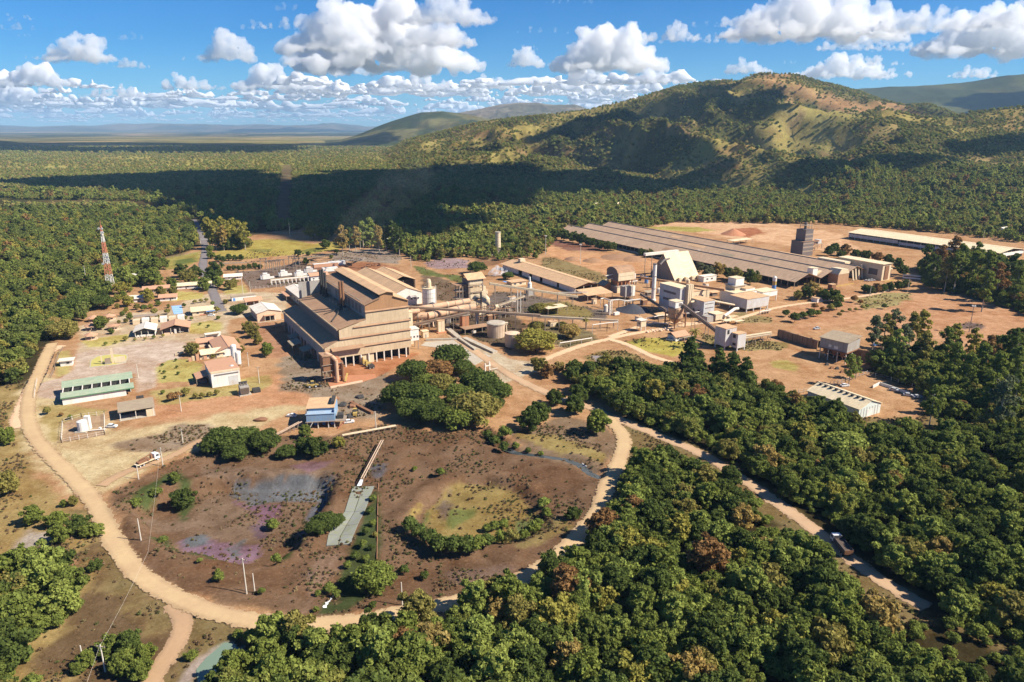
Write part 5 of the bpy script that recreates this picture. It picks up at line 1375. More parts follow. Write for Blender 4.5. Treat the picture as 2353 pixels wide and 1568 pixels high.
c.gable(0, 8.5, 0, 8, 0, 5, 7.4, W_BROWN, R_BROWN, axis='y')
# ------------------------------------------------------------------ arched rust-brown house
P = Q('4', 330, 690)
c = Bld('arched_bin_house', 'rust brown bin house with rounded roof on red columns', 'bin house', P)
c.box('wall', W_CREAM, 0, 15, 0, .3, 0, 4.6); c.box('wall', W_GREY, 0, .3, .4, 14, 0, 4.6)
c.box('deck', W_CONC, -.3, 15.3, -.3, 14.3, 4.6, 5.0)
for x in (1, 4.6, 8.2, 11.8, 14.4):
	c.box('column', REDB, x - .35, x + .35, .5, 1.2, 5.0, 9.2)
for x in (1, 8, 14.4):
	c.box('column', REDB, x - .35, x + .35, 12.6, 13.3, 5.0, 9.2)
c.box('inner_bin', REDB, 1.5, 13.9, 4, 10, 5.01, 9.2)
prof2 = [(-.3, 9.2), (13.5, 9.2), (13.5, 15.2), (12.3, 17.2), (9.5, 18.6), (6.6, 19), (3.7, 18.6), (.9, 17.2), (-.3, 15.2)]
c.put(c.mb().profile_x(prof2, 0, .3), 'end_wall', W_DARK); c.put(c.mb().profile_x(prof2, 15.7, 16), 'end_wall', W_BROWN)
c.box('cladding', W_CREAM, .3, 15.7, -.5, -.3, 9.2, 12.4); c.box('cladding', W_CREAM, .3, 15.7, -.5, -.3, 12.6, 15.2); c.box('cladding_gap', BLACK, .3, 15.7, -.29, -.1, 12.3, 12.7)
rf = c.mb()
pts = prof2[2:]
for (a0, a1), (b0, b1) in zip(pts[:-1], pts[1:]):
	rf.profile_x([(a0, a1), (b0, b1), (b0, b1 + .22), (a0, a1 + .22)], -.4, 16.4)
c.put(rf, 'roof', R_DUST)
c.put(c.mb().lathe(tuple((c.F @ Vector((8, -.8, 0)))[:2]), [(.5, 12.1), (.5, 12.9)], 8), 'vent', BLACK)
c.box('gantry', STEELW, 16, 19, 2, 6, 9, 13)
c.put(c.mb().bar((-7, 6, 13), (0, 6, 13.4), .5), 'pipe', STEELW); c.put(c.mb().bar((-7, 6, 10), (0, 6, 10.4), .4), 'pipe', STEELW)
for k in range(3):
	P = Q('4', 400 + 33 * k, 750 - 6 * k)
	c = Bld('filter_cell', f'{["grey shaded", "pale upright", "white upright"][k]} filter cell below the arched bin house, {["nearest the canopy", "middle of three", "farthest from the canopy"][k]}', 'filter cell', P)
	c.box('casing', (W_GREY, W_CREAM, W_WHITE)[k], 0, (7, 1.9, 2.2)[k], 0, (6, 3, 3)[k], 2.0, 9.4); c.posts([(.3, .3), ((7, 1.9, 2.2)[k] - .3, .3)], 0, 2.0, STEEL); c.put(c.mb().box(.1, (7, 1.9, 2.2)[k] - .1, .1, 2.6, 9.4, 9.7), 'cap', W_CREAM)
# white stack
c = Bld('white_stack', 'tall slim white chimney stack in the middle of the sinter plant', 'chimney', Q('4', 650, 757))
cc_ = tuple((c.F @ Vector((0, 0, 0)))[:2])
c.put(c.mb().lathe((0, 0), [(2.0, 0), (2.0, 1.2), (1.55, 1.6), (1.35, 26.5)], 16), 'shaft', W_WHITE, smooth=False); c.put(c.mb().lathe((0, 0), [(1.5, 26.5), (1.5, 27.2)], 16), 'rim', W_DARK)
for z in (9, 18):
	c.put(c.mb().lathe((0, 0), [(1.75, z), (1.75, z + .3)], 14), 'band', STEEL)
# round tower chimney on the mound
c = Bld('old_chimney', 'thick round cream chimney standing on a brown mound before the wood', 'chimney', Q('3', 765, 300))
c.put(c.mb().lathe((0, 0), [(8, -.2), (6.5, .5), (3.0, .9)], 16), 'footing', W_CONC)
c.put(c.mb().lathe((0, 0), [(2.9, .5), (2.5, 21.4)], 18), 'shaft', W_CREAM); c.put(c.mb().lathe((0, 0), [(2.75, 21.4), (2.75, 22.2)], 18), 'rim', W_CONC)
for z in (5, 9, 13, 17):
	c.put(c.mb().lathe((0, 0), [(2.9 - z * .018, z), (2.9 - z * .018, z + .25)], 16), 'band', W_BROWN)
# A-frame store
P = Q('4', 840, 592)
c = Bld('a_frame_store', 'bright cream steep A-frame store with grey gable end', 'store', P)
AW, AD, AH = 27, 30, 21
c.put(c.mb().profile_x([(0, 1.6), (AD / 2, AH), (AD / 2, AH + .3), (-.25, 1.7)], 0, AW), 'roof', R_CREAM); c.put(c.mb().profile_x([(AD / 2 + .02, AH), (AD, 1.6), (AD + .25, 1.7), (AD / 2 + .02, AH + .3)], 0, AW), 'roof', R_CREAM)
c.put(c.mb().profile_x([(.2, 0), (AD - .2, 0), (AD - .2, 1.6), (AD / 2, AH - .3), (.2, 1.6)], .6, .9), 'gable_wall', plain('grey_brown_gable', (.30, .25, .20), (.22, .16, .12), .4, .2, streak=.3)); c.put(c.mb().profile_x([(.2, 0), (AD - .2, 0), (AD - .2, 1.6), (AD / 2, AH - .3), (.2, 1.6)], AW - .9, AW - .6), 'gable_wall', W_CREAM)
c.box('plinth', W_CONC, 0, AW, -.2, .1, 0, 1.55)
for x in (3, 10, 17, 24):
	c.box('buttress', W_CREAM, x, x + 2.2, -2.4, -.25, 0, 3.4)
c.box('ridge_gallery', R_WHITE, -12, 24, AD / 2 - 1.4 + 9, AD / 2 + 1.4 + 9, 19, 21); c.posts([(-11, AD / 2 + 9), (-4, AD / 2 + 9)], 0, 19, STEEL, .4)
c.put(c.mb().path([(-9, 8, 14), (-3, 10, 17), (4, 12, 17)], .8), 'duct', W_DARK)
# long rust conveyor gallery from arched house to square tower
pa, pb = Q('4', 545, 550, 9.5), Q('4', 1290, 660, 12.0)
c = Bld('conveyor_gallery', 'long straight rust brown conveyor gallery crossing before the A-frame store', 'conveyor', (pa + pb) / 2, deg=0)
Fi = c.F.inverted()
c.put(c.mb().bar(Fi @ pa, Fi @ pb, 1.7, 1.5), 'gallery', plain('rust_gallery', (.44, .25, .13), (.3, .17, .09), .4, .3))
for t in np.linspace(.08, .95, 7):
	q = pa.lerp(pb, t); l = Fi @ q
	c.put(c.mb().bar((l.x - .6, l.y, 0), (l.x, l.y, l.z - .7), .22).bar((l.x + .6, l.y, 0), (l.x, l.y, l.z - .7), .22), 'trestle', STEEL)
# square stepped tower
P = Q('4', 1372, 782)
c = Bld('stepped_tower', 'square pale tower of stacked boxes on rusty legs', 'tower', P - E1 * .5)
for x in (.5, 9.5):
	for y in (.5, 8.5):
		c.box('leg', RUST, x - .4, x + .4, y - .4, y + .4, 0, 7.6)
for k in range(9):
	c.put(c.mb().bar((TR.uniform(0, 5), TR.uniform(0, 6), TR.uniform(.5, 4)), (TR.uniform(5, 10), TR.uniform(1, 8), TR.uniform(2, 7)), .4), 'pipe', RUST)
c.box('machinery', RUST, 2.5, 7.5, 2.5, 6.5, 0, 5)
c.shell(0, 10, 0, 9, 7.6, 12.4, W_CREAM); c.flat(0, 10, 0, 9, 12.4, W_CONC, .9, .3); c.shell(1.2, 9.4, .8, 8, 12.72, 17.6, W_WHITE); c.flat(1.2, 9.4, .8, 8, 17.6, R_CREAM, .3); c.box('floor', W_CONC, 0, 10, 0, 9, 7.3, 7.597)
for z in (8.4, 10.4):
	c.box('band', W_CONC, 0, 10, -.1, -.004, z, z + .5)
# white plant on stilts
P = Q('4', 1480, 862)
c = Bld('white_screen_plant', 'white box plant raised on stilts, largest of the three white blocks', 'screening plant', P)
WW, WL = 21, 15.5
c.posts([(x, y) for x in (.4, 7, 14, WW - .4) for y in (.4, WL - .4)], 0, 2.6, W_BLUE, .6); c.shell(0, WW, 0, WL, 2.6, 9.0, W_BLUE); c.flat(0, WW, 0, WL, 9.0, R_TAN, .25); c.box('floor', W_CONC, 0, WW, 0, WL, 2.2, 2.597)
for x in (3, 6, 9, 12):
	c.put(c.mb().lathe((x, 3), [(.3, .6), (1.2, 2.2)], 8), 'hopper', M_BLUEP)
c = Bld('white_upper_block', 'white block with teal band behind the raised white plant', 'screening plant', P + E2 * 17 + E1 * 6)
c.shell(0, 22, 0, 13, 0, 9.2, W_WHITE); c.flat(0, 22, 0, 13, 9.2, R_CREAM, .4); c.box('band', plain('teal_paint', (.06, .22, .24)), .5, 21.5, -.08, -.004, 1.6, 3.4); c.posts([(11, -2.3), (21.6, -2.3)], 0, 8, STEELW, .4); c.shell(12, 21, 1, 8, 9.5, 10.8, W_WHITE); c.flat(12, 21, 1, 8, 10.8, R_TAN, .2)
c = Bld('white_open_shed', 'white clad open shed at the right end of the white blocks', 'shed', P + E2 * 14 + E1 * 31)
c.posts([(.4, .4), (7, .4), (14.6, .4), (.4, 9.6), (14.6, 9.6)], 0, 4, STEELW, .5); c.shell(0, 15, 0, 10, 4, 7.6, W_WHITE); c.flat(0, 15, 0, 10, 7.6, R_CREAM, .3); c.box('back_panel', W_DARK, .6, 14.4, 8.6, 8.8, 0, 4)
c = Bld('painted_silo', 'slim silo painted yellow and blue beside the white blocks', 'silo', Q('4', 1725, 655))
c.put(c.mb().lathe((0, 0), [(1.6, 0), (1.6, 3.5)], 12), 'blue_section', M_BLUEP); c.put(c.mb().lathe((0, 0), [(1.6, 3.5), (1.6, 6.5)], 12), 'yellow_section', M_YEL); c.put(c.mb().lathe((0, 0), [(1.6, 6.5), (1.6, 9.4), (.5, 10.4)], 12), 'white_section', W_WHITE)
c = Bld('office_cabin', 'small white site cabin among trees left of the square of shrubs', 'cabin', Q('4', 2112, 775))
c.shell(0, 15, 0, 5, 0, 3.0, W_WHITE, th=.2); c.flat(0, 15, 0, 5, 3.0, R_TAN, .3); c.win('f', 0, 2, 3.4, 1.2, 2.2); c.win('f', 0, 6, 7.4, 1.2, 2.2); c.box('door', W_DARK, 10, 11, -.05, -.003, 0, 2.1)
c = Bld('pale_tanker_shed', 'small pale flat shed in front of the ore shed wall beside shrubs', 'shed', Q('4', 1100, 592))
c.shell(0, 14, 0, 6, 0, 4.4, W_WHITE); c.flat(0, 14, 0, 6, 4.4, R_WHITE, .4); c.win('f', 0, 3, 5, 1.6, 2.8); c.win('f', 0, 8, 10, 1.6, 2.8)
# grey tall panel and blocks
P = Q('4', 935, 905)
c = Bld('tall_grey_block', 'tall grey block with a narrow ribbed tower on its corner', 'building', P)
c.shell(0, 9, 6, 26, 0, 18.2, W_BLUE); c.flat(0, 9, 6, 26, 18.2, R_CREAM, .2)
for k in range(3):
	c.box('rib', W_CREAM, 4.5 + k * 1.6, 5.7 + k * 1.6, 3.2, 5.9, 0, 20.5)
for z in (8, 13):
	c.box('louvre', W_DARK, -.06, -.004, 10, 22, z, z + 1.6)
c = Bld('brown_roof_block', 'grey walled block with brown roof beside the tall grey block', 'building', Q('4', 1095, 915))
c.shell(0, 9.5, 0, 14, 0, 11.2, W_BLUE); c.flat(0, 9.5, 0, 14, 11.2, R_TAN, .2)
for z in (3, 6.4, 9.2):
	c.win('f', 0, 1, 8.5, z, z + .5, W_DARK, 'band', False)
c.win('l', 0, 3, 5, 3, 5); c.win('l', 0, 8, 10, 3, 5)
c = Bld('back_white_block', 'white flat block with tan roof behind the tall grey block', 'building', Q('4', 990, 790))
c.shell(0, 17, 0, 10, 0, 9, W_CREAM); c.flat(0, 17, 0, 10, 9, R_TAN, .3); c.win('f', 0, 3, 5, 4, 6); c.win('f', 0, 9, 11, 4, 6)
c = Bld('low_cream_box', 'low cream box on a plinth joined to a slanting pipe', 'bin', Q('4', 1205, 950))
c.posts([(.4, .4), (7.6, .4), (.4, 6.6), (7.6, 6.6)], 0, 1.2, STEEL); c.shell(0, 8, 0, 7, 1.2, 5, W_CREAM); c.flat(0, 8, 0, 7, 5, R_CREAM, .2); c.box('side_bin', W_GREY, -6.5, -.3, 1, 6, .5, 4.2)
pp = MB(); pp.path([Q('4', 1285, 892, 3.5), Q('4', 1330, 862, 4.5), Q('4', 1375, 830, 5.5), Q('4', 1410, 825, 5.5)], .95, 10)
tag(pp.build('slanting_pipe', STEELW), 'thick pale pipe slanting from cream box to the white plant', 'pipe')
pp = MB(); pp.path([Q('4', 985, 768, 10), Q('4', 1120, 745, 9.5), Q('4', 1375, 795, 4.5)], .7, 8)
tag(pp.build('yellow_duct', W_CREAM), 'pale yellow duct sagging from the grey block to the white plant', 'duct')
c = Bld('flat_canopy', 'low flat cream canopy right of the cream box', 'canopy', Q('4', 1300, 975))
c.box('roof', R_CREAM, 0, 9, 0, 4, 2.4, 2.6); c.posts([(.3, .3), (8.7, .3), (.3, 3.7), (8.7, 3.7)], 0, 2.4, STEEL); c.box('lower_roof', R_CREAM, 6, 13, -3, -.3, 2.0, 2.2); c.posts([(12.5, -2.6), (6.4, -2.6)], 0, 2, STEEL)
# feed silo with frame, cabin and inclined belt
P = Q('4', 845, 985)
c = Bld('feed_silo', 'brown feed silo in a rusty frame with white cabin on top', 'silo', P)
for x in (-4.4, 4.4):
	for y in (-4.4, 4.4):
		c.box('leg', RUST, x - .3, x + .3, y - .3, y + .3, 0, 9)
c.put(c.mb().lathe((0, 0), [(1.2, 2.2), (4.6, 6), (4.8, 12), (4.2, 12.6)], 16), 'bin', plain('silo_brown', (.50, .33, .2), (.34, .2, .11), .5, .3, streak=.4))
for z in (3, 6, 9):
	fb = c.mb()
	for a0, a1 in (((-4.4, -4.4), (4.4, -4.4)), ((4.4, -4.4), (4.4, 4.4)), ((4.4, 4.4), (-4.4, 4.4)), ((-4.4, 4.4), (-4.4, -4.4))):
		fb.bar((*a0, z), (*a1, z), .3)
	c.put(fb, 'frame_ring', RUST)
c.box('top_deck', STEEL, -4, 5, -4, 4, 12.6, 12.8); c.shell(-3.5, 2.5, -3, 3, 12.8, 16.6, W_WHITE); c.flat(-3.5, 2.5, -3, 3, 16.6, R_CREAM, .3); c.win('f', -3, -.6, 1.8, 13.6, 15.6, W_DARK)
def conveyor(name, label, pa, pb, w, mat, n, hoods=True, hw=1.4, cat='conveyor', legm=None):
	"""Belt gallery between two points on trestles."""
	ob = thing(name, label, cat, ((pa + pb) / 2).to_tuple()[:2] + (0,))
	g = MB().bar(pa, pb, w, .5).build('deck', legm or STEEL, ob)
	up = Vector((0, 0, 1))
	if hoods:
		MB().bar(pa + up * (hw / 2 + .27), pb + up * (hw / 2 + .27), w * .8, hw).build('hood', mat, ob)
	d = (pb - pa); d.z = 0; d.normalize(); sd = Vector((-d.y, d.x, 0))
	for s_ in (-1, 1):
		MB().bar(pa + sd * w * .62 * s_ + up * 1.2, pb + sd * w * .62 * s_ + up * 1.2, .12).build('handrail', legm or STEEL, ob)
	for t in np.linspace(.06, .94, n):
		q = pa.lerp(pb, t)
		if q.z > 1.6:
			m = MB()
			for s_ in (-1, 1):
				m.bar((q.x + sd.x * w * .9 * s_, q.y + sd.y * w * .9 * s_, 0), (q.x + sd.x * w * .45 * s_, q.y + sd.y * w * .45 * s_, q.z - .26), .26)
			m.bar(Vector((q.x, q.y, q.z * .5)) - sd * w * .6, Vector((q.x, q.y, q.z * .5)) + sd * w * .6, .18)
			m.build('trestle', legm or STEEL, ob)
	return ob
DKB = plain('dark_belt', (.12, .09, .08), (.2, .14, .09), .4, .5)
conveyor('inclined_conveyor', 'long dark conveyor climbing from the pale blue tower to the silo cabin', Q('4', 1285, 1090, 5), Q('4', 880, 780, 14), 1.7, DKB, 4)
P = Q('4', 1285, 1200)
c = Bld('pale_blue_tower', 'pale blue crusher tower of two blocks standing on legs', 'tower', P)
c.posts([(.4, .4), (8, .4), (.4, 7.6), (8, 7.6)], 0, 2.2, W_BLUE, .6); c.shell(0, 8.4, 0, 8, 2.2, 12.4, W_BLUE); c.flat(0, 8.4, 0, 8, 12.4, R_TAN, .25); c.box('opening', DARKG, 1.2, 2.8, -.06, -.003, 9.2, 11.6)
c.posts([(5, -4.4), (10.6, -4.4), (10.6, -.6)], 0, 1.8, W_BLUE, .6); c.shell(4.6, 11, -4.8, -.1, 1.8, 9.8, W_BLUE); c.flat(4.6, 11, -4.8, -.4, 9.8, R_TAN, .2); c.win('l', 4.6, -3.6, -1.2, 3.0, 4.4, DARKG, 'opening', False); c.win('l', 4.6, -3.2, -1.2, 7.2, 9.3, DARKG, 'opening', False)
conveyor('low_conveyor', 'low conveyor linking the pale blue tower to the retaining wall', Q('4', 1470, 1090, 5), Q('4', 1700, 1055, 3), 1.3, W_CREAM, 4)
c = Bld('brown_cottage', 'small brown roofed cottage beside a palm and the grass triangle', 'cottage', Q('4', 850, 1120))
c.shell(0, 9.5, 0, 7, 0, 3, W_WHITE); c.gable(0, 9.5, 0, 7, 3.0, 3.02, 4.7, W_WHITE, R_CLAY, axis='x', over=.9, sides=''); c.box('lean_to', R_BROWN, 4, 12, -3, -.9, 2.3, 2.45); c.posts([(4.2, -2.8), (11.7, -2.8)], 0, 2.3, STEEL); c.box('door', W_DARK, 5.5, 6.5, -.05, -.003, 0, 2.1); c.win('f', 0, 1.2, 2.6, 1, 2)
# ------------------------------------------------------------------ retaining wall and hopper house
WALLM = plain('brown_retaining_wall', (.36, .22, .13), (.22, .14, .09), .5, .3, streak=.5)
wa, wb, wc, wd = Q('4', 1760, 1085), Q('4', 2110, 1190), Q('5', 470, 1062), Q('5', 640, 1095)
for nm_, p0, p1, hh, lab in (('retaining_wall', wa, wb, 5.2, 'brown retaining wall topped with grass left of the hopper house'), ('retaining_wall', wc, wd, 6.4, 'brown ribbed retaining wall right of the hopper house')):
	ob = thing(nm_, lab, 'wall', p0)
	d = (p1 - p0); L_ = d.length; d.normalize(); nn = Vector((-d.y, d.x, 0))
	k = int(L_ / 3.4)
	for i in range(k):
		q0 = p0 + d * (L_ * i / k + .06); q1 = p0 + d * (L_ * (i + 1) / k - .06)
		MB().hexa([q0, q1, q1 + nn * .5, q0 + nn * .5], [v + Vector((0, 0, hh)) for v in (q0, q1, q1 + nn * .5, q0 + nn * .5)]).build('panel', WALLM, ob)
		MB().hexa([q0 - nn * .35 - d * .2, q0 - nn * .35 + d * .2, q0 + d * .2 - nn * .01, q0 - d * .2 - nn * .01], [v + Vector((0, 0, hh - .5)) for v in (q0 - nn * .35 - d * .2, q0 - nn * .35 + d * .2, q0 + d * .2 - nn * .01, q0 - d * .2 - nn * .01)]).build('rib', WALLM, ob)
	up = Vector((0, 0, hh))
	V = []; F = []
	nxx, nyy = 24, 12
	for j in range(nyy + 1):
		for i in range(nxx + 1):
			t = i / nxx; s_ = j / nyy
			q = p0 + d * (L_ * t + (2.0 * s_ * (1 if t > .5 else -1) * abs(2 * t - 1))) + nn * (.5 + 16 * s_)
			z = (hh - .2 + .9 * vnoise(i * .6, j * .6, 3)) * (1 - s_) ** 1.3 - .2
			V.append((q.x, q.y, float(z)))
	F = [(j * (nxx + 1) + i, j * (nxx + 1) + i + 1, (j + 1) * (nxx + 1) + i + 1, (j + 1) * (nxx + 1) + i) for j in range(nyy) for i in range(nxx)]
	m = MB(); m.v = V; m.f = F
	m.build('grassy_bank', plain('bank_grass', (.26, .20, .09), (.36, .23, .12), .5, .4), ob)
P = Q('5', 238, 1050)
c = Bld('hopper_house', 'grey two storey hopper house on thin legs over machinery', 'hopper house', P, deg=-50)
c.posts([(x, y) for x in (.4, 5, 10, 14.6) for y in (.4, 7, 13.6)], 0, 6.4, STEELW, .4); c.shell(0, 15, 0, 14, 6.4, 11.6, W_GREY); c.put(c.mb().profile_x([(-.6, 11.6), (14.6, 12.9), (14.6, 13.15), (-.6, 11.85)], -.6, 15.6), 'roof', R_BROWN); c.box('floor', RUST, -.6, 15.6, -.6, 14.6, 6.0, 6.397)
c.win('f', 0, 5, 6.4, 7.6, 8.8, W_WHITE); c.win('f', 0, 8, 10, 7.2, 8.6, W_WHITE)
for x in (2.5, 7, 11.5):
	c.put(c.mb().lathe((x, 3), [(.5, 2.5), (2.0, 5.9)], 10), 'hopper', RUST)
c.box('deck', RUST, -1, 16, -1.2, -.65, 4.2, 4.5)
for x in (0, 4, 8, 12, 16):
	c.put(c.mb().bar((x - 1 if x else -1, -1.1, 4.5), (x - 1 if x else -1, -1.1, 5.6), .12), 'handrail_post', STEEL)
c.box('dark_back', DARKG, .6, 14.4, 9, 9.2, 0, 5.9)
for k in range(5):
	m = MB(); q = Q('5', 290 + 36 * k, 1105 + 14 * k + (k % 2) * 10)
	m.add([(q.x + dx, q.y + dy, dz) for dx, dy, dz in ((0, 0, 0), (2.2, .4, 0), (2.6, 2, 0), (.4, 2.2, 0), (.5, .6, 1.2), (1.8, .8, 1.0), (1.9, 1.7, 1.3), (.6, 1.6, .9))], [(3, 2, 1, 0), (4, 5, 6, 7), (0, 1, 5, 4), (1, 2, 6, 5), (2, 3, 7, 6), (3, 0, 4, 7)])
	tag(m.build('scrap_heap', RUST if k % 2 else BLACK), f'{"rusty" if k % 2 else "black"} scrap heap below the hopper house, {["first", "second", "third", "fourth", "fifth"][k]} from its left leg', 'scrap')
# ------------------------------------------------------------------ white shed with vents, lower right
P = Q('5', 620, 1505); P2 = Q('5', 517, 1480)
c = Bld('vented_shed', 'white ribbed gabled shed with a row of roof vents by the forest', 'shed', P2)
c.gable(0, 15, 0, 26, 0, 4.6, 7.2, plain('ribbed_white_wall', (.66, .70, .64), (.35, .42, .36), .5, 1.2), R_CREAM, over=.5)
for x in np.arange(1.4, 14, 1.9):
	c.box('wall_rib', W_BLUE, x, x + .5, -.09, -.004, 0, 4.4)
c.box('door', W_WHITE, 5.6, 9.2, -.12, -.092, 0, 3.3)
for k in range(9):
	c.put(c.mb().profile_x([(2 + k * 2.7, 6.9), (3.2 + k * 2.7, 6.9), (3.0 + k * 2.7, 7.75), (2.2 + k * 2.7, 7.75)], 5.6, 6.8), 'roof_vent', BLACK)
# ================================================================== KILN LINE, TOWERS, TANKS
# white silo beside the hall
c = Bld('white_silo', 'stout white silo with yellow stained top beside the furnace hall', 'silo', Q('2', 1660, 575), deg=0)
c.put(c.mb().lathe((0, 0), [(4.6, 0), (4.6, 13.2)], 22), 'shell', W_WHITE, smooth=False)
for z in (3.3, 6.6, 9.9):
	c.put(c.mb().lathe((0, 0), [(4.68, z), (4.68, z + .16)], 22), 'ring', W_GREY)
c.put(c.mb().lathe((0, 0), [(4.9, 13.2), (4.9, 13.5)], 22), 'deck', W_CREAM); c.put(c.mb().lathe((0, 0), [(1.8, 13.5), (1.8, 17.2), (1.2, 19.5)], 12), 'top_filter', W_CREAM)
rl = c.mb()
for i in range(16):
	a = 2 * math.pi * i / 16; b2 = 2 * math.pi * (i + 1) / 16
	rl.bar((4.7 * math.cos(a), 4.7 * math.sin(a), 13.5), (4.7 * math.cos(a), 4.7 * math.sin(a), 14.7), .1); rl.bar((4.7 * math.cos(a), 4.7 * math.sin(a), 14.6), (4.7 * math.cos(b2), 4.7 * math.sin(b2), 14.6), .1)
c.put(rl, 'railing', STEEL); c.put(c.mb().tube((4.9, -1, 0), (4.9, -1, 15), .25), 'pipe', STEELW)
# preheater tower
P = Q('2', 2050, 640)
c = Bld('preheater_tower', 'tall dusty kiln preheater tower with gabled cap and dark open flank', 'tower', P)
TW, TL, TH = 11, 10, 23.4
for x in (.4, TW - .4):
	for y in (.4, TL - .4):
		c.box('column', STEEL, x - .4, x + .4, y - .4, y + .4, 0, TH)
c.gable(0, TW, 0, TL, 20, 23.4, 26, W_CREAM, R_TAN, axis='x', over=1.4, sides='')
for z in (4.5, 9, 13.5, 18):
	c.box('floor', STEEL, -.5, TW + .5, -.5, TL + .5, z, z + .3)
	c.box('wall_panel', W_TAN if z != 9 else W_CREAM, 1.2, TW - 2, .1, .3, z + .6, z + 3.6)
c.box('wall', W_DARK, 0, .2, .9, TL - .9, 3, 23); c.box('wall', W_CREAM, .9, TW - .9, 0, .2, 19.5, 23.3); c.box('stair_shaft', W_CREAM, TW - 1.6, TW + 1.8, -.9, 1.8, .2, 14)
c.put(c.mb().lathe((7, 4), [(.4, 5), (1.8, 8), (1.8, 12)], 12), 'cyclone', W_CREAM); c.put(c.mb().lathe((3.4, 4), [(.4, 11), (1.7, 13.6), (1.7, 17.4)], 12), 'cyclone', RUST)
c.put(c.mb().lathe((TW + 3.4, 2.5), [(.6, .5), (2.4, 3), (2.4, 8), (.8, 10)], 14), 'vessel', W_CREAM); c.put(c.mb().tube((TW + 3.4, 2.5, 10), (TW - 1, 4, 15), .8), 'duct', W_CREAM); c.box('side_box', W_CREAM, TW + .4, TW + 4, 4, 8, 12, 16)
c.put(c.mb().path([(TW + 1, 7, 14), (TW + 6, 7, 9), (TW + 7, 6, 0)], 1.1, 10), 'duct', W_DARK)
for x in np.arange(-1.2, -8, -2.4):
	c.box('column', STEEL, x, x + .4, 2, 2.4, 0, 19); c.box('column', STEEL, x, x + .4, 8, 8.4, 0, 19)
for z in (5, 10, 15, 19):
	c.box('side_deck', STEEL, -8, -.6, 1.8, 8.6, z, z + .25)
c.box('side_roof', R_DUST, -8.4, -.55, 1.4, 9, 19.3, 19.5); c.put(c.mb().lathe((-4.4, 5), [(.4, 5), (1.6, 7), (1.6, 13)], 10), 'cyclone', W_DARK)
# the gas ducts and kilns
def duct(name, label, pts, r, mat, rings=True, legs=True, cat='kiln'):
	ob = thing(name, label, cat, (pts[0].x, pts[0].y, 0))
	for a, b2 in zip(pts[:-1], pts[1:]):
		MB().tube(a, b2, r, r, 16).build('tube', mat, ob, smooth=False)
		d = b2 - a
		n_ = max(1, int(d.length / 9))
		for i in range(n_):
			q = a.lerp(b2, (i + .5) / n_); dd = d.normalized()
			if rings:
				MB().tube(q - dd * .4, q + dd * .4, r * 1.09, r * 1.09, 16).build('ring', W_CREAM if i % 2 else STEEL, ob)
			if legs and q.z - r > 1.0:
				m = MB(); s_ = Vector((-dd.y, dd.x, 0))
				m.bar((q.x + s_.x * r * .8, q.y + s_.y * r * .8, 0), (q.x + s_.x * r * .8, q.y + s_.y * r * .8, q.z - r * .5), .4).bar((q.x - s_.x * r * .8, q.y - s_.y * r * .8, 0), (q.x - s_.x * r * .8, q.y - s_.y * r * .8, q.z - r * .5), .4)
				m.build('support', STEEL, ob)
	return ob
duct('rotary_kiln', 'upper long dusty rotary kiln tube behind, running to the preheater tower', [Q('2', 1470, 612, 9), Q('2', 1620, 590, 9), Q('2', 1905, 545, 9.6), Q('2', 2050, 520, 9.6)], 1.9, DUCT)
duct('rotary_kiln', 'lower long dusty rotary kiln tube in front, nearest the conveyors', [Q('2', 1455, 672, 8), Q('2', 1640, 668, 8), Q('2', 1990, 592, 8.6), Q('2', 2110, 580, 8.6)], 2.3, DUCT)
duct('gas_duct', 'short fat gas duct leaving the right end of the furnace hall', [Q('2', 1452, 630, 12), Q('2', 1560, 618, 12)], 1.5, DUCT, False, False, 'duct')
c = Bld('burner_house', 'steel burner platform at the hall end of the lower kiln', 'platform', Q('2', 1590, 800))
c.posts([(x, y) for x in (0, 5) for y in (0, 5)], 0, 9, STEEL, .35)
for z in (3, 6, 9):
	c.box('deck', STEEL, -.4, 5.4, -.4, 5.4, z, z + .2)
c.put(c.mb().lathe((2.5, 2.5), [(.5, .4), (1.5, 2), (1.5, 5.5), (.5, 7)], 12), 'vessel', W_CREAM); c.put(c.mb().path([(2.5, 2.5, 6.8), (5.5, 3, 8.5), (8, 2, 4), (8, 1, .4)], .6, 8), 'pipe', W_PEACH); c.put(c.mb().path([(0, 0, 4), (-2, -1, 3), (-3, -2, .3)], .45, 8), 'pipe', RUST)
P = Q('2', 1600, 885)
c = Bld('switch_box', 'small cream windowless box before the burner platform', 'kiosk', P)
c.shell(0, 3.6, 0, 3.6, 0, 3.8, W_CREAM); c.flat(0, 3.6, 0, 3.6, 3.8, R_CREAM, .3); c.box('door', W_GREY, 1.2, 2.2, -.05, -.003, 0, 2.1)
P = Q('2', 1750, 835)
c = Bld('cream_cabinet', 'tall cream twin cabinet on a brown slab beside the kilns', 'cabinet', P)
c.box('base', REDB, -1.2, 5.4, -2, 4, -.1, .5); c.box('casing', W_CREAM, 0, 2, 0, 2.4, .5, 7.2); c.box('casing', W_CREAM, 2.15, 4.2, 0, 2.4, .5, 7.4); c.box('cap', R_TAN, -.2, 4.4, -.2, 2.6, 7.42, 7.6)
P = Q('2', 1985, 800)
c = Bld('kiln_pier', 'broad brown pier carrying the kilns left of the dark gap', 'pier', P)
c.box('shaft', REDB, 0, 4.6, 0, 4, 0, 8.6); c.box('head', W_CONC, -.4, 5, -.4, 4.4, 8.6, 9.2)
c = Bld('kiln_pier', 'slim grey pier under the conveyors right of the broad brown pier', 'pier', Q('2', 2120, 790))
c.box('shaft', W_GREY, 0, 1.6, 0, 1.6, 0, 9.5); c.box('head', W_CONC, -.3, 1.9, -.3, 1.9, 9.5, 10)
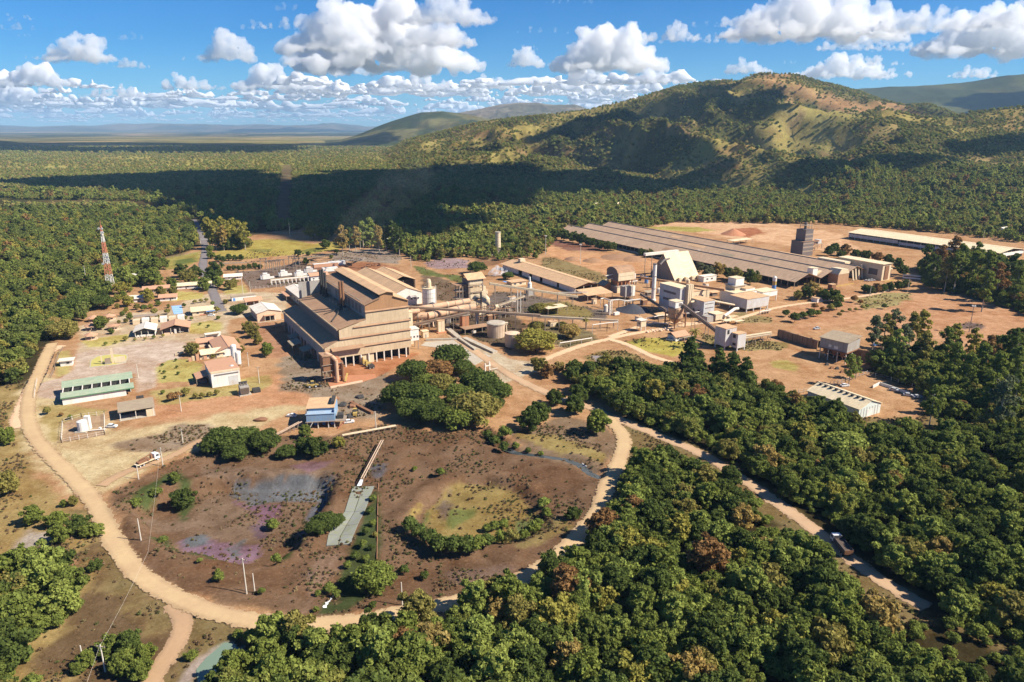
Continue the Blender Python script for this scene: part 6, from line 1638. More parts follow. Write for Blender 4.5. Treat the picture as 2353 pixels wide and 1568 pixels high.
c = Bld('firing_shed', 'low dark machinery deck under the conveyors by the round tank', 'platform', Q('3', 440, 1090))
c.box('roof', R_DUST, 0, 19, 0, 7, 3.2, 3.45); c.posts([(x, y) for x in (.4, 6, 12, 18.6) for y in (.4, 6.6)], 0, 3.2, STEEL); c.box('inner_wall', DARKG, .6, 18, 5.4, 5.6, 0, 3.1); c.box('motor', STEELW, 5.5, 8, .8, 2.6, 0, 1.5)
c = Bld('machinery_frame', 'maze of brown pipes and frames between kiln pier and round tank', 'pipework', Q('3', 570, 960))
for x in np.arange(0, 32, 4.0):
	for y in (0, 6, 11):
		c.box('column', STEEL, x - .18, x + .18, y - .18, y + .18, 0, 6.5 + (x * 7 + y * 3) % 3)
for z in (3.2, 6.4):
	for y in (0, 6, 11):
		c.put(c.mb().bar((0, y, z), (28, y, z), .35), 'beam', RUST)
for x in np.arange(0, 32, 4.0):
	c.put(c.mb().bar((x, 0, 6.4), (x, 11, 6.4), .3), 'beam', STEEL)
for k in range(9):
	x = TR.uniform(1, 26); y = TR.uniform(1, 10)
	c.put(c.mb().tube((x, y, TR.uniform(2, 5)), (x + TR.uniform(2, 6), y + TR.uniform(-1, 1), TR.uniform(2, 6.5)), TR.uniform(.3, .9), None, 8), 'pipe', (RUST, DUCT, W_CREAM)[k % 3])
c.put(c.mb().tube((14, 3, 7.5), (19, 3, 7.5), 1.4, 1.4, 12), 'drum', W_CREAM); c.put(c.mb().tube((19.2, 3, 7.5), (20.2, 3, 7.5), 1.7, 1.7, 12), 'flywheel', BLACK)
# tanks
TANKM = plain('stained_tank', (.58, .45, .32), (.36, .22, .14), .5, .3, streak=.5)
c = Bld('round_tank', 'big round tan tank with flat concrete cap and pipe stub', 'tank', Q('3', 745, 1100), deg=0)
c.put(c.mb().lathe((0, 0), [(5.3, 0), (5.3, 7.8)], 24), 'shell', TANKM); c.put(c.mb().lathe((0, 0), [(5.7, 7.8), (5.7, 8.5), (4.5, 8.9)], 14), 'cap', W_CONC); c.put(c.mb().path([(6, .5, 8), (6.4, -.5, 3), (5.5, -1.6, .4)], .35), 'pipe', W_CREAM); c.box('spout', W_CREAM, 4.6, 7.2, 0, 2, 6.8, 8.2)
c = Bld('round_tank', 'smaller pinkish round tank half hidden by the domed yellow tree', 'tank', Q('3', 905, 1195), deg=0)
c.put(c.mb().lathe((0, 0), [(4.2, 0), (4.2, 7.4)], 20), 'shell', TANKM); c.put(c.mb().lathe((0, 0), [(4.35, 7.4), (4.35, 7.7), (.5, 8.2)], 20), 'roof', W_PEACH)
# conveyors over the yard
BELT = plain('brown_gallery', (.40, .29, .20), (.3, .2, .13), .45, .4)
conveyor('yard_conveyor', 'very long level conveyor from the furnace hall across the kiln yard', Q('2', 1455, 588, 12), Q('3', 1180, 905, 9), 1.5, BELT, 8, True, .9)
conveyor('yard_conveyor', 'conveyor carrying on from the kiln yard towards the pipe frames', Q('3', 1180, 912, 9), Q('3', 1945, 955, 4.5), 1.2, W_CREAM, 6, True, .6)
conveyor('yard_conveyor', 'lower sloping conveyor rising from the burner platform to the long level one', Q('2', 1500, 760, 4), Q('2', 2050, 645, 11), 1.4, BELT, 5, True, .8)
conveyor('tower_conveyor', 'long pale conveyor descending from the preheater tower to the canopy', Q('3', 680, 592, 20), Q('3', 1545, 722, 6), 1.4, R_CREAM, 6, True, .9)
conveyor('tower_conveyor', 'short conveyor climbing beside the preheater tower to a white mast', Q('3', 775, 805, 8), Q('3', 1025, 715, 12), 1.2, W_CREAM, 3, True, .7)
conveyor('tower_conveyor', 'short steep chute dropping right of the preheater tower', Q('3', 800, 800, 7), Q('3', 905, 880, .8), 1.2, W_TAN, 2, True, .7)
conveyor('canopy_conveyor', 'thin level conveyor in front of the orange roofed store end', Q('3', 1330, 685, 5), Q('3', 1640, 680, 5), 1.0, STEELW, 4, True, .5)
conveyor('silo_conveyor', 'dark conveyor dropping from the white stack to the feed silo', Q('4', 540, 700, 7), Q('4', 770, 850, 4), 1.3, DKB, 3, True, .8)
c = Bld('dosing_tower', 'slim white dosing tower with tall vent behind the kiln yard', 'tower', Q('3', 1060, 760))
c.posts([(.3, .3), (5.7, .3), (.3, 5.7), (5.7, 5.7)], 0, 7.5, STEEL); c.box('floor', STEEL, 0, 6, 0, 6, 3.6, 3.9); c.box('bin', W_GREY, .8, 5.2, .8, 5.2, 3.92, 9); c.put(c.mb().lathe((3, 3), [(1.5, 9), (1.5, 12.5), (.7, 13.3), (.7, 17)], 12), 'filter', W_WHITE); c.box('awning', STEEL, 5.2, 8, 0, 6, 7.5, 7.7)
for k, (x, y0, y1) in enumerate(((955, 865, 655), (985, 870, 650))):
	P = Q('3', x, y0)
	o = MB().tube(P, P + Vector((0, 0, 15)), .35, .3, 8)
	tag(o.build('white_mast', STEELW), f'white steel mast {"left" if k == 0 else "right"} of a close pair under the pale conveyor', 'mast')
c = Bld('yard_canopy', 'flat cream canopy on thin posts among bushes in the kiln yard', 'canopy', Q('3', 1400, 890))
c.box('roof', R_CREAM, -12, 4, 0, 9, 5.2, 5.4); c.posts([(-11.5, .4), (-4, .4), (3.5, .4), (-11.5, 8.6), (3.5, 8.6)], 0, 5.2, STEEL, .2)
# white pipe frames
def pipeline(name, label, pts, r, mat, step=7, cat='pipe'):
	ob = thing(name, label, cat, (pts[0].x, pts[0].y, 0))
	MB().path(pts, r).build('pipe', mat, ob)
	for a, b2 in zip(pts[:-1], pts[1:]):
		n_ = max(1, int((b2 - a).length / step))
		for i in range(n_ + 1):
			q = a.lerp(b2, i / n_)
			if q.z > 1:
				MB().bar((q.x, q.y, -.1), (q.x, q.y, q.z - r), .3).build('support', mat, ob)
pipeline('pipe_rack', 'white pipe on low legs leading to the domed yellow tree', [Q('3', 1370, 1168, 2.4), Q('3', 1685, 1118, 2.4)], .3, STEELW)
pipeline('pipe_rack', 'white pipe bridge on tall legs over the yard track', [Q('3', 1690, 990, 5.5), Q('3', 1835, 972, 5.5), Q('3', 1940, 962, 5.5)], .3, STEELW)
pipeline('pipe_rack', 'white pipe bend rising beside the front canopy', [Q('3', 1770, 735, 6.2), Q('3', 1800, 730, 6.2), Q('3', 1870, 750, 6.2), Q('3', 1950, 742, 6.2), Q('3', 2020, 755, 5.2), Q('3', 2160, 738, 5.5)], .42, STEELW)
pipeline('pipe_rack', 'white pipe rack running from the pale cabin on legs to the feed silo', [Q('4', 585, 915, 4.4), Q('4', 700, 890, 4.4), Q('4', 800, 880, 4.4), Q('4', 990, 865, 4.4), Q('4', 1090, 850, 4.4)], .3, STEELW)
pipeline('pipe_rack', 'second thinner pipe parallel below the feed silo rack', [Q('4', 600, 940, 2.2), Q('4', 790, 965, 2.2)], .25, STEELW)
c = Bld('white_frame_tower', 'white twin leg frame tower by the front canopy', 'mast', Q('3', 1858, 895))
c.posts([(0, 0), (1.6, 0), (0, 1.6), (1.6, 1.6)], 0, 9.6, STEELW, .42)
for z in (1, 3, 5, 7, 9):
	c.box('rung', STEELW, 0, 1.6, .6, 1.0, z, z + .3)
c.box('drum', W_WHITE, 2, 6, -3, -1, .2, 2)
c = Bld('legged_cabin', 'pale green cabin standing high on thin white legs', 'cabin', Q('4', 540, 1035))
c.posts([(.2, .2), (3.8, .2), (.2, 3.8), (3.8, 3.8)], 0, 3.2, STEELW, .3); c.shell(0, 4, 0, 4, 3.2, 7.0, W_CREAM); c.flat(0, 4, 0, 4, 7.0, R_WHITE, .6); c.box('floor', W_CONC, 0, 4, 0, 4, 2.9, 3.197); c.win('l', 0, 1, 2.4, 4.4, 5.8)
c = Bld('gate_post', 'pair of white gate posts by the concrete ramp', 'gate', Q('3', 640, 1465))
c.posts([(0, 0), (3.2, 1.4)], 0, 5.2, STEELW, .6); c.box('lintel', STEELW, -.3, 3.5, .3, 1, 3.4, 3.8); c.box('arm', STEELW, 3.6, 8, 1.2, 1.5, 1, 1.2)
# concrete ramp beams
for k, (pa, pb, w, lab) in enumerate(((Q('X', 700, 600, .8), Q('X', 870, 740, .8), 3.0, 'upper mossy concrete launder beside the cream cabinet'), (Q('X', 870, 745, .8), Q('X', 1110, 910, .5), 1.6, 'lower dark concrete launder down the pale ramp'), (Q('X', 950, 740, .7), Q('X', 1400, 950, .4), 3.2, 'long pale mossy kerb beside the ramp'), (Q('X', 380, 765, .5), Q('X', 850, 752, .5), 1.2, 'cream kerb in front of the burner platform'))):
	tag(MB().bar(pa, pb, w, 1.2).build('concrete_launder', W_CONC), lab, 'kerb')
m = MB()
m.prism([tuple(q[:2]) for q in (Q('X', 380, 800), Q('X', 850, 770), Q('X', 1100, 930), Q('X', 1350, 1000), Q('X', 1100, 1140), Q('X', 950, 1000), Q('X', 700, 900), Q('X', 300, 850))], -.3, .12)
o = m.build('ramp', W_CONC); o['kind'] = 'structure'
# ================================================================== OFFICES ON THE LEFT
def house(name, label, P, W, L_, he, zr, wall, roof, axis='x', over=.9, porch=None, wins=3, deg=30.0, cat='house'):
	c = Bld(name, label, cat, P, deg=deg)
	c.gable(0, W, 0, L_, 0, he, zr, wall, roof, axis=axis, over=over)
	for k in range(wins):
		u = W * (k + .5) / wins
		c.win('f', 0, u - .7, u + .7, 1.1, 2.2)
	for k in range(2):
		u = L_ * (k + .5) / 2
		c.win('l', 0, u - .6, u + .6, 1.1, 2.2)
	c.box('door', W_DARK, W * .5 + 1.0, W * .5 + 1.9, -.06, -.003, 0, 2.1)
	return c
P = Q('6', 2010, 655)
c = Bld('canteen', 'peach hall with bright white gabled roof and dark porch', 'hall', P)
c.gable(0, 15, 0, 22, 0, 5.4, 7.2, W_PEACH, R_WHITE, over=.6)
c.box('porch_roof', R_CLAY, 4, 11, -2.8, -.05, 3.6, 3.8); c.posts([(4.3, -2.5), (7.5, -2.5), (10.7, -2.5)], 0, 3.6, STEELW, .22); c.box('porch_opening', DARKG, 4.4, 10.6, -.06, -.003, 0, 3.4)
for y in (3, 8, 13, 18):
	c.win('l', 0, y, y + 1.5, 1.6, 3)
c.box('hedge_kerb', W_CONC, -.6, 15.6, -3.4, -3.1, 0, .4)
P = Q('6', 625, 835)
c = Bld('white_front_office', 'white roofed open front office beside the lawn', 'office', P, deg=22)
c.gable(0, 11, 0, 14, 0, 3.6, 5.4, W_WHITE, R_WHITE, over=.8, sides='lrb'); c.posts([(.2, .2), (3.6, .2), (7.2, .2), (10.8, .2)], 0, 3.6, STEELW, .25); c.box('glass_front', GLASS, .6, 10.4, 3.4, 3.6, 0, 3.4); c.box('counter', W_WHITE, 1, 10, 1, 1.4, 0, 1)
for k in range(7):
	c.box('bicycle_stand', STEELW, .8 + k * 1.4, 1.0 + k * 1.4, -1.4, -.4, 0, 1)
P = Q('6', 930, 805)
c = Bld('brown_roof_office', 'brown tiled office with deep shaded porch', 'office', P, deg=22)
c.gable(0, 15, 0, 14, 0, 3.4, 5.6, W_BROWN, R_CLAY, over=.9, sides='lrb'); c.posts([(.2, .2), (5, .2), (10, .2), (14.8, .2)], 0, 3.5, STEELW, .22); c.box('inner_wall', W_DARK, .5, 14.5, 2.8, 3, 0, 3.3); c.box('seat_wall', W_PEACH, 1, 6, .5, .8, 0, .9); c.box('white_pillar', W_WHITE, 6.8, 8, .6, 2, 0, 3); c.box('table', W_WHITE, 9, 12, .8, 2, .7, .8)
P = Q('6', 1275, 590)
c = house('cream_cottage', 'cream roofed cottage with a blue awning and parked white car', P, 13, 11, 3, 4.6, W_CREAM, R_CREAM, wins=2, deg=25)
c.box('awning', M_BLUEP, 8.4, 14, -2.6, -.9, 2.5, 2.65); c.box('awning_valance', M_RED, 4.2, 8.2, -1.6, -1.4, .3, .8)
m = MB(); m.prism([tuple(Q('6', *q)[:2]) for q in ((1032, 478), (1150, 470), (1165, 560), (1062, 572))], -.1, .12)
cb = thing('blue_court', 'bright blue paved court left of the cream roofed cottage', 'court', Q('6', 1100, 520))
m.build('paving', plain('court_blue', (.22, .42, .70), (.5, .55, .6), .35, .8), cb)
for k in range(4):
	qa, qb = Q('6', 1040 + k * 5, 490 + 22 * k, .14), Q('6', 1152 + k * 3, 482 + 22 * k, .14)
	MB().bar(qa, qb, .25, .06).build('line', W_WHITE, cb)
gz = [(160, 650, 'red brown round gazebo nearest the forest, behind two others'), (340, 630, 'tan square gazebo right of the forest edge gazebo'), (130, 745, 'dark edged gazebo on the white terrace'), (390, 740, 'flat rusty shelter beside the small round tree'), (130, 850, 'low clay roofed gazebo at the corner of the lawn')]
for k, (x, y, lab) in enumerate(gz):
	P = Q('6', x, y)
	ob = thing('gazebo', lab, 'gazebo', P, 'gazebos by the forest edge')
	MB().lathe(P, [(4.0 if k != 3 else 3.6, 2.5), (3.9, 2.65), (.3, 4.1 if k != 3 else 3.3)], 8).build('roof', R_CLAY, ob)
	for i in range(6):
		a = i * math.pi / 3
		MB().bar((P.x + 3.2 * math.cos(a), P.y + 3.2 * math.sin(a), 0), (P.x + 3.2 * math.cos(a), P.y + 3.2 * math.sin(a), 2.55), .2).build('post', W_CREAM, ob)
	MB().lathe(P, [(3.6, -.1), (3.6, .15)], 12).build('floor', W_PEACH, ob)
# lower office block, workshop
P = Q('6', 1560, 1060)
c = house('long_tile_office', 'long tan tiled office behind the white vertical tanks', P, 12, 24, 3.4, 5.4, W_WHITE, R_CLAY, axis='y', wins=2)
c.box('side_wing', W_CREAM, -2.2, -.003, 6, 18, 0, 2.8)
c = house('cream_tile_annex', 'small cream tiled annex left of the long tan tiled office', Q('6', 1390, 1085), 10.5, 8, 3, 4.4, W_CREAM, R_CREAM, wins=2)
c = house('terracotta_annex', 'little terracotta tiled room behind the cream annex', Q('6', 1340, 945), 8, 7, 2.8, 4.0, W_PEACH, R_CLAY, wins=1)
c = Bld('white_canopy', 'small flat white canopy at the end of the paved yard', 'canopy', Q('6', 1420, 855))
c.box('roof', R_WHITE, 0, 9, 0, 4, 2.6, 2.8); c.posts([(.3, .3), (8.7, .3), (.3, 3.7), (8.7, 3.7)], 0, 2.6, STEELW, .2); c.box('back_wall', W_WHITE, 0, 9, 3.4, 3.6, 0, 2.5)
P = Q('6', 1500, 1405)
c = Bld('workshop', 'tall workshop with orange mono-pitch roof and white front', 'workshop', P)
c.shell(0, 13, 0, 21, 0, 7.0, W_WHITE); c.put(c.mb().profile_y([(-.3, 7.1), (13.3, 7.6), (13.3, 7.8), (-.3, 7.3)], .8, 21.6), 'roof', R_CLAY); c.box('parapet', W_CREAM, -.1, 13.1, -.12, .7, 7.01, 7.9); c.box('louvre', W_DARK, 1.2, 12.4, -.06, -.003, 5.6, 6.3); c.box('roller_door', W_BLUE, 7.6, 12, -.08, -.003, 0, 4.6)
c.box('painted_wall_shade', W_GREY, -.08, -.003, .6, 20, 0, 2.2)  # grey sheet over the white flank wall stands in for shade
c = Bld('lean_to', 'rusty lean-to roof on the left side of the workshop', 'lean-to', Q('6', 1400, 1360))
c.put(c.mb().profile_y([(-3.2, 3.2), (2.4, 4.2), (2.4, 4.4), (-3.2, 3.4)], -1, 9), 'roof', R_CLAY); c.put(c.mb().profile_y([(2.5, 4.3), (4.8, 4.7), (4.8, 4.9), (2.5, 4.5)], -1, 9), 'roof', R_CREAM); c.posts([(-3, -.6), (2.4, -.6), (-3, 8.6), (2.4, 8.6)], 0, 3.2, STEEL, .22); c.box('tank', W_DARK, -1.6, 1.6, 1, 6, 0, 2)
for k, (x, y, r, h, mt, lab) in enumerate(((1755, 1130, 1.5, 10.8, W_WHITE, 'tall white gas tank standing nearest the long tiled office'), (1800, 1155, 1.4, 8.2, W_WHITE, 'shorter white gas tank right of the tall one'), (1735, 1320, 1.35, 8.2, W_BLUE, 'pale blue gas tank at the workshop corner'))):
	P = Q('6', x, y)
	ob = thing('gas_tank', lab, 'tank', P, 'upright gas tanks by the workshop')
	MB().lathe(P, [(.5, .7), (r, 1.3), (r, h - .8), (r * .6, h - .2), (.2, h)], 14).build('shell', mt, ob)
	for i in range(3):
		a = i * 2.1
		MB().bar((P.x + r * .8 * math.cos(a), P.y + r * .8 * math.sin(a), 0), (P.x + r * .8 * math.cos(a), P.y + r * .8 * math.sin(a), 1.5), .25).build('leg', STEELW, ob)
	MB().bar((P.x + r + .15, P.y, .5), (P.x + r + .15, P.y, h - 1), .12).build('ladder', STEEL, ob)
c = Bld('transformer', 'dark ribbed transformer with cooling fins by the dirt road', 'transformer', Q('6', 1815, 1500))
c.box('plinth', W_CONC, -.3, 5, -.5, 6, -.1, .4); c.box('tank', W_GREY, .3, 4.4, .6, 5, .4, 4.0)
for i in range(9):
	c.box('fin', STEEL, .4 + i * .45, .55 + i * .45, -.2, .55, .9, 3.6)
for i in range(3):
	c.put(c.mb().lathe(tuple((1 + i * 1.3, 3)), [(.22, 4.0), (.3, 4.6), (.12, 5.6)], 8), 'bushing', W_DARK)
c.box('conservator', BLACK, .6, 4.2, 4.2, 5.2, 4.4, 5.4); c.box('spare_block', BLACK, 6, 9.4, 1, 4, 0, 1.8); c.box('yellow_post', M_YEL, -.8, -.55, 1, 1.25, 0, 5)
# carport
P = Q('9', 352, 695)
c = Bld('carport', 'long pale green roofed carport with two roof strips over dark bays', 'carport', P, deg=29)
CL, CW = 27.5, 20
c.box('wall', W_WHITE, 0, CL - 2, 0, .25, 0, 3.2)
c.put(c.mb().profile_x([(-.7, 3.3), (4.6, 4.3), (4.6, 4.5), (-.7, 3.5)], -.5, CL + 1.5), 'roof', R_GREEN)
c.put(c.mb().profile_x([(-.75, 3.1), (-.7, 3.1), (-.7, 3.56), (-.75, 3.56)], -.5, CL + 1.5), 'gutter', plain('gutter_green', (.07, .2, .1)))
c.put(c.mb().profile_x([(12.6, 4.0), (19.6, 5.2), (19.6, 5.4), (12.6, 4.2)], -.5, CL + 1.5), 'roof', R_GREEN)
c.box('bay_floor', plain('carport_floor_shade', (.05, .05, .055), (.09, .08, .07), .4, .5), 0, CL, 4.6, 19, .05, .12)  # floor coloured near black to stand in for shade under the roof strips
c.box('back_wall', BLACK, 0, CL, 13.0, 13.2, 0, 4.0)  # black sheet painting the shade at the back of the bays
for k in range(8):
	x = .3 + k * (CL - .4) / 7
	c.put(c.mb().bar((x, 4.65, 4.35), (x, 12.5, 4.1), .42), 'rafter', STEELW); c.put(c.mb().bar((x, 4.4, 0), (x, 4.4, 4.2), .22), 'post', STEELW)
	if k < 7:
		c.box('bay_partition', W_DARK, x + 1.7, x + 1.8, 7, 12.9, 0, 2.6)
c.box('end_wall', W_DARK, -.1, .1, 4.8, 13, 0, 3.8); c.box('end_wall', W_DARK, CL - .1, CL + .1, 4.8, 13, 0, 3.8)
P = Q('9', 1035, 870)
c = Bld('open_shed', 'brown flat roofed open shed in front of the carport', 'shed', P, deg=29)
c.put(c.mb().profile_x([(-.3, 3.9), (11.6, 4.4), (11.6, 4.62), (-.3, 4.12)], -1.6, 12.6), 'roof', R_BROWN); c.posts([(x, y) for x in (-.9, 5, 11.8) for y in (.3, 11)], 0, 3.95, STEELW, .25); c.box('wall', W_CREAM, 9, 12, .2, .4, 0, 3.2); c.box('back_wall', DARKG, -.6, 11.6, 7.0, 7.2, 0, 3.8); c.box('floor', W_CONC, -1.5, 12.4, -.2, 11.4, -.1, .1); c.box('roof_box', BLACK, 6, 9, 12.2, 13.4, 4.6, 5.6)
c = Bld('guard_house', 'small white guard house beside the left track', 'guard house', Q('9', 325, 258), deg=22)
c.shell(0, 5.4, 0, 4, 0, 2.9, W_WHITE); c.flat(0, 5.4, 0, 4, 2.9, R_WHITE, 1.0); c.win('f', 0, 2.8, 4.2, 1.1, 2.2); c.box('shutter', M_BLUEP, -.5, -.3, .5, 3, 1.2, 2.4)
# roundabout monument
P = Q('9', 918, 222)
c = Bld('monument', 'pale concrete monument with a tall slab on the roundabout', 'monument', P, deg=25)
c.box('slab', W_CREAM, -.5, .6, 0, 1.0, 0, 8); c.box('wall', W_CREAM, .8, 5.8, .4, .9, 0, 3.2); c.box('slab', W_CREAM, -5.4, -4.8, .4, 1.0, 0, 5); c.box('bench', W_CONC, 1, 6, -1.2, -.6, 0, .6); c.box('steps', W_GREY, -3.8, -.8, -1.0, 1.2, 0, .5)
for k in range(4):
	c.box('rail', STEEL, -3.6, -1, -.9 + k * .6, -.8 + k * .6, .5, 3.0)
m = MB(); m.prism([tuple(Q('9', *q)[:2]) for q in ((648, 270), (660, 190), (730, 140), (900, 115), (1070, 120), (1090, 150), (1065, 210), (960, 240))], 0, .14)
ob = m.build('roundabout_kerb', W_CONC); ob['kind'] = 'structure'
m = MB(); m.prism([tuple(Q('9', *q)[:2]) for q in ((662, 262), (672, 194), (736, 147), (900, 122), (1058, 127), (1076, 152), (1054, 205), (955, 234))], .1, .18)
ob = m.build('roundabout_lawn', plain('lawn', (.46, .41, .10), (.52, .42, .22), .5, .5)); ob['kind'] = 'structure'
# fuel tank compound
c = Bld('fuel_tank', 'white round water tank inside the fenced compound', 'tank', Q('9', 580, 985), deg=0)
c.box('plinth', W_CONC, -2.4, 2.4, -2.4, 2.4, 0, .4); c.put(c.mb().lathe((0, 0), [(1.9, .4), (1.9, 4.4), (.3, 5)], 16), 'shell', W_WHITE); c.box('tower', W_WHITE, .4, 2.4, .9, 2.4, .4, 6); c.put(c.mb().tube((2, -1, .5), (9, .8, .5), .25), 'pipe', STEELW); c.box('valve', W_WHITE, 6.4, 7.2, .1, .9, .2, 1.4)
def fence(name, label, pts, h, step, mat, w=.16, rails=2, pales=0, cat='fence'):
	ob = thing(name, label, cat, (pts[0].x, pts[0].y, 0))
	for a, b2 in zip(pts[:-1], pts[1:]):
		n_ = max(1, int((b2 - a).length / step))
		for i in range(n_ + 1):
			q = a.lerp(b2, i / n_)
			MB().bar((q.x, q.y, -.2), (q.x, q.y, h), w).build('post', mat, ob)
		m = MB()
		for r_ in range(rails):
			z = h * (.35 + .5 * r_ / max(1, rails - 1))
			m.bar((a.x, a.y, z), (b2.x, b2.y, z), .06)
		if rails:
			m.build('wire', mat, ob)
	return ob
CP_ = plain('concrete_post', (.66, .60, .52), (.45, .33, .22), .3, .6)
fence('compound_fence', 'white concrete post fence round the water tank compound', [Q('9', 335, 1120), Q('9', 350, 895), Q('9', 560, 830), Q('9', 820, 805), Q('9', 825, 1030), Q('9', 335, 1120)], 1.9, 2.6, CP_, .2)
fence('shed_fence', 'curving white post fence behind the vented white shed', [Q('5', 100, 1300), Q('5', 215, 1280), Q('5', 320, 1245), Q('5', 430, 1220), Q('5', 500, 1190), Q('5', 580, 1165)], 2.0, 2.6, CP_, .2)
fence('shed_fence', 'white post fence along the trees right of the vented shed', [Q('5', 580, 1168), Q('5', 700, 1195), Q('5', 850, 1240), Q('5', 990, 1290)], 2.0, 2.8, CP_, .2)
fence('yard_fence', 'post fence along the near side of the transformer yard', [Q('W', 900, 640), Q('W', 1100, 625), Q('W', 1350, 600), Q('W', 1620, 570)], 2.2, 3, CP_, .2)
fence('yard_fence', 'dark post fence on the left side of the transformer yard', [Q('W', 755, 468), Q('W', 820, 540), Q('W', 905, 642)], 2.2, 2.2, STEEL, .25, 4)
fence('field_fence', 'post fence along the far side of the transformer yard', [Q('W', 1430, 402), Q('W', 1560, 390), Q('W', 1640, 380), Q('W', 1800, 372), Q('W', 2000, 360)], 2.2, 3.2, CP_, .2)
fence('field_fence', 'post fence across the triangle of grass left of the entrance road', [Q('W', 60, 340), Q('W', 200, 318), Q('W', 400, 285)], 1.8, 3.4, STEEL, .2)
fence('wood_fence', 'post fence at the edge of the wood beyond the ore shed', [Q('4', 820, 62), Q('4', 1100, 58), Q('4', 1400, 66), Q('4', 1700, 70)], 2.0, 5, STEEL, .25)
fence('wood_fence', 'post fence at the edge of the dark wood by the old chimney', [Q('3', 950, 112), Q('3', 1070, 105), Q('3', 1190, 100)], 2.4, 3.4, CP_, .22)
fence('roadside_fence', 'post fence beside the left track and guard house', [Q('9', 215, 385), Q('9', 255, 300), Q('9', 300, 130), Q('9', 350, 60)], 1.7, 2.6, STEEL, .18)
fence('roadside_fence', 'short post fence at the near end of the left track', [Q('9', 30, 620), Q('9', 40, 520), Q('9', 60, 420)], 1.7, 2.6, CP_, .18)
# low white wall of the vented shed yard
wl = thing('yard_wall', 'low white broken wall in the vented shed yard', 'wall', Q('5', 640, 1240))
for a, b2 in (((622, 1252), (670, 1228)), ((670, 1228), (770, 1262)), ((770, 1262), (880, 1300))):
	MB().bar(Q('5', *a, .7), Q('5', *b2, .7), .35, 1.4).build('panel', W_WHITE, wl)
# ================================================================== TRANSFORMER YARD
for k, (x, y) in enumerate(((1040, 545), (1215, 515), (1370, 515), (1465, 480))):
	c = Bld('transformer', ['white transformer nearest the left fence of the transformer yard', 'second white transformer in the yard row', 'third white transformer before the small yard house', 'pale blue transformer at the far end of the yard'][k], 'transformer', Q('W', x, y), 'transformer yard transformers')
	mt = (W_WHITE, W_WHITE, W_WHITE, W_BLUE)[k]
	c.box('tank', mt, -3, 3, -1.6, 1.6, .4, 4.0); c.box('conservator', W_WHITE, -2.4, 1.2, -1, .2, 4.4, 5.6); c.box('radiator', W_BLUE, -4.4, -3.1, -1.2, 1.2, .5, 3.4); c.box('radiator', W_WHITE, 3.1, 6.5, -1, 1, .5, 2.0)
	for i in range(3):
		c.put(c.mb().lathe((-1.5 + i * 1.5, .9), [(.2, 4.0), (.3, 4.8), (.1, 6.2)], 7), 'bushing', W_DARK)
c = Bld('busbar_wall', 'long low white colonnade in the transformer yard', 'colonnade', Q('W', 1095, 600))
c.box('beam', W_WHITE, 0, 32, 0, 1, 3.4, 4.0)
for k in range(11):
	c.box('pillar', W_WHITE, k * 3.2, k * 3.2 + .6, .2, .8, 0, 3.4)
c.box('beam', W_CREAM, 0, 32, 3.4, 4.2, 3.4, 3.9)
for k in range(11):
	c.box('pillar', W_CREAM, k * 3.2, k * 3.2 + .5, 3.5, 4.1, 0, 3.4)
c = house('relay_house', 'small tile roofed white house at the end of the transformer colonnade', Q('W', 1480, 560), 14, 9, 4.0, 5.6, W_WHITE, R_CLAY, wins=3)
for k in range(7):
	P = Q('W', (1070, 1110, 1150, 1190, 1020, 1300, 1340)[k], (470, 470, 480, 450, 450, 440, 440)[k])
	ob = thing('busbar_gantry', f'grey lattice busbar gantry {["above the first transformer", "right of the first gantry", "third in the transformer yard", "behind the second transformer", "at the far left of the yard", "behind the third transformer", "farthest right in the yard"][k]}', 'gantry', P, 'busbar gantries')
	for s_ in (-3, 3):
		m = MB(); m.bar((P.x + s_, P.y, 0), (P.x + s_ * .9, P.y, 9 + k % 3), .5).build('leg', STEEL, ob)
	MB().bar((P.x - 3.6, P.y, 9 + k % 3), (P.x + 3.6, P.y, 9 + k % 3), .5).build('beam', STEEL, ob)
	for i in range(3):
		MB().bar((P.x - 2 + 2 * i, P.y, 7.6 + k % 3), (P.x - 2 + 2 * i, P.y, 8.8 + k % 3), .3).build('insulator', W_DARK, ob)
for k, (x, y, w, mt, lab) in enumerate(((1510, 440, 22, R_CLAY, 'orange stacked goods under a long roof at the yard back'), (1600, 480, 13, W_WHITE, 'white container behind the furnace hall stacks'), (1660, 418, 15, W_WHITE, 'white parked trailer box on the red yard'))):
	c = Bld('container', lab, 'container', Q('W', x, y))
	c.box('body', mt, 0, w, 0, 4, .6, 3.6); c.box('body_base', W_DARK, 0, w, .2, 3.8, 0, .6); c.box('lid', W_WHITE, -.1, w + .1, -.1, 4.1, 3.6, 3.8)
c = Bld('log_heap', 'dark heap of scrap timber behind the furnace hall', 'heap', Q('W', 2080, 420))
for k in range(16):
	a = Vector((TR.uniform(-8, 8), TR.uniform(-3, 3), TR.uniform(.4, 2.6))); d = Vector((TR.uniform(-4, 4), TR.uniform(-3, 3), TR.uniform(-.3, .3)))
	c.put(c.mb().tube(a - d / 2, a + d / 2, .45, None, 6), 'log', RUST)
c = Bld('far_white_shed', 'long low white roof at the edge of the wood', 'shed', Q('W', 2240, 190))
c.gable(0, 26, 0, 10, 0, 3, 4.4, W_GREY, R_WHITE, axis='x')
c = Bld('far_cottage', 'white cottage among trees at the top of the grass field', 'cottage', Q('W', 1500, 110))
c.gable(0, 16, 0, 10, 0, 3.6, 5.6, W_WHITE, R_WHITE, axis='x')
c = Bld('gate_portal', 'white entrance portal spanning the asphalt road', 'gate', Q('W', 395, 195), deg=0)
c.box('beam', W_WHITE, 0, 18, 0, .6, 4.4, 5.0); c.posts([(.3, .3), (17.7, .3)], 0, 4.4, STEELW, .5)
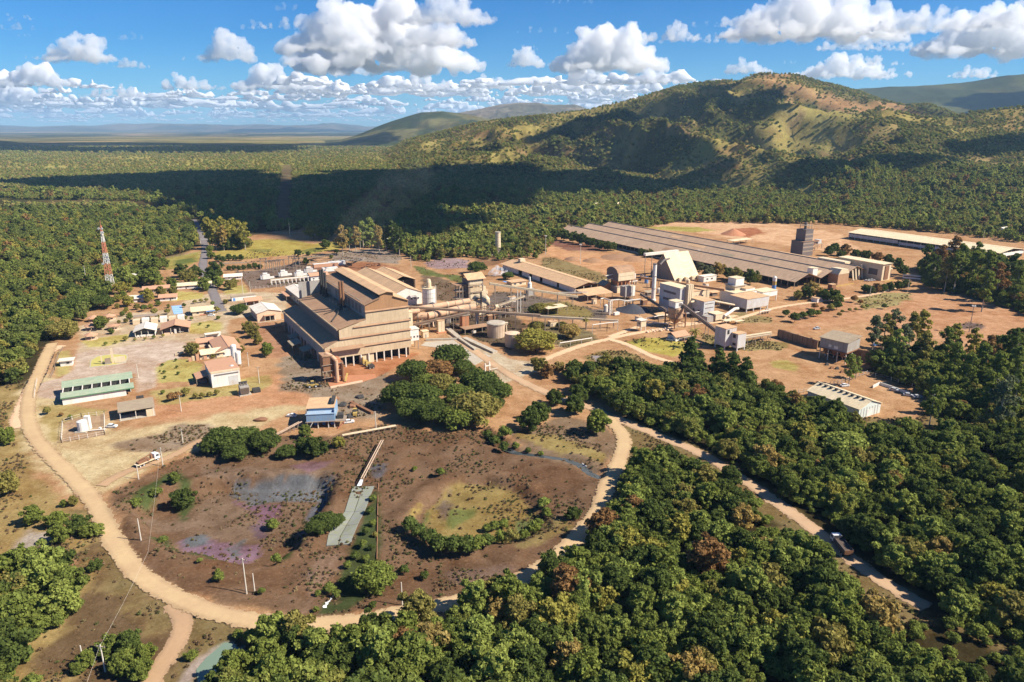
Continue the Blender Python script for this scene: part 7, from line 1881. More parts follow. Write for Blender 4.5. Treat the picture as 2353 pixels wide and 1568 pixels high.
c = Bld('far_white_bungalow', 'white bungalow with red base showing among trees by the mast', 'bungalow', Q('6', 520, 200), deg=20)
c.gable(0, 13, 0, 9, 0, 3.4, 5.2, W_WHITE, R_WHITE, axis='x', over=.5); c.box('plinth', M_RED, -.1, 13.1, -.1, -.004, 0, 1.0)
for k, (x, y, w, rm, lab) in enumerate(((905, 425, 11, R_CLAY, 'white hut with clay roof at the left end of the upper lawn'), (1100, 290, 10, R_CREAM, 'cream house under trees beyond the upper lawn'), (1250, 280, 15, R_CREAM, 'wide cream house right under trees beyond the upper lawn'), (550, 440, 10, R_WHITE, 'white flat building below the mast trees'), (1640, 185, 13, R_WHITE, 'pale house left of the transformer yard'), (830, 320, 11, R_CLAY, 'clay roofed house half hidden by trees below the mast'), (720, 330, 10, R_CLAY, 'pink roofed house next to the mast foot trees'))):
	house('staff_house', lab, Q('6', x, y), w, 7, 2.8, 4.2, W_WHITE, rm, wins=2, deg=20)
c = Bld('pergola_shelter', 'open clay roofed shelter right of the round dark tree', 'shelter', Q('6', 1880, 480))
c.gable(0, 11, 0, 8, 3.2, 3.3, 5.0, W_WHITE, R_CLAY, axis='x', sides=''); c.posts([(.3, .3), (5.5, .3), (10.7, .3), (.3, 7.7), (10.7, 7.7)], 0, 3.3, STEELW, .25); c.box('store', RUST, 2, 9, 3, 6, 0, 2.4)
c = Bld('white_parapet_shed', 'long low white shed along the top of the office yard', 'shed', Q('6', 1720, 425))
c.shell(0, 17, 0, 5, 0, 2.8, W_WHITE); c.flat(0, 17, 0, 5, 2.8, R_BROWN, .2); c.box('blue_door', M_BLUEP, .8, 2.4, -.06, -.003, 0, 2.2)
c = Bld('white_terrace_block', 'row of white bays behind the two porch offices', 'building', Q('6', 600, 690), deg=22)
for k in range(6):
	c.box('bay', W_WHITE if k % 2 else W_CREAM, k * 5.2, k * 5.2 + 4, 0, 5, 0, 2.6 + .4 * (k % 2))
c.box('trellis', STEEL, 0, 14, 6, 12, 3.2, 3.4); c.posts([(.2, 6.2), (7, 6.2), (13.8, 6.2), (.2, 11.8), (13.8, 11.8)], 0, 3.2, STEEL, .2)
c = Bld('pallet_store', 'brown crates stacked under the lean-to trees beside the lawn', 'crate stack', Q('6', 1230, 1110))
for k in range(5):
	c.box('crate', W_TAN if k % 2 else R_CLAY, k * 1.9, k * 1.9 + 1.6, (k % 2) * .6, (k % 2) * .6 + 1.6, 0, 1.6 + .7 * (k % 3))
c = Bld('timber_pile', 'leaning stack of tan timber before the olive tree', 'timber', Q('6', 1120, 1035))
for k in range(9):
	c.put(c.mb().bar((k * .5 - 2, -1, .3 + .12 * k), (k * .5 - 1, 4, .5 + .2 * (k % 4)), .45), 'beam', W_TAN)
c = Bld('white_wall_house', 'white single house far off at the red yard edge', 'house', Q('8', 2140, 105))
c.gable(0, 13, 0, 8, 0, 5, 7, W_WHITE, R_WHITE, axis='x', over=.4)
for k, (x, y, lab) in enumerate(((535, 890, 'pink house with tan roof at the foot of the hill, left one'), (620, 888, 'long tan roofed house at the foot of the hill, right one'))):
	u, v = uv('F', x, y)
	P = Q('F', x, y)
	house('hill_house', lab, P, 24, 12, 5, 8, W_PEACH, R_CREAM, wins=2)
m = MB(); m.lathe((Q('4', 1365, 165)[0], Q('4', 1365, 165)[1]), [(15, -.2), (8, 3.2), (2, 6.2), (.3, 6.8)], 18)
tag(m.build('ore_cone', REDB, smooth=False), 'sharp red ore cone on the yard beyond the ore shed', 'ore pile')
m = MB(); q = Q('3', 2085, 845); m.lathe((q.x, q.y), [(12, -.1), (8, 1.3), (3, 3.4), (.4, 4.4)], 18)
tag(m.build('coal_heap', plain('coal', (.05, .055, .07), (.12, .09, .08), .3, .6)), 'black coal heap on the yard right of the front canopy', 'coal pile')
for k, (x, y, rr) in enumerate(((1700, 365, 11), (1500, 350, 9), (1960, 330, 20), (2090, 350, 14))):
	q = Q('3', x, y); m = MB(); m.lathe((q.x, q.y), [(rr, -.2), (rr * .6, 1.6), (rr * .2, 2.6)], 14)
	tag(m.build('earth_heap', plain('earth_heap', (.34, .19, .10), (.24, .14, .08), .5, .3)), f'brown earth heap on the bare red yard, {["behind the lamp mast", "left of the lamp mast", "the broadest one", "nearest the ore shed wall"][k]}', 'earth heap')
for k in range(12):
	x, y = 600 + 20 * k, 1040 - 7 * (k % 3) - 2 * k
	q = Q('4', x, y); r_ = TR.uniform(.5, 1.1); m = MB()
	d = ICO_V * (r_ * (1 + .3 * (vnoise(ICO_V[:, 0] * 2 + k, ICO_V[:, 1] * 2 + ICO_V[:, 2], k) - .5)))[:, None]
	m.add([(q.x + v[0], q.y + v[1], .3 * r_ + v[2] * .8) for v in d], [tuple(f) for f in ICO_F])
	o_ = tag(m.build('boulder', W_PEACH), 'pale boulder in the row under the feed silo pipe rack', 'boulder', 'boulders under the pipe rack')
# ================================================================== FOREGROUND WORKS
P = Q('B', 700, 296)
c = Bld('pump_house', 'blue clad pump house on legs with tan roof beside the trees', 'pump house', P, deg=8)
PW, PD = 11.5, 13
for x in (.3, 4.5, 8.7, PW - .3):
	for y in (.3, 8, PD - .3):
		c.box('leg', STEELW, x - .18, x + .18, y - .18, y + .18, 0, 3.2)
BLUEC = plain('blue_cladding', (.22, .36, .52), (.34, .32, .30), .3, .4, streak=.25)
c.box('wall', BLUEC, 0, PW, 0, .25, 3.2, 6.4); c.box('wall', BLUEC, .6, PW - .4, 2.6, 2.85, 6.4, 8.0); c.put(c.mb().profile_x([(-.2, 6.3), (2.8, 6.7), (2.8, 6.9), (-.2, 6.5)], -.3, PW + .3), 'roof', plain('blue_roof', (.30, .42, .56), (.4, .36, .3), .35, .4, sheet=1.5))
c.put(c.mb().profile_x([(2.2, 8.0), (PD + .4, 8.6), (PD + .4, 8.8), (2.2, 8.2)], -.2, PW - .1), 'roof', R_TAN); c.box('wall', W_DARK, 0, .25, .3, PD, 3.2, 8); c.box('wall', BLUEC, PW - .25, PW, .3, PD, 3.2, 7.8); c.box('wall', BLUEC, .3, PW - .3, PD - .25, PD, 3.2, 8.3)
c.box('floor', STEEL, -.4, PW + .4, -.4, PD, 2.9, 3.197); c.box('roof_duct', BLACK, PW - 1.8, PW - .4, 5, 12, 8.7, 9.9); c.box('platform', STEEL, PW + .1, PW + 4.5, -.5, 5, 3.0, 3.2); c.box('side_box', BLACK, PW + .8, PW + 3.2, 1.5, 4.5, 3.22, 5)
c.put(c.mb().bar((PW + 1, -1.5, .2), (PW + 4, -1, 3), .5, .3), 'stair', M_RED); c.put(c.mb().bar((.6, -1.6, 0), (2.4, -.5, 3), .6, .15), 'stair', STEELW)
for k in range(3):
	c.put(c.mb().lathe((3 + k * 3.4, 4), [(.7, .1), (.7, 2.2)], 10), 'pump', M_BLUEP)
def trestle_pipe(name, label, pa, pb, z0, z1, w, mat, n):
	a, b2 = Vector((pa.x, pa.y, z0)), Vector((pb.x, pb.y, z1))
	ob = thing(name, label, 'pipe bridge', (pa.x, pa.y, 0))
	d = (b2 - a).normalized(); s_ = Vector((-d.y, d.x, 0)) * w
	for k in (-1, 1):
		MB().tube(a + s_ * k, b2 + s_ * k, .22, None, 8).build('pipe', mat, ob)
	for i in range(n + 1):
		q = a.lerp(b2, i / n)
		g = float(H(q.x, q.y))
		MB().bar(q - s_ * 1.3 - Vector((0, 0, .3)), q + s_ * 1.3 - Vector((0, 0, .3)), .2).build('crossbeam', STEEL, ob)
		if q.z - g > .8:
			MB().bar((q.x - s_.x, q.y - s_.y, g - .2), (q.x - s_.x, q.y - s_.y, q.z - .3), .2).bar((q.x + s_.x, q.y + s_.y, g - .2), (q.x + s_.x, q.y + s_.y, q.z - .3), .2).build('support', STEEL, ob)
	return ob
PIPEB = plain('old_pipe', (.48, .36, .26), (.26, .16, .1), .5, .6)
trestle_pipe('pipe_bridge', 'pale twin pipe bridge right of the blue pump house', Q('B', 930, 335, 1.6), Q('B', 1280, 272, 1.6), 1.6, 1.6, .45, W_CREAM, 9)
trestle_pipe('pipe_bridge', 'sloping twin pipes entering the pump house from the left', Q('B', 500, 330, .9), Q('B', 665, 245, 3), .9, 3.2, .5, PIPEB, 6)
trestle_pipe('pipe_bridge', 'rusty twin outfall pipes running down to the concrete channel', Q('B', 1190, 370, .6), Q('B', 1058, 618, .4), .7, .3, .4, PIPEB, 7)
# outfall, channel and water
WATER_F = plain('foam_water', (.82, .84, .83), (.7, .74, .74), .3, 1.5, rough=.3)
o = MB()
qa, qb = Q('B', 1056, 622, .2), Q('B', 1040, 668, -1.2)
o.hexa([qa + Vector((-.5, 0, -.2)), qa + Vector((.5, 0, -.2)), qa + Vector((.5, .3, -.2)), qa + Vector((-.5, .3, -.2))], [qb + Vector((-.8, 0, .1)), qb + Vector((.8, 0, .1)), qb + Vector((.8, .3, .1)), qb + Vector((-.8, .3, .1))])
tag(o.build('waterfall', WATER_F), 'white jet of water falling from the outfall pipes', 'water jet')
SLAB = plain('wet_concrete', (.25, .255, .24), (.24, .26, .13), .85, .9)
cha = thing('spillway', 'pale cracked concrete spillway slope below the outfall pipes', 'spillway', Q('B', 960, 850))
ring = [(1000, 668), (1140, 668), (1090, 790), (1030, 900), (985, 1045), (825, 1050), (850, 930), (930, 860), (965, 740)]
up_pts = [((1000, 668), (1140, 668)), ((975, 745), (1112, 740)), ((945, 830), (1075, 830)), ((880, 910), (1032, 915)), ((838, 985), (1005, 985)), ((825, 1050), (985, 1046))]
for (a0, a1), (b0, b1) in zip(up_pts[:-1], up_pts[1:]):
	for s0, s1 in ((0, .47), (.50, 1)):
		def pt(p, q, s_):
			w = Q('B', p[0] + (q[0] - p[0]) * s_, p[1] + (q[1] - p[1]) * s_, -1.4)
			return Vector((w.x, w.y, float(H(w.x, w.y)) + .30))
		g = .03
		v = [pt(a0, a1, s0), pt(a0, a1, s1), pt(b0, b1, s1), pt(b0, b1, s0)]
		cen = sum(v, Vector()) / 4
		v = [cen + (w - cen) * .985 for w in v]
		MB().hexa([w - Vector((0, 0, .5)) for w in (v[3], v[2], v[1], v[0])], [v[3], v[2], v[1], v[0]]).build('slab', SLAB, cha)
# standing water
def water(name, pts, z, col, kind='structure', rough=.08):
	m_, nt, out = newmat('water_' + str(len(MATS) + int(z * -100)))
	geo = N(nt, 'ShaderNodeNewGeometry')
	nz = N(nt, 'ShaderNodeTexNoise', Scale=1.6, Detail=3.0); nt.links.new(geo.outputs['Position'], nz.inputs['Vector'])
	bp = N(nt, 'ShaderNodeBump', Strength=.12, Distance=.1); nt.links.new(nz.outputs[0], bp.inputs['Height'])
	b_ = N(nt, 'ShaderNodeBsdfPrincipled', Roughness=rough); b_.inputs['Base Color'].default_value = (*col, 1); nt.links.new(bp.outputs[0], b_.inputs['Normal'])
	nt.links.new(b_.outputs[0], out.inputs[0])
	m = MB(); n_ = len(pts)
	m.add([(p[0], p[1], z) for p in pts], [tuple(range(n_))])
	o = m.build(name, m_); o['kind'] = kind
	return o
water('creek_water', PP('C', [(690, 560), (770, 588), (900, 606), (1040, 626), (1130, 645), (1190, 680), (1240, 720), (1235, 745), (1180, 735), (1110, 680), (1030, 650), (890, 632), (760, 610), (690, 580)]), float(H(*Q('C', 1040, 638)[:2])) + .45, (.05, .06, .065))
fo_ = MB(); ff = PP('C', [(1125, 645), (1160, 648), (1200, 675), (1180, 682), (1140, 665)]); fo_.prism(ff, float(H(*Q('C', 1040, 638)[:2])) + .4, float(H(*Q('C', 1040, 638)[:2])) + .62)
tag(fo_.build('foam_patch', WATER_F), 'white foam patch floating at the end of the creek', 'foam')
water('pond', PP('A', [(1090, 1500), (1150, 1430), (1250, 1350), (1320, 1360), (1370, 1490), (1250, 1568), (1100, 1590)]), float(H(*Q('A', 1230, 1460)[:2])) + .12, (.16, .22, .16), rough=.35)
water('creek_water', PP('A', [(1290, 1568), (1420, 1490), (1480, 1500), (1420, 1600), (1300, 1620)]), .1, (.03, .035, .04))
o = MB(); rl_ = []
for i in range(15):
	q = Q('B', 872 - 58 * i / 14 + 5 * math.sin(i * 1.9), 1375 + 112 * i / 14, -1.2)
	w_ = .22 + .35 * abs(math.sin(i * 2.3)) * (i / 14); z_ = float(H(q.x, q.y)) + .16
	rl_ += [(q.x - w_, q.y, z_), (q.x + w_, q.y, z_)]
o.add(rl_, [(2 * i, 2 * i + 2, 2 * i + 3, 2 * i + 1) for i in range(14)])
tag(o.build('white_rill', WATER_F), 'thin white rill running out below the big dam tree', 'stream')
pl = [Q('B', 1165, 640, -1), Q('B', 1160, 800, -1), Q('B', 1158, 1000, -1), Q('B', 1155, 1150, -1)]
for q in pl: q.z = float(H(q.x, q.y)) + .35
tag(MB().path(pl, .16).build('rusty_pipe', RUST), 'thin rusty pipe down the right edge of the green dam strip', 'pipe')
# ================================================================== POLES, MASTS, TOWER
POLEM = plain('pole_concrete', (.62, .57, .48), (.45, .36, .25), .3, .5)
POLES = [('A', 1370, 1075, 880, 'tall white pole in the dark brush above the ring road', 1), ('A', 1415, 1068, 965, 'thin wooden pole beside the tall white pole in the brush', 0), ('A', 905, 368, 265, 'white pole beside the parked truck', 1), ('A', 770, 440, 360, 'leaning white stub pole below the parked truck', 0),
		 ('A', 785, 790, 660, 'slanting tan pole inside the left bend of the ring road', 0), ('A', 585, 1510, 1360, 'pale pole in the bushes at the bottom left', 1), ('A', 465, 1465, 1365, 'thin pole left of the bottom left pale pole', 0), ('C', 125, 1465, 1335, 'white pole by the lower ring road near the big dam tree', 0), ('C', 155, 1505, 1445, 'short white pole on the edge of the lower ring road', 0),
		 ('9', 1690, 765, 580, 'pole beside the flowering bushes and red dirt road', 1), ('9', 1710, 1135, 960, 'pole with street light in the brown yard', 1), ('9', 1205, 385, 230, 'white lamp pole at the right end of the carport', 0), ('6', 1910, 1160, 1000, 'pole with crossarm beside the white tanks', 1), ('6', 1815, 1345, 1190, 'pole left of the dark transformer', 0), ('6', 2030, 1350, 1165, 'pole standing right of the dark transformer', 1),
		 ('6', 1845, 340, 150, 'pole on the lawn before the transformer yard', 0), ('6', 1928, 320, 200, 'pole at the corner of the transformer yard', 0), ('B', 1150, 290, 180, 'thin white pole above the pale pipe bridge', 0), ('W', 1275, 130, -10, 'white pole at the end of the power line cut', 0), ('W', 1965, 250, 140, 'pole at the right end of the grass field', 0), ('2', 1480, 190, 80, 'white pole before the dark wood left of the chimney', 0), ('5', 600, 620, 540, 'pole among the dark hedge at the yard corner', 0), ('5', 865, 590, 500, 'pole at the right end of the dark hedge', 0), ('5', 1390, 240, 160, 'white pole beyond the pale warehouse', 0), ('5', 1195, 230, 180, 'short pole beyond the middle of the pale warehouse', 0), ('1', 590, 640, 500, 'slim pole with white box in the woodland left of the mast', 1)]
for k, (kk, x, y, yt, lab, arm) in enumerate(POLES):
	P = Q(kk, x, y); h = HT(P, kk, x, yt); g = float(H(P.x, P.y))
	if g < -.3:
		P = Q(kk, x, y, g); h = HT(P, kk, x, yt)
	ob = thing('utility_pole', lab, 'pole', (P.x, P.y, 0), 'utility poles')
	MB().tube((P.x, P.y, g - .3), (P.x, P.y, h), .20, .13, 8).build('shaft', POLEM, ob)
	if arm:
		MB().bar((P.x - 1.1, P.y + .2, h - .5), (P.x + 1.1, P.y - .2, h - .5), .16).build('crossarm', W_TAN, ob)
		for s_ in (-1, 0, 1):
			MB().lathe((P.x + s_, P.y - s_ * .18), [(.06, h - .42), (.1, h - .2), (.04, h - .1)], 6).build('insulator', W_DARK, ob)
for k, (kk, x, y, yt, lab) in enumerate((('3', 1230, 300, 120, 'floodlight mast on the red road by the wood edge'), ('3', 1570, 390, 205, 'floodlight mast in the middle of the bare red yard'), ('5', 1295, 870, 690, 'lone floodlight mast on the wide red field at the right'), ('4', 1050, 415, 310, 'floodlight mast before the ore shed roof'))):
	P = Q(kk, x, y); h = HT(P, kk, x, yt)
	ob = thing('floodlight_mast', lab, 'floodlight', P, 'floodlight masts')
	MB().tube((P.x, P.y, -.3), (P.x, P.y, h), .28, .16, 8).build('shaft', POLEM if k != 2 else STEEL, ob)
	MB().lathe((P.x, P.y), [(1.0, h - .2), (1.0, h)], 10).build('ring', STEELW, ob)
	for i in range(4):
		a = i * math.pi / 2 + .4
		MB().box(P.x + .9 * math.cos(a) - .35, P.x + .9 * math.cos(a) + .35, P.y + .9 * math.sin(a) - .3, P.y + .9 * math.sin(a) + .3, h + .02, h + .6).build('lamp', W_WHITE, ob)
# power line along the left
wp = [(-129, 241, 7.2), (-102, 176, 6.0), (-93.5, 136, 7.1), (-86, 108, 6)]
pts = []
for a, b2 in zip(wp[:-1], wp[1:]):
	for i in range(10):
		t = i / 10; q = Vector(a).lerp(Vector(b2), t); q.z -= 1.2 * 4 * t * (1 - t) * .5; pts.append(q)
tag(MB().path(pts, .018, 4).build('overhead_wire', STEELW), 'thin sagging wire from the truck pole to the bottom left pole', 'wire')
# telecom mast
P = Q('1', 752, 668)
ob = thing('telecom_mast', 'tall red and white banded lattice telecom mast in the trees', 'mast', P)
NS = 12; HM = 49.5
for k in range(NS):
	z0, z1 = HM * k / NS, HM * (k + 1) / NS
	w0, w1 = 2.3 * (1 - .86 * k / NS), 2.3 * (1 - .86 * (k + 1) / NS)
	m = MB(); cs = [(-1, -1), (1, -1), (1, 1), (-1, 1)]
	for i in range(4):
		a, b2 = cs[i], cs[(i + 1) % 4]
		A0 = (P.x + a[0] * w0, P.y + a[1] * w0, z0); A1 = (P.x + a[0] * w1, P.y + a[1] * w1, z1); B0 = (P.x + b2[0] * w0, P.y + b2[1] * w0, z0); B1 = (P.x + b2[0] * w1, P.y + b2[1] * w1, z1)
		m.bar(A0, A1, .26); m.bar(A0, B1, .15); m.bar(B0, A1, .15); m.bar(A1, B1, .15)
	m.build('section', M_RED if k in (3, 4, 7, 8, 11, 0) else W_WHITE, ob)
MB().tube((P.x, P.y, HM), (P.x, P.y, HM + 4), .12).build('lightning_rod', M_RED, ob)
for k, (z, dx) in enumerate(((HM - 2, 1.2), (HM - 2, -1.2), (HM - 5, 1.4), (24, 2.4), (26.5, 2.2), (21, -2.4))):
	MB().tube((P.x + dx, P.y - 1.2, z), (P.x + dx, P.y - 1.5, z), .85, .85, 12).build('dish', W_WHITE, ob)
# ================================================================== VEHICLES
TYRE = plain('tyre', (.025, .025, .025), (.10, .08, .06), .3, 2)
CARW = plain('car_white', (.78, .78, .76), (.6, .5, .4), .15, 1.0, rough=.3, spec=.5)
CARS = plain('car_silver', (.5, .52, .54), (.5, .4, .3), .2, 1.0, rough=.3, spec=.5)
def wheel(c, x, y, r, w):
	t = c.put(c.mb().tube((x, y - w / 2, r), (x, y + w / 2, r), r, None, 14), 'wheel', TYRE)
	c.put(c.mb().tube((x, y - w / 2 - .02, r), (x, y + w / 2 + .02, r), r * .55, None, 10), 'rim', CARS, t)
def car(P, deg, label, mat, z=0.0, group='parked cars'):
	c = Bld('parked_car', label, 'car', P, group, deg=deg)
	c.root.location.z = z
	c.put(c.mb().profile_y([(-2.1, .35), (2.1, .35), (2.15, .75), (1.9, .95), (.9, 1.02), (-1.7, 1.05), (-2.1, .95)], -.85, .85), 'body', mat)
	c.put(c.mb().profile_y([(.95, 1.02), (.35, 1.48), (-1.2, 1.5), (-1.75, 1.05)], -.74, .74), 'windows', GLASS)
	c.put(c.mb().profile_y([(.42, 1.49), (.30, 1.56), (-1.15, 1.57), (-1.3, 1.51)], -.72, .72), 'roof', mat)
	for x in (-1.35, 1.35):
		for y in (-.78, .78):
			wheel(c, x, y, .34, .22)
	for y in (-.6, .6):
		c.box('headlight', W_WHITE, 2.1, 2.17, y - .2, y + .2, .62, .8); c.box('tail_light', M_RED, -2.15, -2.09, y - .2, y + .2, .7, .88)
	return c
car(Q('B', 600, 215), 170, 'white car parked left of the blue pump house', CARW)
car(Q('B', 975, 255), 20, 'white pickup sized car right of the blue pump house', CARW)
car(Q('4', 800, 1112), -35, 'white car parked beside the brown roofed cottage', CARW)
car(Q('6', 1490, 590), 10, 'white car under the blue awning of the cream cottage', CARW)
car(Q('4', 2108, 1010), 200, 'dark car standing near the retaining wall end', CARS)
car(Q('9', 905, 945), 0, 'white car beside the water tank compound fence', CARW)
car(Q('5', 640, 965), 30, 'blue car parked behind the right retaining wall', M_BLUEP)
car(Q('5', 425, 1250), 15, 'white car parked at the curving white fence', CARW)
for k, (x, y) in enumerate(((770, 1282), (870, 1318), (935, 1330))):
	car(Q('5', x, y), -40 + 20 * k, ['silver car nearest the low white yard wall', 'silver car in the middle of the yard wall row', 'silver car farthest right by the yard fence'][k], CARS)
for k in range(3):
	car(Q('8', 700 + 30 * k, 605 - 3 * k), -20, ['white car left of three by the dark hedge', 'white car in the middle of three by the dark hedge', 'white car right of three by the dark hedge'][k], CARW)
c = Bld('parked_bus', 'white bus with dusty roof parked under the dark trees', 'bus', Q('8', 1190, 585), deg=-28)
c.box('body', CARW, -8, 8, -1.5, 1.5, .6, 3.5); c.box('roof', R_CREAM, -8, 8, -1.45, 1.45, 3.5, 3.7); c.box('windows', GLASS, -7.4, 7.4, -1.55, -1.502, 1.9, 2.9); c.box('windshield', GLASS, 8.002, 8.05, -1.2, 1.2, 1.6, 3)
for x in (-5, 5):
	for y in (-1.2, 1.2):
		wheel(c, x, y, .5, .35)
def truck(P, deg, label, cabm, bodym, flat, group=None):
	c = Bld('dump_truck' if not flat else 'flatbed_truck', label, 'truck', P, group, deg=deg)
	c.box('chassis', BLACK, -4.6, 4.2, -.55, .55, .75, 1.05)
	cab = c.put(c.mb().profile_y([(2.2, .9), (4.3, .9), (4.4, 1.7), (4.0, 2.9), (2.3, 3.0), (2.2, 2.8)], -1.2, 1.2), 'cab', cabm)
	c.box('windshield', GLASS, 4.25, 4.33, -1.0, 1.0, 1.8, 2.7, parent=cab)
	for y in (-1, 1):
		c.put(c.mb().box(2.7, 3.9, y * 1.21 - .015, y * 1.21 + .015, 1.8, 2.7), 'side_window', GLASS, cab); c.box('mirror', BLACK, 4.2, 4.35, y * 1.45 - .1, y * 1.45 + .1, 1.8, 2.4); c.box('headlight', W_WHITE, 4.33, 4.4, y * .8 - .18, y * .8 + .18, 1.0, 1.25)
	if flat:
		c.box('bed', bodym, -4.8, 2.0, -1.25, 1.25, 1.06, 1.3); c.box('crane', RUST, 1.2, 1.9, -.4, .4, 1.31, 3.2); c.put(c.mb().bar((1.5, 0, 3.1), (-3, .2, 2.4), .35), 'crane_arm', RUST); c.box('load', RUST, -4, .6, -.9, .9, 1.31, 2.0); c.box('side_rail', W_CREAM, -4.8, 2.0, -1.3, -1.252, 1.1, 1.5)
	else:
		m = c.mb()
		m.hexa([(-4.8, -1.1, 1.1), (1.9, -1.1, 1.1), (1.9, 1.1, 1.1), (-4.8, 1.1, 1.1)], [(-5.2, -1.3, 1.25), (1.95, -1.3, 1.25), (1.95, 1.3, 1.25), (-5.2, 1.3, 1.25)])
		c.put(m, 'bed_floor', bodym)
		c.box('bed_side', bodym, -5.2, 1.95, -1.36, -1.26, 1.25, 2.7); c.box('bed_side', bodym, -5.2, 1.95, 1.26, 1.36, 1.25, 2.7); c.box('headboard', bodym, 1.85, 2.0, -1.255, 1.255, 1.26, 3.1); c.box('tailgate', RUST, -5.3, -5.2, -1.25, 1.25, 1.26, 2.6)
		c.box('load', plain('dark_load', (.10, .075, .06), (.16, .11, .08), .4, 1), -5.1, 1.8, -1.24, 1.24, 1.6, 2.2)
	for x in (3.3, -2.3, -3.7):
		for y in (-1.05, 1.05):
			wheel(c, x, y, .52, .34)
	return c
da = math.degrees(math.atan2((Q('D', 1150, 700) - Q('D', 1230, 800)).y, (Q('D', 1150, 700) - Q('D', 1230, 800)).x))
truck(Q('D', 1195, 768), da, 'dump truck with white cab and dark load on the forest road', CARW, plain('truck_bed', (.07, .075, .09), (.2, .13, .09), .4, 1.2), False)
da2 = math.degrees(math.atan2((Q('A', 850, 325) - Q('A', 790, 350)).y, (Q('A', 850, 325) - Q('A', 790, 350)).x))
truck(Q('A', 822, 352), da2, 'crane truck with white cab and rusty load beside the pit', CARW, W_CREAM, True)
for k, (x, y, dg, lab) in enumerate((('B740', 22, 20, 'small yellow wheel loader on the yard below the dust filter'), ('B1015', 205, 100, 'yellow loader with dark bucket right of the pump house'))):
	P = Q('B', int(x[1:]), y)
	c = Bld('wheel_loader', lab, 'loader', P, 'wheel loaders', deg=dg)
	c.box('body', M_YEL, -2.6, 0, -.9, .9, .8, 1.9); c.box('front_frame', M_YEL, .1, 1.8, -.6, .6, .7, 1.4); c.shell(-.9, .4, -.7, .7, 1.92, 3.1, GLASS, th=.08); c.box('cab_roof', M_YEL, -1, .5, -.8, .8, 3.1, 3.25)
	c.put(c.mb().bar((1.2, -.5, 1.4), (3.0, -.5, .8), .22).bar((1.2, .5, 1.4), (3.0, .5, .8), .22), 'arm', M_YEL); c.put(c.mb().profile_y([(2.9, .2), (4.1, .15), (3.2, .5), (3.0, 1.4), (2.8, 1.3)], -1.3, 1.3), 'bucket', BLACK)
	for xx in (-1.7, 1.2):
		for yy in (-1, 1):
			wheel(c, xx, yy, .75, .5)
for k in range(3):
	P = Q('2', 1010 + 30 * k, 1150 + 20 * k)
	c = Bld('yellow_machine', ['yellow charging machine at the hall opening', 'second yellow charging machine before the hall', 'low dark cart before the furnace hall opening'][k], 'machine', P)
	c.box('body', M_YEL if k < 2 else BLACK, 0, 2.6, 0, 2, .6, 2.2); c.box('mast', M_YEL if k < 2 else STEEL, .2, .6, .4, 1.6, 2.21, 4 - k); c.box('counterweight', BLACK, 1.8, 3.2, .2, 1.8, .5, 1.6)
	wheel(c, .5, 0, .4, .3); wheel(c, 2.3, 0, .4, .3); wheel(c, .5, 2, .4, .3); wheel(c, 2.3, 2, .4, .3)
for k, (x, y) in enumerate(((880, 100), (935, 140), (1000, 150), (1045, 90), (395, 240), (980, 215))):
	P = Q('B', x, y); m = MB()
	d = ICO_V * (1.3 * (1 + .6 * (vnoise(ICO_V[:, 0] * 2.3 + k * 3, ICO_V[:, 1] * 2 + ICO_V[:, 2], k) - .5)))[:, None]
	m.add([(P.x + v[0] * (1.6 if k != 4 else 2.2), P.y + v[1] * 1.5, .4 + v[2] * .7) for v in d], [tuple(f) for f in ICO_F])
	tag(m.build('scrap_heap', RUST if k % 2 == 0 else BLACK), ['rusty scrap heap left in the yard beyond the pump house', 'black scrap heap in the yard beyond the pump house', 'long rusty scrap heap behind the yellow loader', 'black scrap heap at the far right of the scrap yard', 'rusty scrap heap behind the dark tree clump', 'black scrap heap in front of the yellow loader'][k], 'scrap')
q0, q1 = Q('B', 985, 120, .6), Q('B', 1125, 190, .6)
tag(MB().bar(q0, q1, 1.3, 1.0).build('launder_beam', RUST), 'long dark rusty beam lying across the scrap yard', 'beam')
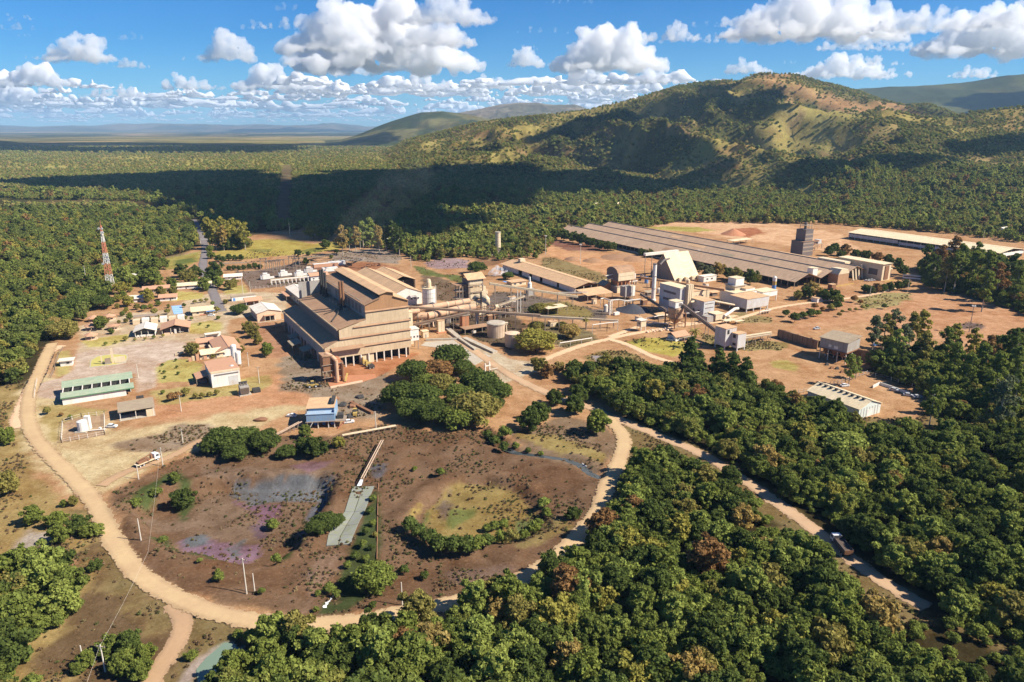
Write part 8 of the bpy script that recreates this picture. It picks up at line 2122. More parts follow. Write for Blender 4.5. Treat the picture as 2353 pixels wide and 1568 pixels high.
# ---- small plant clutter between the larger buildings
CLUT = [('3', 300, 1010, 'pipe', 'low rusty pipe run beside the cream cabinet slab'), ('3', 620, 690, 'box', 'small cream machine box below the preheater tower'), ('3', 880, 770, 'box', 'small grey machine box under the sloping white conveyor'), ('3', 720, 930, 'tank', 'short round rusty tank among the kiln yard frames'),
		('3', 1000, 1060, 'pipe', 'rusty pipe run behind the domed tree'), ('3', 1280, 1010, 'box', 'small shed roof behind the domed tree'), ('3', 1700, 790, 'box', 'cream box under the front canopy edge'), ('3', 1820, 860, 'tank', 'short white tank left of the white frame tower'),
		('3', 2000, 800, 'pipe', 'pale pipe run before the filter cells'), ('3', 2140, 960, 'box', 'low grey box right of the white pipe bridge'), ('4', 560, 800, 'box', 'rusty machine box left of the feed silo'), ('4', 640, 640, 'tank', 'short brown tank behind the white stack'), ('4', 700, 690, 'tank', 'white upright tank right of the white stack'), ('4', 740, 720, 'box', 'cream box between the white stack and the grey block'),
		('4', 720, 660, 'pipe', 'rusty pipe run behind the silo cabin'), ('4', 780, 640, 'box', 'tan flat shed behind the tall grey block'), ('4', 600, 720, 'roof', 'low brown roof beside the white stack foot'), ('4', 700, 930, 'roof', 'low tan roof under the feed silo pipe rack'), ('4', 1060, 960, 'pipe', 'white pipe run below the brown roof block'), ('4', 1180, 720, 'roof', 'low tan roof between the white block and the stepped tower'),
		('4', 1240, 800, 'box', 'small grey box below the yellow duct'), ('4', 1120, 640, 'box', 'white box below the rust conveyor gallery'), ('4', 960, 620, 'tank', 'short cream tank below the rust conveyor gallery'), ('4', 860, 700, 'pipe', 'tan pipe run before the A-frame store'), ('4', 1320, 940, 'tank', 'short round tank beside the flat cream canopy'), ('4', 1600, 880, 'pipe', 'pale pipe run under the raised white plant'),
		('2', 1700, 720, 'box', 'brown machine box under the lower kiln'), ('2', 1830, 740, 'box', 'grey machine box right of the cream cabinet'), ('2', 1640, 760, 'tank', 'short tan vessel beside the burner platform'), ('2', 1900, 690, 'pipe', 'rusty pipe run between the two kilns'), ('2', 2240, 720, 'box', 'brown machine box under the level conveyor'), ('2', 2300, 650, 'tank', 'short cream vessel right of the preheater tower foot'),
		('4', 430, 620, 'pipe', 'pale pipe run at the foot of the arched bin house'), ('4', 560, 560, 'box', 'white box right of the arched bin house'), ('4', 590, 600, 'tank', 'blue upright drum right of the arched bin house'), ('8', 330, 700, 'box', 'dark low box before the brown bin kerb'), ('8', 700, 520, 'box', 'brown box between the two cream blocks'), ('8', 250, 600, 'pipe', 'yellow pipe run before the white transfer box')]
for k, (kk, x, y, tp, lab) in enumerate(CLUT):
	P = Q(kk, x, y)
	c = Bld({'pipe': 'pipe_run', 'box': 'machine_box', 'tank': 'small_tank', 'roof': 'open_shelter'}[tp], lab, {'pipe': 'pipe', 'box': 'box', 'tank': 'tank', 'roof': 'roof'}[tp], P)
	mt = M_BLUEP if 'blue' in lab else M_YEL if 'yellow' in lab and tp == 'pipe' else RUST if 'rusty' in lab or 'brown' in lab else STEELW if 'white' in lab or 'pale' in lab else W_GREY if 'grey' in lab else W_DARK if 'dark' in lab else W_CREAM
	if tp == 'pipe':
		z = 1.2 + (k % 3) * .8
		c.put(c.mb().path([(0, 0, .2), (0, 0, z), (9 + k % 4, 0, z), (9 + k % 4, 4, z), (9 + k % 4, 4, .2)], .35), 'pipe', mt)
		c.put(c.mb().path([(.8, -.6, z - .5), (9 + k % 4, -.6, z - .5)], .2), 'pipe', STEEL)
		for xx in (2.5, 5, 7.5):
			c.box('stand', STEEL, xx - .1, xx + .1, -.8, .3, 0, z - .36)
	elif tp == 'box':
		w_, d_, h_ = 3 + k % 3, 2.6 + k % 2, 2.2 + (k % 4) * .7
		c.shell(0, w_, 0, d_, 0, h_, mt); c.flat(0, w_, 0, d_, h_, R_TAN, .2); c.box('door', W_DARK, .6, 1.5, -.06, -.003, 0, 1.9); c.put(c.mb().tube((w_ * .7, d_ * .5, h_ + .25), (w_ * .7, d_ * .5, h_ + 1.4), .25), 'vent', STEEL)
	elif tp == 'tank':
		c.put(c.mb().lathe((0, 0), [(1.5, .1), (1.5, 3.4 + k % 3), (.4, 4.2 + k % 3)], 14), 'shell', mt); c.put(c.mb().bar((1.7, 0, 0), (1.7, 0, 4 + k % 3), .12), 'ladder', STEEL); c.put(c.mb().path([(-1.4, 0, .8), (-3, 0, .8), (-3, 0, .1)], .18), 'pipe', STEEL)
	else:
		c.put(c.mb().profile_x([(0, 2.6), (5, 3.3), (5, 3.5), (0, 2.8)], 0, 8), 'roof', R_BROWN if 'brown' in lab else R_TAN); c.posts([(.3, .3), (7.7, .3), (.3, 4.7), (7.7, 4.7)], 0, 2.6, STEEL, .2); c.box('stored_goods', W_DARK, 1, 6, 1, 4, 0, 1.6)
# ================================================================== TREES AND SHRUBS OF THE PLANT, ONE BY ONE
ORD = ['first', 'second', 'third', 'fourth', 'fifth', 'sixth', 'seventh', 'eighth', 'ninth', 'tenth', 'eleventh', 'twelfth', 'thirteenth', 'fourteenth', 'fifteenth', 'sixteenth']
LEAFN = {'d': 'dark green', 'm': 'mid green', 'l': 'light green', 'o': 'olive green', 'y': 'yellow green', 'r': 'rust brown', 'g': 'golden brown', 'e': 'grey green'}
def stand(noun, name, kind, where, k, items, hf=.55, cat=None, zs=None):
	zs = zs or (.80 if kind == 'shade' else 1.0)
	"""items: (x, y, crown radius, leaf) as measured in crop k; the crown centre stands at hf of the tree's height."""
	items = sorted(items, key=lambda t: t[0])
	for i, (x, y, r, lf) in enumerate(items):
		rn, hn = TEMPL[kind][0][2], TEMPL[kind][0][3]
		P = Q(k, x, y)
		for _ in range(2):
			s = r * ZT[k][2] * P.y / FPX / CP / rn
			P = Q(k, x, y, hf * hn * s * zs)
		g = float(H(P.x, P.y))
		lab = f'{LEAFN[lf]} {noun} {where}' if len(items) == 1 else f'{LEAFN[lf]} {noun}, {ORD[i]} from left {where}'
		lab = ' '.join(lab.split()[:16])
		place_tree(kind, (P.x, P.y, g - .05), s, lab, cat or ('shrub' if 'shrub' in name or 'bush' in name else 'tree'), None if len(items) == 1 else f'{noun}s {where}', LEAFN[lf], name, zs=zs)
stand('shade tree', 'shade_tree', 'shade', 'in the big clump before the furnace hall', 'C',
	  [(390, 70, 105, 'd'), (185, 150, 95, 'd'), (320, 140, 95, 'r'), (350, 215, 90, 'o'), (120, 290, 120, 'd'), (240, 300, 120, 'd'), (560, 210, 125, 'd'), (650, 265, 95, 'd'), (530, 350, 150, 'o'), (440, 400, 110, 'm'), (300, 390, 105, 'd'), (260, 210, 80, 'm'), (470, 130, 70, 'd'), (180, 370, 100, 'd'), (440, 290, 95, 'm'), (620, 330, 80, 'd')])
stand('round tree', 'round_tree', 'broad', 'on the bare ground by the creek', 'C', [(850, 410, 75, 'd'), (900, 365, 70, 'd'), (975, 285, 55, 'd'), (1095, 320, 70, 'd'), (1110, 275, 55, 'd'), (1215, 430, 78, 'm')])
stand('round tree', 'round_tree', 'broad', 'alone on the slope beside the ring road', 'C', [(1080, 930, 50, 'd')])
stand('bush', 'bush', 'small', 'in the dark hedge round the lower basin edge', 'C', [(165, 990, 52, 'd'), (215, 1030, 52, 'd'), (275, 1070, 58, 'd'), (340, 1105, 62, 'd'), (410, 1110, 62, 'd'), (480, 1110, 60, 'd'), (545, 1105, 55, 'm'), (600, 1090, 45, 'd'), (680, 1050, 48, 'm'), (740, 1060, 46, 'o'), (560, 1070, 40, 'm')], .5)
stand('bush', 'bush', 'small', 'on the right rim of the olive basin', 'C', [(915, 860, 38, 'l'), (930, 900, 34, 'm'), (860, 990, 42, 'm'), (810, 1010, 38, 'm'), (890, 960, 34, 'm'), (640, 960, 34, 'm'), (690, 950, 32, 'm'), (600, 975, 28, 'm')], .5)
stand('bush', 'bush', 'small', 'along the dark creek', 'C', [(600, 490, 30, 'd'), (640, 520, 34, 'd'), (700, 500, 42, 'm'), (690, 560, 34, 'd'), (760, 560, 24, 'm'), (830, 580, 20, 'd'), (900, 595, 18, 'm'), (335, 700, 26, 'd')], .5)
stand('thin tree', 'thin_tree', 'broad', 'at the pale dirt fork before the domed tree', 'C', [(905, 120, 45, 'o'), (940, 150, 40, 'r'), (1000, 120, 36, 'g'), (870, 90, 28, 'o')])
stand('spreading tree', 'spreading_tree', 'shade', 'in the dark clump left of the pump house', 'B', [(150, 350, 130, 'd'), (280, 340, 120, 'd'), (420, 360, 110, 'd'), (90, 390, 90, 'd'), (560, 415, 75, 'd'), (230, 420, 90, 'd')])
stand('spreading tree', 'spreading_tree', 'broad', 'in front of the blue pump house', 'B', [(690, 300, 55, 'm'), (730, 370, 80, 'd'), (660, 370, 60, 'd'), (800, 390, 50, 'd'), (900, 365, 42, 'y')])
stand('broad tree', 'broad_tree', 'shade', 'over the spillway', 'B', [(820, 870, 105, 'd'), (750, 920, 80, 'd'), (890, 850, 60, 'd')])
stand('big dam tree', 'dam_tree', 'shade', 'standing on the green dam strip by the ring road', 'B', [(1135, 1230, 165, 'm')])
stand('bush', 'bush', 'small', 'on the brush slopes round the dam tree', 'B', [(1330, 1170, 38, 'd'), (1465, 1210, 34, 'd'), (840, 1310, 46, 'm'), (770, 1340, 26, 'm'), (760, 1475, 24, 'm'), (1130, 1445, 30, 'd'), (460, 820, 42, 'm'), (130, 1250, 34, 'm'), (110, 1200, 22, 'm'), (405, 1350, 28, 'm'), (1570, 560, 28, 'm'), (1400, 525, 20, 'm')], .5)
stand('spreading tree', 'spreading_tree', 'shade', 'with the brightest crown in the forest beyond the dump truck', 'D', [(1250, 150, 170, 'l')], zs=.6)
stand('bush', 'bush', 'small', 'on the green strip beside the spillway', 'B', [(1125, 720, 26, 'm'), (1110, 800, 30, 'd'), (1125, 880, 26, 'm'), (1085, 940, 30, 'd'), (1060, 1020, 32, 'm'), (1120, 1040, 26, 'd'), (1015, 1090, 34, 'd'), (960, 1160, 30, 'm'), (930, 1260, 32, 'd'), (890, 1340, 34, 'm'), (1080, 1110, 30, 'm'), (1140, 960, 22, 'o')], .5)
stand('terrace tree', 'garden_tree', 'broad', 'between the office roofs and the upper lawn', '6', [(520, 640, 26, 'o'), (760, 590, 30, 'm'), (870, 590, 26, 'o'), (1010, 690, 20, 'm'), (1190, 600, 24, 'o'), (250, 700, 24, 'm'), (330, 570, 28, 'm'), (440, 650, 24, 'o'), (560, 560, 30, 'y'), (640, 480, 36, 'o'), (880, 440, 32, 'm'), (1000, 470, 26, 'o'), (800, 470, 30, 'y'), (1640, 420, 30, 'o'), (1560, 600, 26, 'm'), (480, 560, 30, 'm')])
stand('pit tree', 'pit_tree', 'broad', 'in the upper left of the quarry pit', 'A', [(1000, 450, 72, 'd'), (960, 410, 40, 'm')])
stand('bush', 'bush', 'small', 'in the quarry pit', 'A', [(1500, 610, 36, 'm'), (1110, 885, 18, 'l'), (750, 540, 34, 'm'), (860, 470, 36, 'm'), (900, 750, 30, 'm'), (1215, 980, 34, 'm'), (1530, 870, 34, 'm')], .5)
stand('roadside tree', 'roadside_tree', 'broad', 'on the scrub left of the ring road', 'A', [(180, 625, 70, 'm'), (310, 650, 62, 'm'), (320, 740, 62, 'm'), (430, 680, 62, 'd'), (470, 720, 46, 'm'), (535, 715, 42, 'l'), (525, 910, 44, 'd'), (400, 555, 36, 'o'), (350, 570, 26, 'm'), (30, 440, 85, 'o'), (15, 190, 60, 'm')])
stand('thicket tree', 'thicket_tree', 'broad', 'in the thicket by the bottom left pole', 'A', [(610, 1350, 75, 'm'), (720, 1340, 85, 'd'), (790, 1400, 70, 'm'), (660, 1450, 85, 'm'), (760, 1490, 80, 'm'), (480, 1430, 60, 'm'), (430, 1480, 50, 'm'), (1060, 1410, 42, 'm'), (700, 1400, 60, 'l')])
stand('domed tree', 'domed_tree', 'shade', 'with a bright crown beside the round tanks', '3', [(1140, 1165, 215, 'y')], .46, zs=.62)
stand('olive tree', 'yard_tree', 'shade', 'among the pipes of the kiln yard', '3', [(1140, 1000, 80, 'o'), (1180, 830, 95, 'o'), (1290, 840, 70, 'o'), (1470, 1060, 110, 'g'), (1110, 850, 60, 'd'), (1390, 1000, 60, 'o')], .5)
stand('dark tree', 'dark_tree', 'shade', 'round the old chimney and the green strip', '3', [(560, 430, 95, 'd'), (860, 510, 60, 'd'), (1090, 200, 70, 'd'), (1060, 265, 45, 'g'), (900, 180, 90, 'd'), (850, 240, 75, 'd'), (960, 240, 60, 'd'), (620, 210, 60, 'd'), (680, 250, 60, 'd'), (590, 260, 55, 'd'), (360, 280, 60, 'd'), (250, 260, 60, 'd'), (900, 345, 26, 'd')])
stand('hedge tree', 'hedge_tree', 'broad', 'in the row before the ore shed end', '3', [(1330, 85, 50, 'd'), (1410, 100, 55, 'd'), (1500, 120, 55, 'd'), (1590, 140, 55, 'd'), (1670, 165, 50, 'd'), (1760, 190, 55, 'd'), (1840, 200, 55, 'd'), (1900, 215, 40, 'd')])
stand('palm', 'palm_tree', 'palm', 'beside the yard track and white pipe bridge', '3', [(1625, 935, 40, 'o')], .88, 'palm')
stand('palm', 'palm_tree', 'palm', 'behind the brown roofed cottage', '4', [(1025, 1020, 60, 'o')], .88, 'palm')
stand('conifer', 'conifer', 'conifer', 'in the dark group above the forest edge', '4', [(985, 1270, 115, 'd'), (1240, 1330, 90, 'd'), (1360, 1370, 95, 'd'), (1480, 1400, 85, 'd'), (1060, 1320, 70, 'd')], .5)
stand('dry tree', 'dry_tree', 'broad', 'at the forest edge right of the conifers', '4', [(1740, 1520, 85, 'r'), (1660, 1500, 60, 'o')])
stand('tree', 'shed_tree', 'broad', 'in the row along the ore shed wall', '4', [(1070, 440, 50, 'e'), (1150, 480, 60, 'e'), (1230, 475, 60, 'g'), (1330, 500, 58, 'd'), (1390, 520, 62, 'o'), (1520, 540, 66, 'd'), (1590, 545, 40, 'o'), (545, 312, 36, 'd'), (625, 330, 36, 'o'), (590, 320, 30, 'e')])
stand('tree', 'corner_tree', 'broad', 'round the small white site cabin', '4', [(2060, 650, 75, 'g'), (2010, 680, 55, 'd'), (2180, 690, 62, 'd'), (2260, 700, 60, 'd'), (2310, 730, 50, 'm'), (1940, 700, 45, 'o')])
stand('clipped shrub', 'round_shrub', 'small', 'on the red field right of the white blocks', '4', [(1835, 868, 34, 'd'), (1915, 905, 46, 'd'), (1985, 890, 38, 'd'), (2055, 872, 44, 'd'), (2115, 868, 32, 'm'), (2090, 805, 30, 'r'), (2230, 818, 34, 'o'), (2160, 832, 24, 'r'), (2290, 800, 42, 'd')], .5)
stand('clipped shrub', 'round_shrub', 'small', 'in the loose row across the wide red field', '8', [(415, 955, 26, 'o'), (445, 922, 20, 'm'), (520, 905, 22, 'o'), (585, 900, 20, 'o'), (655, 878, 26, 'o'), (705, 865, 22, 'm'), (885, 868, 30, 'd'), (640, 820, 26, 'r'), (570, 790, 38, 'r'), (785, 825, 14, 'm')], .5)
stand('hedge tree', 'hedge_tree', 'broad', 'in the dark hedge at the top of the wide field', '8', [(690, 665, 48, 'd'), (750, 690, 42, 'd'), (810, 670, 48, 'r'), (880, 665, 48, 'd'), (950, 655, 46, 'd'), (1030, 640, 50, 'd'), (1110, 620, 44, 'd')])
stand('dark bush', 'dark_bush', 'broad', 'in the shaded ground before the pale warehouse', '8', [(370, 235, 60, 'd'), (310, 280, 50, 'd'), (480, 270, 60, 'r'), (590, 300, 55, 'd'), (700, 320, 55, 'd'), (820, 330, 60, 'r'), (930, 360, 60, 'd'), (1040, 400, 60, 'd'), (430, 310, 50, 'd'), (1090, 470, 60, 'd')])
stand('tall tree', 'tall_tree', 'tall', 'in the open stand right of the hopper house', '5', [(640, 840, 62, 'e'), (715, 830, 62, 'o'), (775, 800, 66, 'e'), (900, 815, 62, 'o'), (965, 800, 60, 'y'), (790, 940, 66, 'l'), (850, 900, 60, 'e'), (985, 960, 66, 'o'), (1140, 920, 62, 'm'), (1210, 890, 58, 'y'), (1330, 915, 54, 'y')], .68)
stand('slender tree', 'tall_tree', 'tall', 'below the hopper house', '5', [(470, 1110, 52, 'l'), (515, 1100, 36, 'l')], .62)
stand('tall tree', 'tall_tree', 'tall', 'in the lower right stand beyond the forest road', '5', [(1050, 1340, 66, 'm'), (1110, 1310, 50, 'l'), (1540, 1320, 95, 'e'), (1640, 1250, 80, 'm'), (1440, 980, 62, 'r'), (1610, 950, 72, 'd'), (1380, 1050, 76, 'm'), (1210, 1050, 72, 'm'), (1500, 1120, 80, 'm'), (1290, 1120, 76, 'm'), (1640, 1090, 80, 'm'), (1460, 1250, 72, 'm')], .66)
stand('tall tree', 'tall_tree', 'tall', 'in the upper right wood before the pale warehouse', '5', [(1195, 285, 60, 'r'), (1250, 340, 62, 'm'), (1110, 340, 56, 'r'), (1000, 330, 52, 'd'), (1330, 390, 66, 'm'), (1430, 400, 72, 'm'), (1220, 400, 66, 'm'), (1510, 470, 62, 'r'), (1600, 420, 70, 'd'), (1420, 530, 66, 'm'), (1360, 310, 50, 'm'), (1150, 420, 56, 'o'), (1060, 400, 50, 'd'), (1640, 500, 66, 'm')], .68)
stand('shade tree', 'street_tree', 'shade', 'by the peach canteen', '1', [(1615, 790, 58, 'd')])
stand('round tree', 'street_tree', 'broad', 'in the avenue before the furnace hall flank', '1', [(1680, 905, 42, 'o'), (1715, 940, 42, 'o'), (1740, 985, 44, 'o'), (1800, 1055, 54, 'm')])
stand('olive tree', 'yard_tree', 'broad', 'at the end of the paved office yard', '1', [(1290, 1050, 52, 'o')])
stand('big tree', 'edge_tree', 'shade', 'at the forest corner beside the gazebos', '1', [(430, 925, 105, 'o'), (500, 760, 100, 'd'), (560, 700, 80, 'm'), (690, 745, 75, 'd'), (350, 890, 70, 'g'), (460, 660, 70, 'd')])
stand('garden tree', 'garden_tree', 'broad', 'among the gazebos and staff houses', '1', [(670, 880, 48, 'm'), (690, 860, 40, 'o'), (860, 725, 44, 'y'), (1000, 690, 44, 'y'), (1080, 665, 40, 'o'), (1165, 665, 38, 'o'), (750, 940, 20, 'm'), (1160, 605, 38, 'm'), (960, 560, 55, 'm'), (1030, 570, 60, 'm'), (890, 590, 44, 'l'), (820, 640, 44, 'y'), (1270, 560, 52, 'o'), (1220, 530, 44, 'd'), (1320, 540, 44, 'd')])
stand('yard garden tree', 'garden_tree', 'broad', 'round the staff houses below the mast', '6', [(640, 170, 60, 'm'), (730, 150, 62, 'l'), (830, 180, 62, 'm'), (900, 235, 50, 'y'), (1010, 190, 50, 'o'), (1065, 240, 44, 'm'), (560, 270, 44, 'l'), (600, 375, 40, 'y'), (760, 395, 40, 'o'), (940, 300, 36, 'y'), (1170, 110, 60, 'm'), (1310, 190, 44, 'l'), (1420, 260, 44, 'm'), (480, 330, 46, 'm')])
stand('verge tree', 'garden_tree', 'broad', 'at the forest edge left of the mast', '6', [(60, 330, 60, 'l'), (130, 240, 70, 'm'), (220, 190, 66, 'o'), (250, 330, 60, 'd'), (330, 420, 50, 'm'), (420, 380, 46, 'y'), (160, 420, 60, 'd'), (60, 480, 60, 'm'), (420, 470, 30, 'o'), (520, 520, 30, 'y'), (560, 590, 34, 'm')])
stand('garden tree', 'garden_tree', 'broad', 'along the entrance road verge', '1', [(1380, 615, 40, 'l'), (1450, 530, 58, 'd'), (1440, 570, 50, 'd'), (1475, 600, 44, 'l'), (1550, 620, 36, 'o'), (1580, 610, 30, 'o'), (1050, 480, 56, 'm'), (1100, 475, 44, 'm')])
stand('clipped shrub', 'round_shrub', 'broad', 'in the hedge row on the grass field edge', 'W', [(490, 245, 36, 'm'), (495, 300, 40, 'm'), (570, 335, 36, 'd'), (620, 342, 32, 'd'), (675, 328, 32, 'd'), (730, 330, 32, 'd'), (790, 327, 34, 'd')], .5)
stand('field tree', 'field_tree', 'broad', 'on the right part of the grass field', 'W', [(1355, 278, 36, 'd'), (1450, 285, 24, 'd'), (1425, 358, 38, 'd'), (1500, 60, 80, 'm'), (1570, 70, 60, 'm'), (1650, 60, 64, 'd'), (1620, 185, 52, 'd'), (1730, 265, 22, 'd'), (1680, 320, 18, 'm')])
stand('hedge bush', 'hedge_bush', 'broad', 'in the dark hedge behind the transformer yard', 'W', [(670, 425, 26, 'd'), (720, 425, 26, 'd'), (770, 425, 26, 'd'), (820, 418, 26, 'd'), (870, 415, 26, 'd'), (930, 400, 30, 'd'), (975, 412, 28, 'd')])
stand('poplar', 'tall_tree', 'tall', 'in the sunlit group beside the entrance road', 'W', [(470, 30, 62, 'y'), (530, 60, 64, 'y'), (590, 30, 64, 'y'), (650, 60, 62, 'y'), (710, 40, 62, 'y'), (770, 60, 60, 'y'), (820, 80, 58, 'y'), (500, 100, 50, 'y'), (610, 100, 52, 'g')], .66)
stand('dark thicket tree', 'thicket_tree', 'broad', 'at the left end of the grass field', 'W', [(590, 170, 62, 'd'), (660, 180, 64, 'd'), (730, 165, 66, 'd'), (800, 175, 62, 'd'), (860, 170, 50, 'o')])
stand('tall tree', 'tall_tree', 'tall', 'along the wood edge behind the furnace hall', 'W', [(1780, 115, 64, 'g'), (1850, 110, 52, 'd'), (1910, 105, 52, 'g'), (1985, 60, 58, 'l'), (2065, 40, 62, 'l'), (2140, 110, 58, 'g'), (2210, 110, 50, 'd'), (2280, 70, 66, 'd'), (2340, 120, 60, 'd')], .66)
stand('lawn bush', 'lawn_bush', 'small', 'on the lawn before the workshop', '6', [(1085, 1088, 18, 'd'), (930, 1142, 18, 'd'), (1095, 1165, 17, 'd'), (905, 1212, 14, 'o'), (950, 1222, 20, 'd'), (1110, 1238, 20, 'd'), (960, 1282, 19, 'd')], .5)
stand('kerb sapling', 'sapling', 'small', 'on the lawn kerb above the paved yard', '6', [(290, 902, 22, 'm'), (405, 888, 20, 'o'), (515, 845, 30, 'o'), (620, 858, 18, 'o'), (735, 848, 18, 'o'), (835, 830, 22, 'm'), (940, 812, 20, 'y'), (345, 768, 22, 'm')], .5)
stand('garden bush', 'garden_bush', 'small', 'round the blue court and cream cottage', '6', [(1180, 470, 26, 'd'), (1260, 620, 22, 'm'), (1300, 430, 24, 'o'), (1370, 420, 24, 'o'), (1430, 410, 24, 'o'), (1540, 520, 40, 'o'), (1500, 450, 26, 'm'), (990, 540, 34, 'o'), (840, 540, 40, 'o'), (720, 500, 40, 'd'), (1450, 705, 18, 'd'), (1360, 680, 16, 'm')], .5)
stand('yard tree', 'yard_tree', 'broad', 'round the long tiled office', '6', [(1500, 1030, 34, 'o'), (1660, 970, 30, 'o'), (1770, 870, 34, 'o'), (1820, 950, 46, 'o'), (1680, 1070, 30, 'd')])
stand('flowering bush', 'flowering_bush', 'small', 'along the red dirt road below the workshop', '9', [(1580, 600, 56, 'r'), (1640, 585, 50, 'r'), (1740, 545, 52, 'o'), (1850, 590, 36, 'o'), (1930, 585, 36, 'o'), (2010, 570, 34, 'o'), (2090, 550, 36, 'o'), (1480, 545, 26, 'm'), (430, 830, 30, 'm'), (330, 800, 26, 'r'), (170, 760, 46, 'o')], .5)
# ================================================================== CLOUDS
def cloud_mat(name):
	m, nt, out = newmat(name)
	geo = N(nt, 'ShaderNodeNewGeometry')
	tc = N(nt, 'ShaderNodeTexCoord')
	nz = N(nt, 'ShaderNodeTexNoise', Scale=7.0, Detail=8.0, Roughness=.62); nt.links.new(tc.outputs['Object'], nz.inputs['Vector'])
	bp = N(nt, 'ShaderNodeBump', Strength=.35, Distance=.08); nt.links.new(nz.outputs[0], bp.inputs['Height'])
	d = N(nt, 'ShaderNodeBsdfDiffuse'); d.inputs[0].default_value = (.97, .97, .97, 1); nt.links.new(bp.outputs[0], d.inputs['Normal'])
	t = N(nt, 'ShaderNodeBsdfTranslucent'); t.inputs[0].default_value = (.97, .97, .98, 1); nt.links.new(bp.outputs[0], t.inputs['Normal'])
	mx = N(nt, 'ShaderNodeMixShader'); mx.inputs[0].default_value = .5
	nt.links.new(d.outputs[0], mx.inputs[1]); nt.links.new(t.outputs[0], mx.inputs[2]); nt.links.new(mx.outputs[0], out.inputs[0])
	return m
M_CLOUD = cloud_mat('cloud_white')
def cloud_vol(name, dens):
	m, nt, out = newmat(name)
	pv = N(nt, 'ShaderNodeVolumePrincipled', Density=dens, Anisotropy=.15); pv.inputs['Color'].default_value = (1, 1, 1, 1)
	nt.links.new(pv.outputs[0], out.inputs['Volume'])
	return m
M_CLOUDV = cloud_vol('cloud_vapour', .0058)
CR = np.random.default_rng(77)
CT1 = bpy.data.textures.new('cloud_billow', 'CLOUDS'); CT1.noise_scale = .34; CT1.noise_depth = 3
CT2 = bpy.data.textures.new('cloud_wisp', 'CLOUDS'); CT2.noise_scale = .11; CT2.noise_depth = 4
def cloud_mesh(lobes, fine=.04, flat=.22, amp=1.35):
	"""Heap of lobes fused into one skin, then billowed at two scales; lobes: (x, y, z, r)."""
	V, F = [], []
	o = 0
	for (x, y, z, r) in lobes:
		p = np.array([x, y, z]) + ICO_V * r
		b = p[:, 2] < 0
		p[b, 2] *= flat
		V.append(p); F.append(ICO_F + o); o += len(ICO_V)
	me = np_mesh('cloud', np.concatenate(V), np.concatenate(F), M_CLOUD, smooth=True)
	ob = bpy.data.objects.new('tmp', me); COL.objects.link(ob)
	m = ob.modifiers.new('fuse', 'REMESH'); m.mode = 'VOXEL'; m.voxel_size = fine; m.use_smooth_shade = True
	for tx_, st in ((CT1, .30 * amp), (CT2, .12 * amp)):
		m = ob.modifiers.new('billow', 'DISPLACE'); m.texture = tx_; m.strength = st; m.mid_level = .55; m.texture_coords = 'LOCAL'
	dg = bpy.context.evaluated_depsgraph_get()
	out = bpy.data.meshes.new_from_object(ob.evaluated_get(dg))
	bpy.data.objects.remove(ob)
	out.materials.clear(); out.materials.append(M_CLOUD)
	out.polygons.foreach_set('use_smooth', np.ones(len(out.polygons), bool))
	return out
def _sub(v, f):
	cache = {}; vv = [tuple(p) for p in v]; ff = []
	def mid(a, b):
		k = (min(a, b), max(a, b))
		if k not in cache:
			p = np.array(vv[a]) + np.array(vv[b]); p /= np.linalg.norm(p); vv.append(tuple(p)); cache[k] = len(vv) - 1
		return cache[k]
	for a, b, c in f:
		ab, bc, ca_ = mid(a, b), mid(b, c), mid(c, a)
		ff += [(a, ab, ca_), (b, bc, ab), (c, ca_, bc), (ab, bc, ca_)]
	return np.array(vv), np.array(ff)
ICO2_V, ICO2_F = _sub(ICO_V, ICO_F)
def heap(r, w, h, n, dep=.7):
	"""Lobes of one cumulus of width 2w and height h, flat base at 0: low towers side by side, clothed with smaller lobes."""
	L_ = []
	k = max(3, int(n * .2))
	for i in range(k):
		x = w * (-.80 + 1.6 * (i + r.uniform(.2, .8)) / k); q = (1 - (abs(x) / w) ** 2.2) * r.uniform(.55, 1.05)
		rr = h * r.uniform(.20, .34) * (.6 + .4 * q)
		top = max(rr, h * q)
		for z in np.arange(rr * .3, max(rr * .31, top - rr * .8), rr * .75):
			L_.append((x + r.uniform(-.5, .5) * rr, r.uniform(-.5, .5) * w * dep * .5, z, rr * r.uniform(.85, 1.1)))
	base = list(L_)
	for i in range(n):
		bx, by, bz, br = base[int(r.integers(len(base)))]
		d = r.normal(size=3); d /= np.linalg.norm(d); d[2] = abs(d[2]) * .9 - .12
		rr = br * r.uniform(.3, .6)
		L_.append((bx + d[0] * br * .9, by + d[1] * br * .9, max(rr * .15, bz + d[2] * br * .9), rr))
	for i in range(int(n * .5)):
		x = w * r.uniform(-1.05, 1.05)
		L_.append((x, r.uniform(-.5, .5) * w * dep, h * .04, h * r.uniform(.10, .20)))
	return L_
BASE = 1500.0
def cloud_at(u, v, wpx, hpx, n, label, base=BASE, dep=.7, Y=None):
	"""Cumulus whose flat base is seen at (u, v), wpx wide and hpx tall in the picture."""
	b_ = (784 - v) / FPX
	t = (base - CAM_H) / (-SP + b_ * CP); Y = t * (CP + b_ * SP); X = t * (u - 1176.5) / FPX
	sc = math.hypot(Y, base) / FPX
	w = wpx * sc / 2; h = hpx * sc
	me = cloud_mesh([(x / 1.0, y, z, rr) for x, y, z, rr in heap(CR, w / h, 1.0, n, dep)])
	me.materials.clear(); me.materials.append(M_CLOUDV)
	o = bpy.data.objects.new('cloud', me); COL.objects.link(o)
	o.location = (X, Y, base); o.scale = (h, h, h)
	if label:
		tag(o, label, 'cloud')
	return o
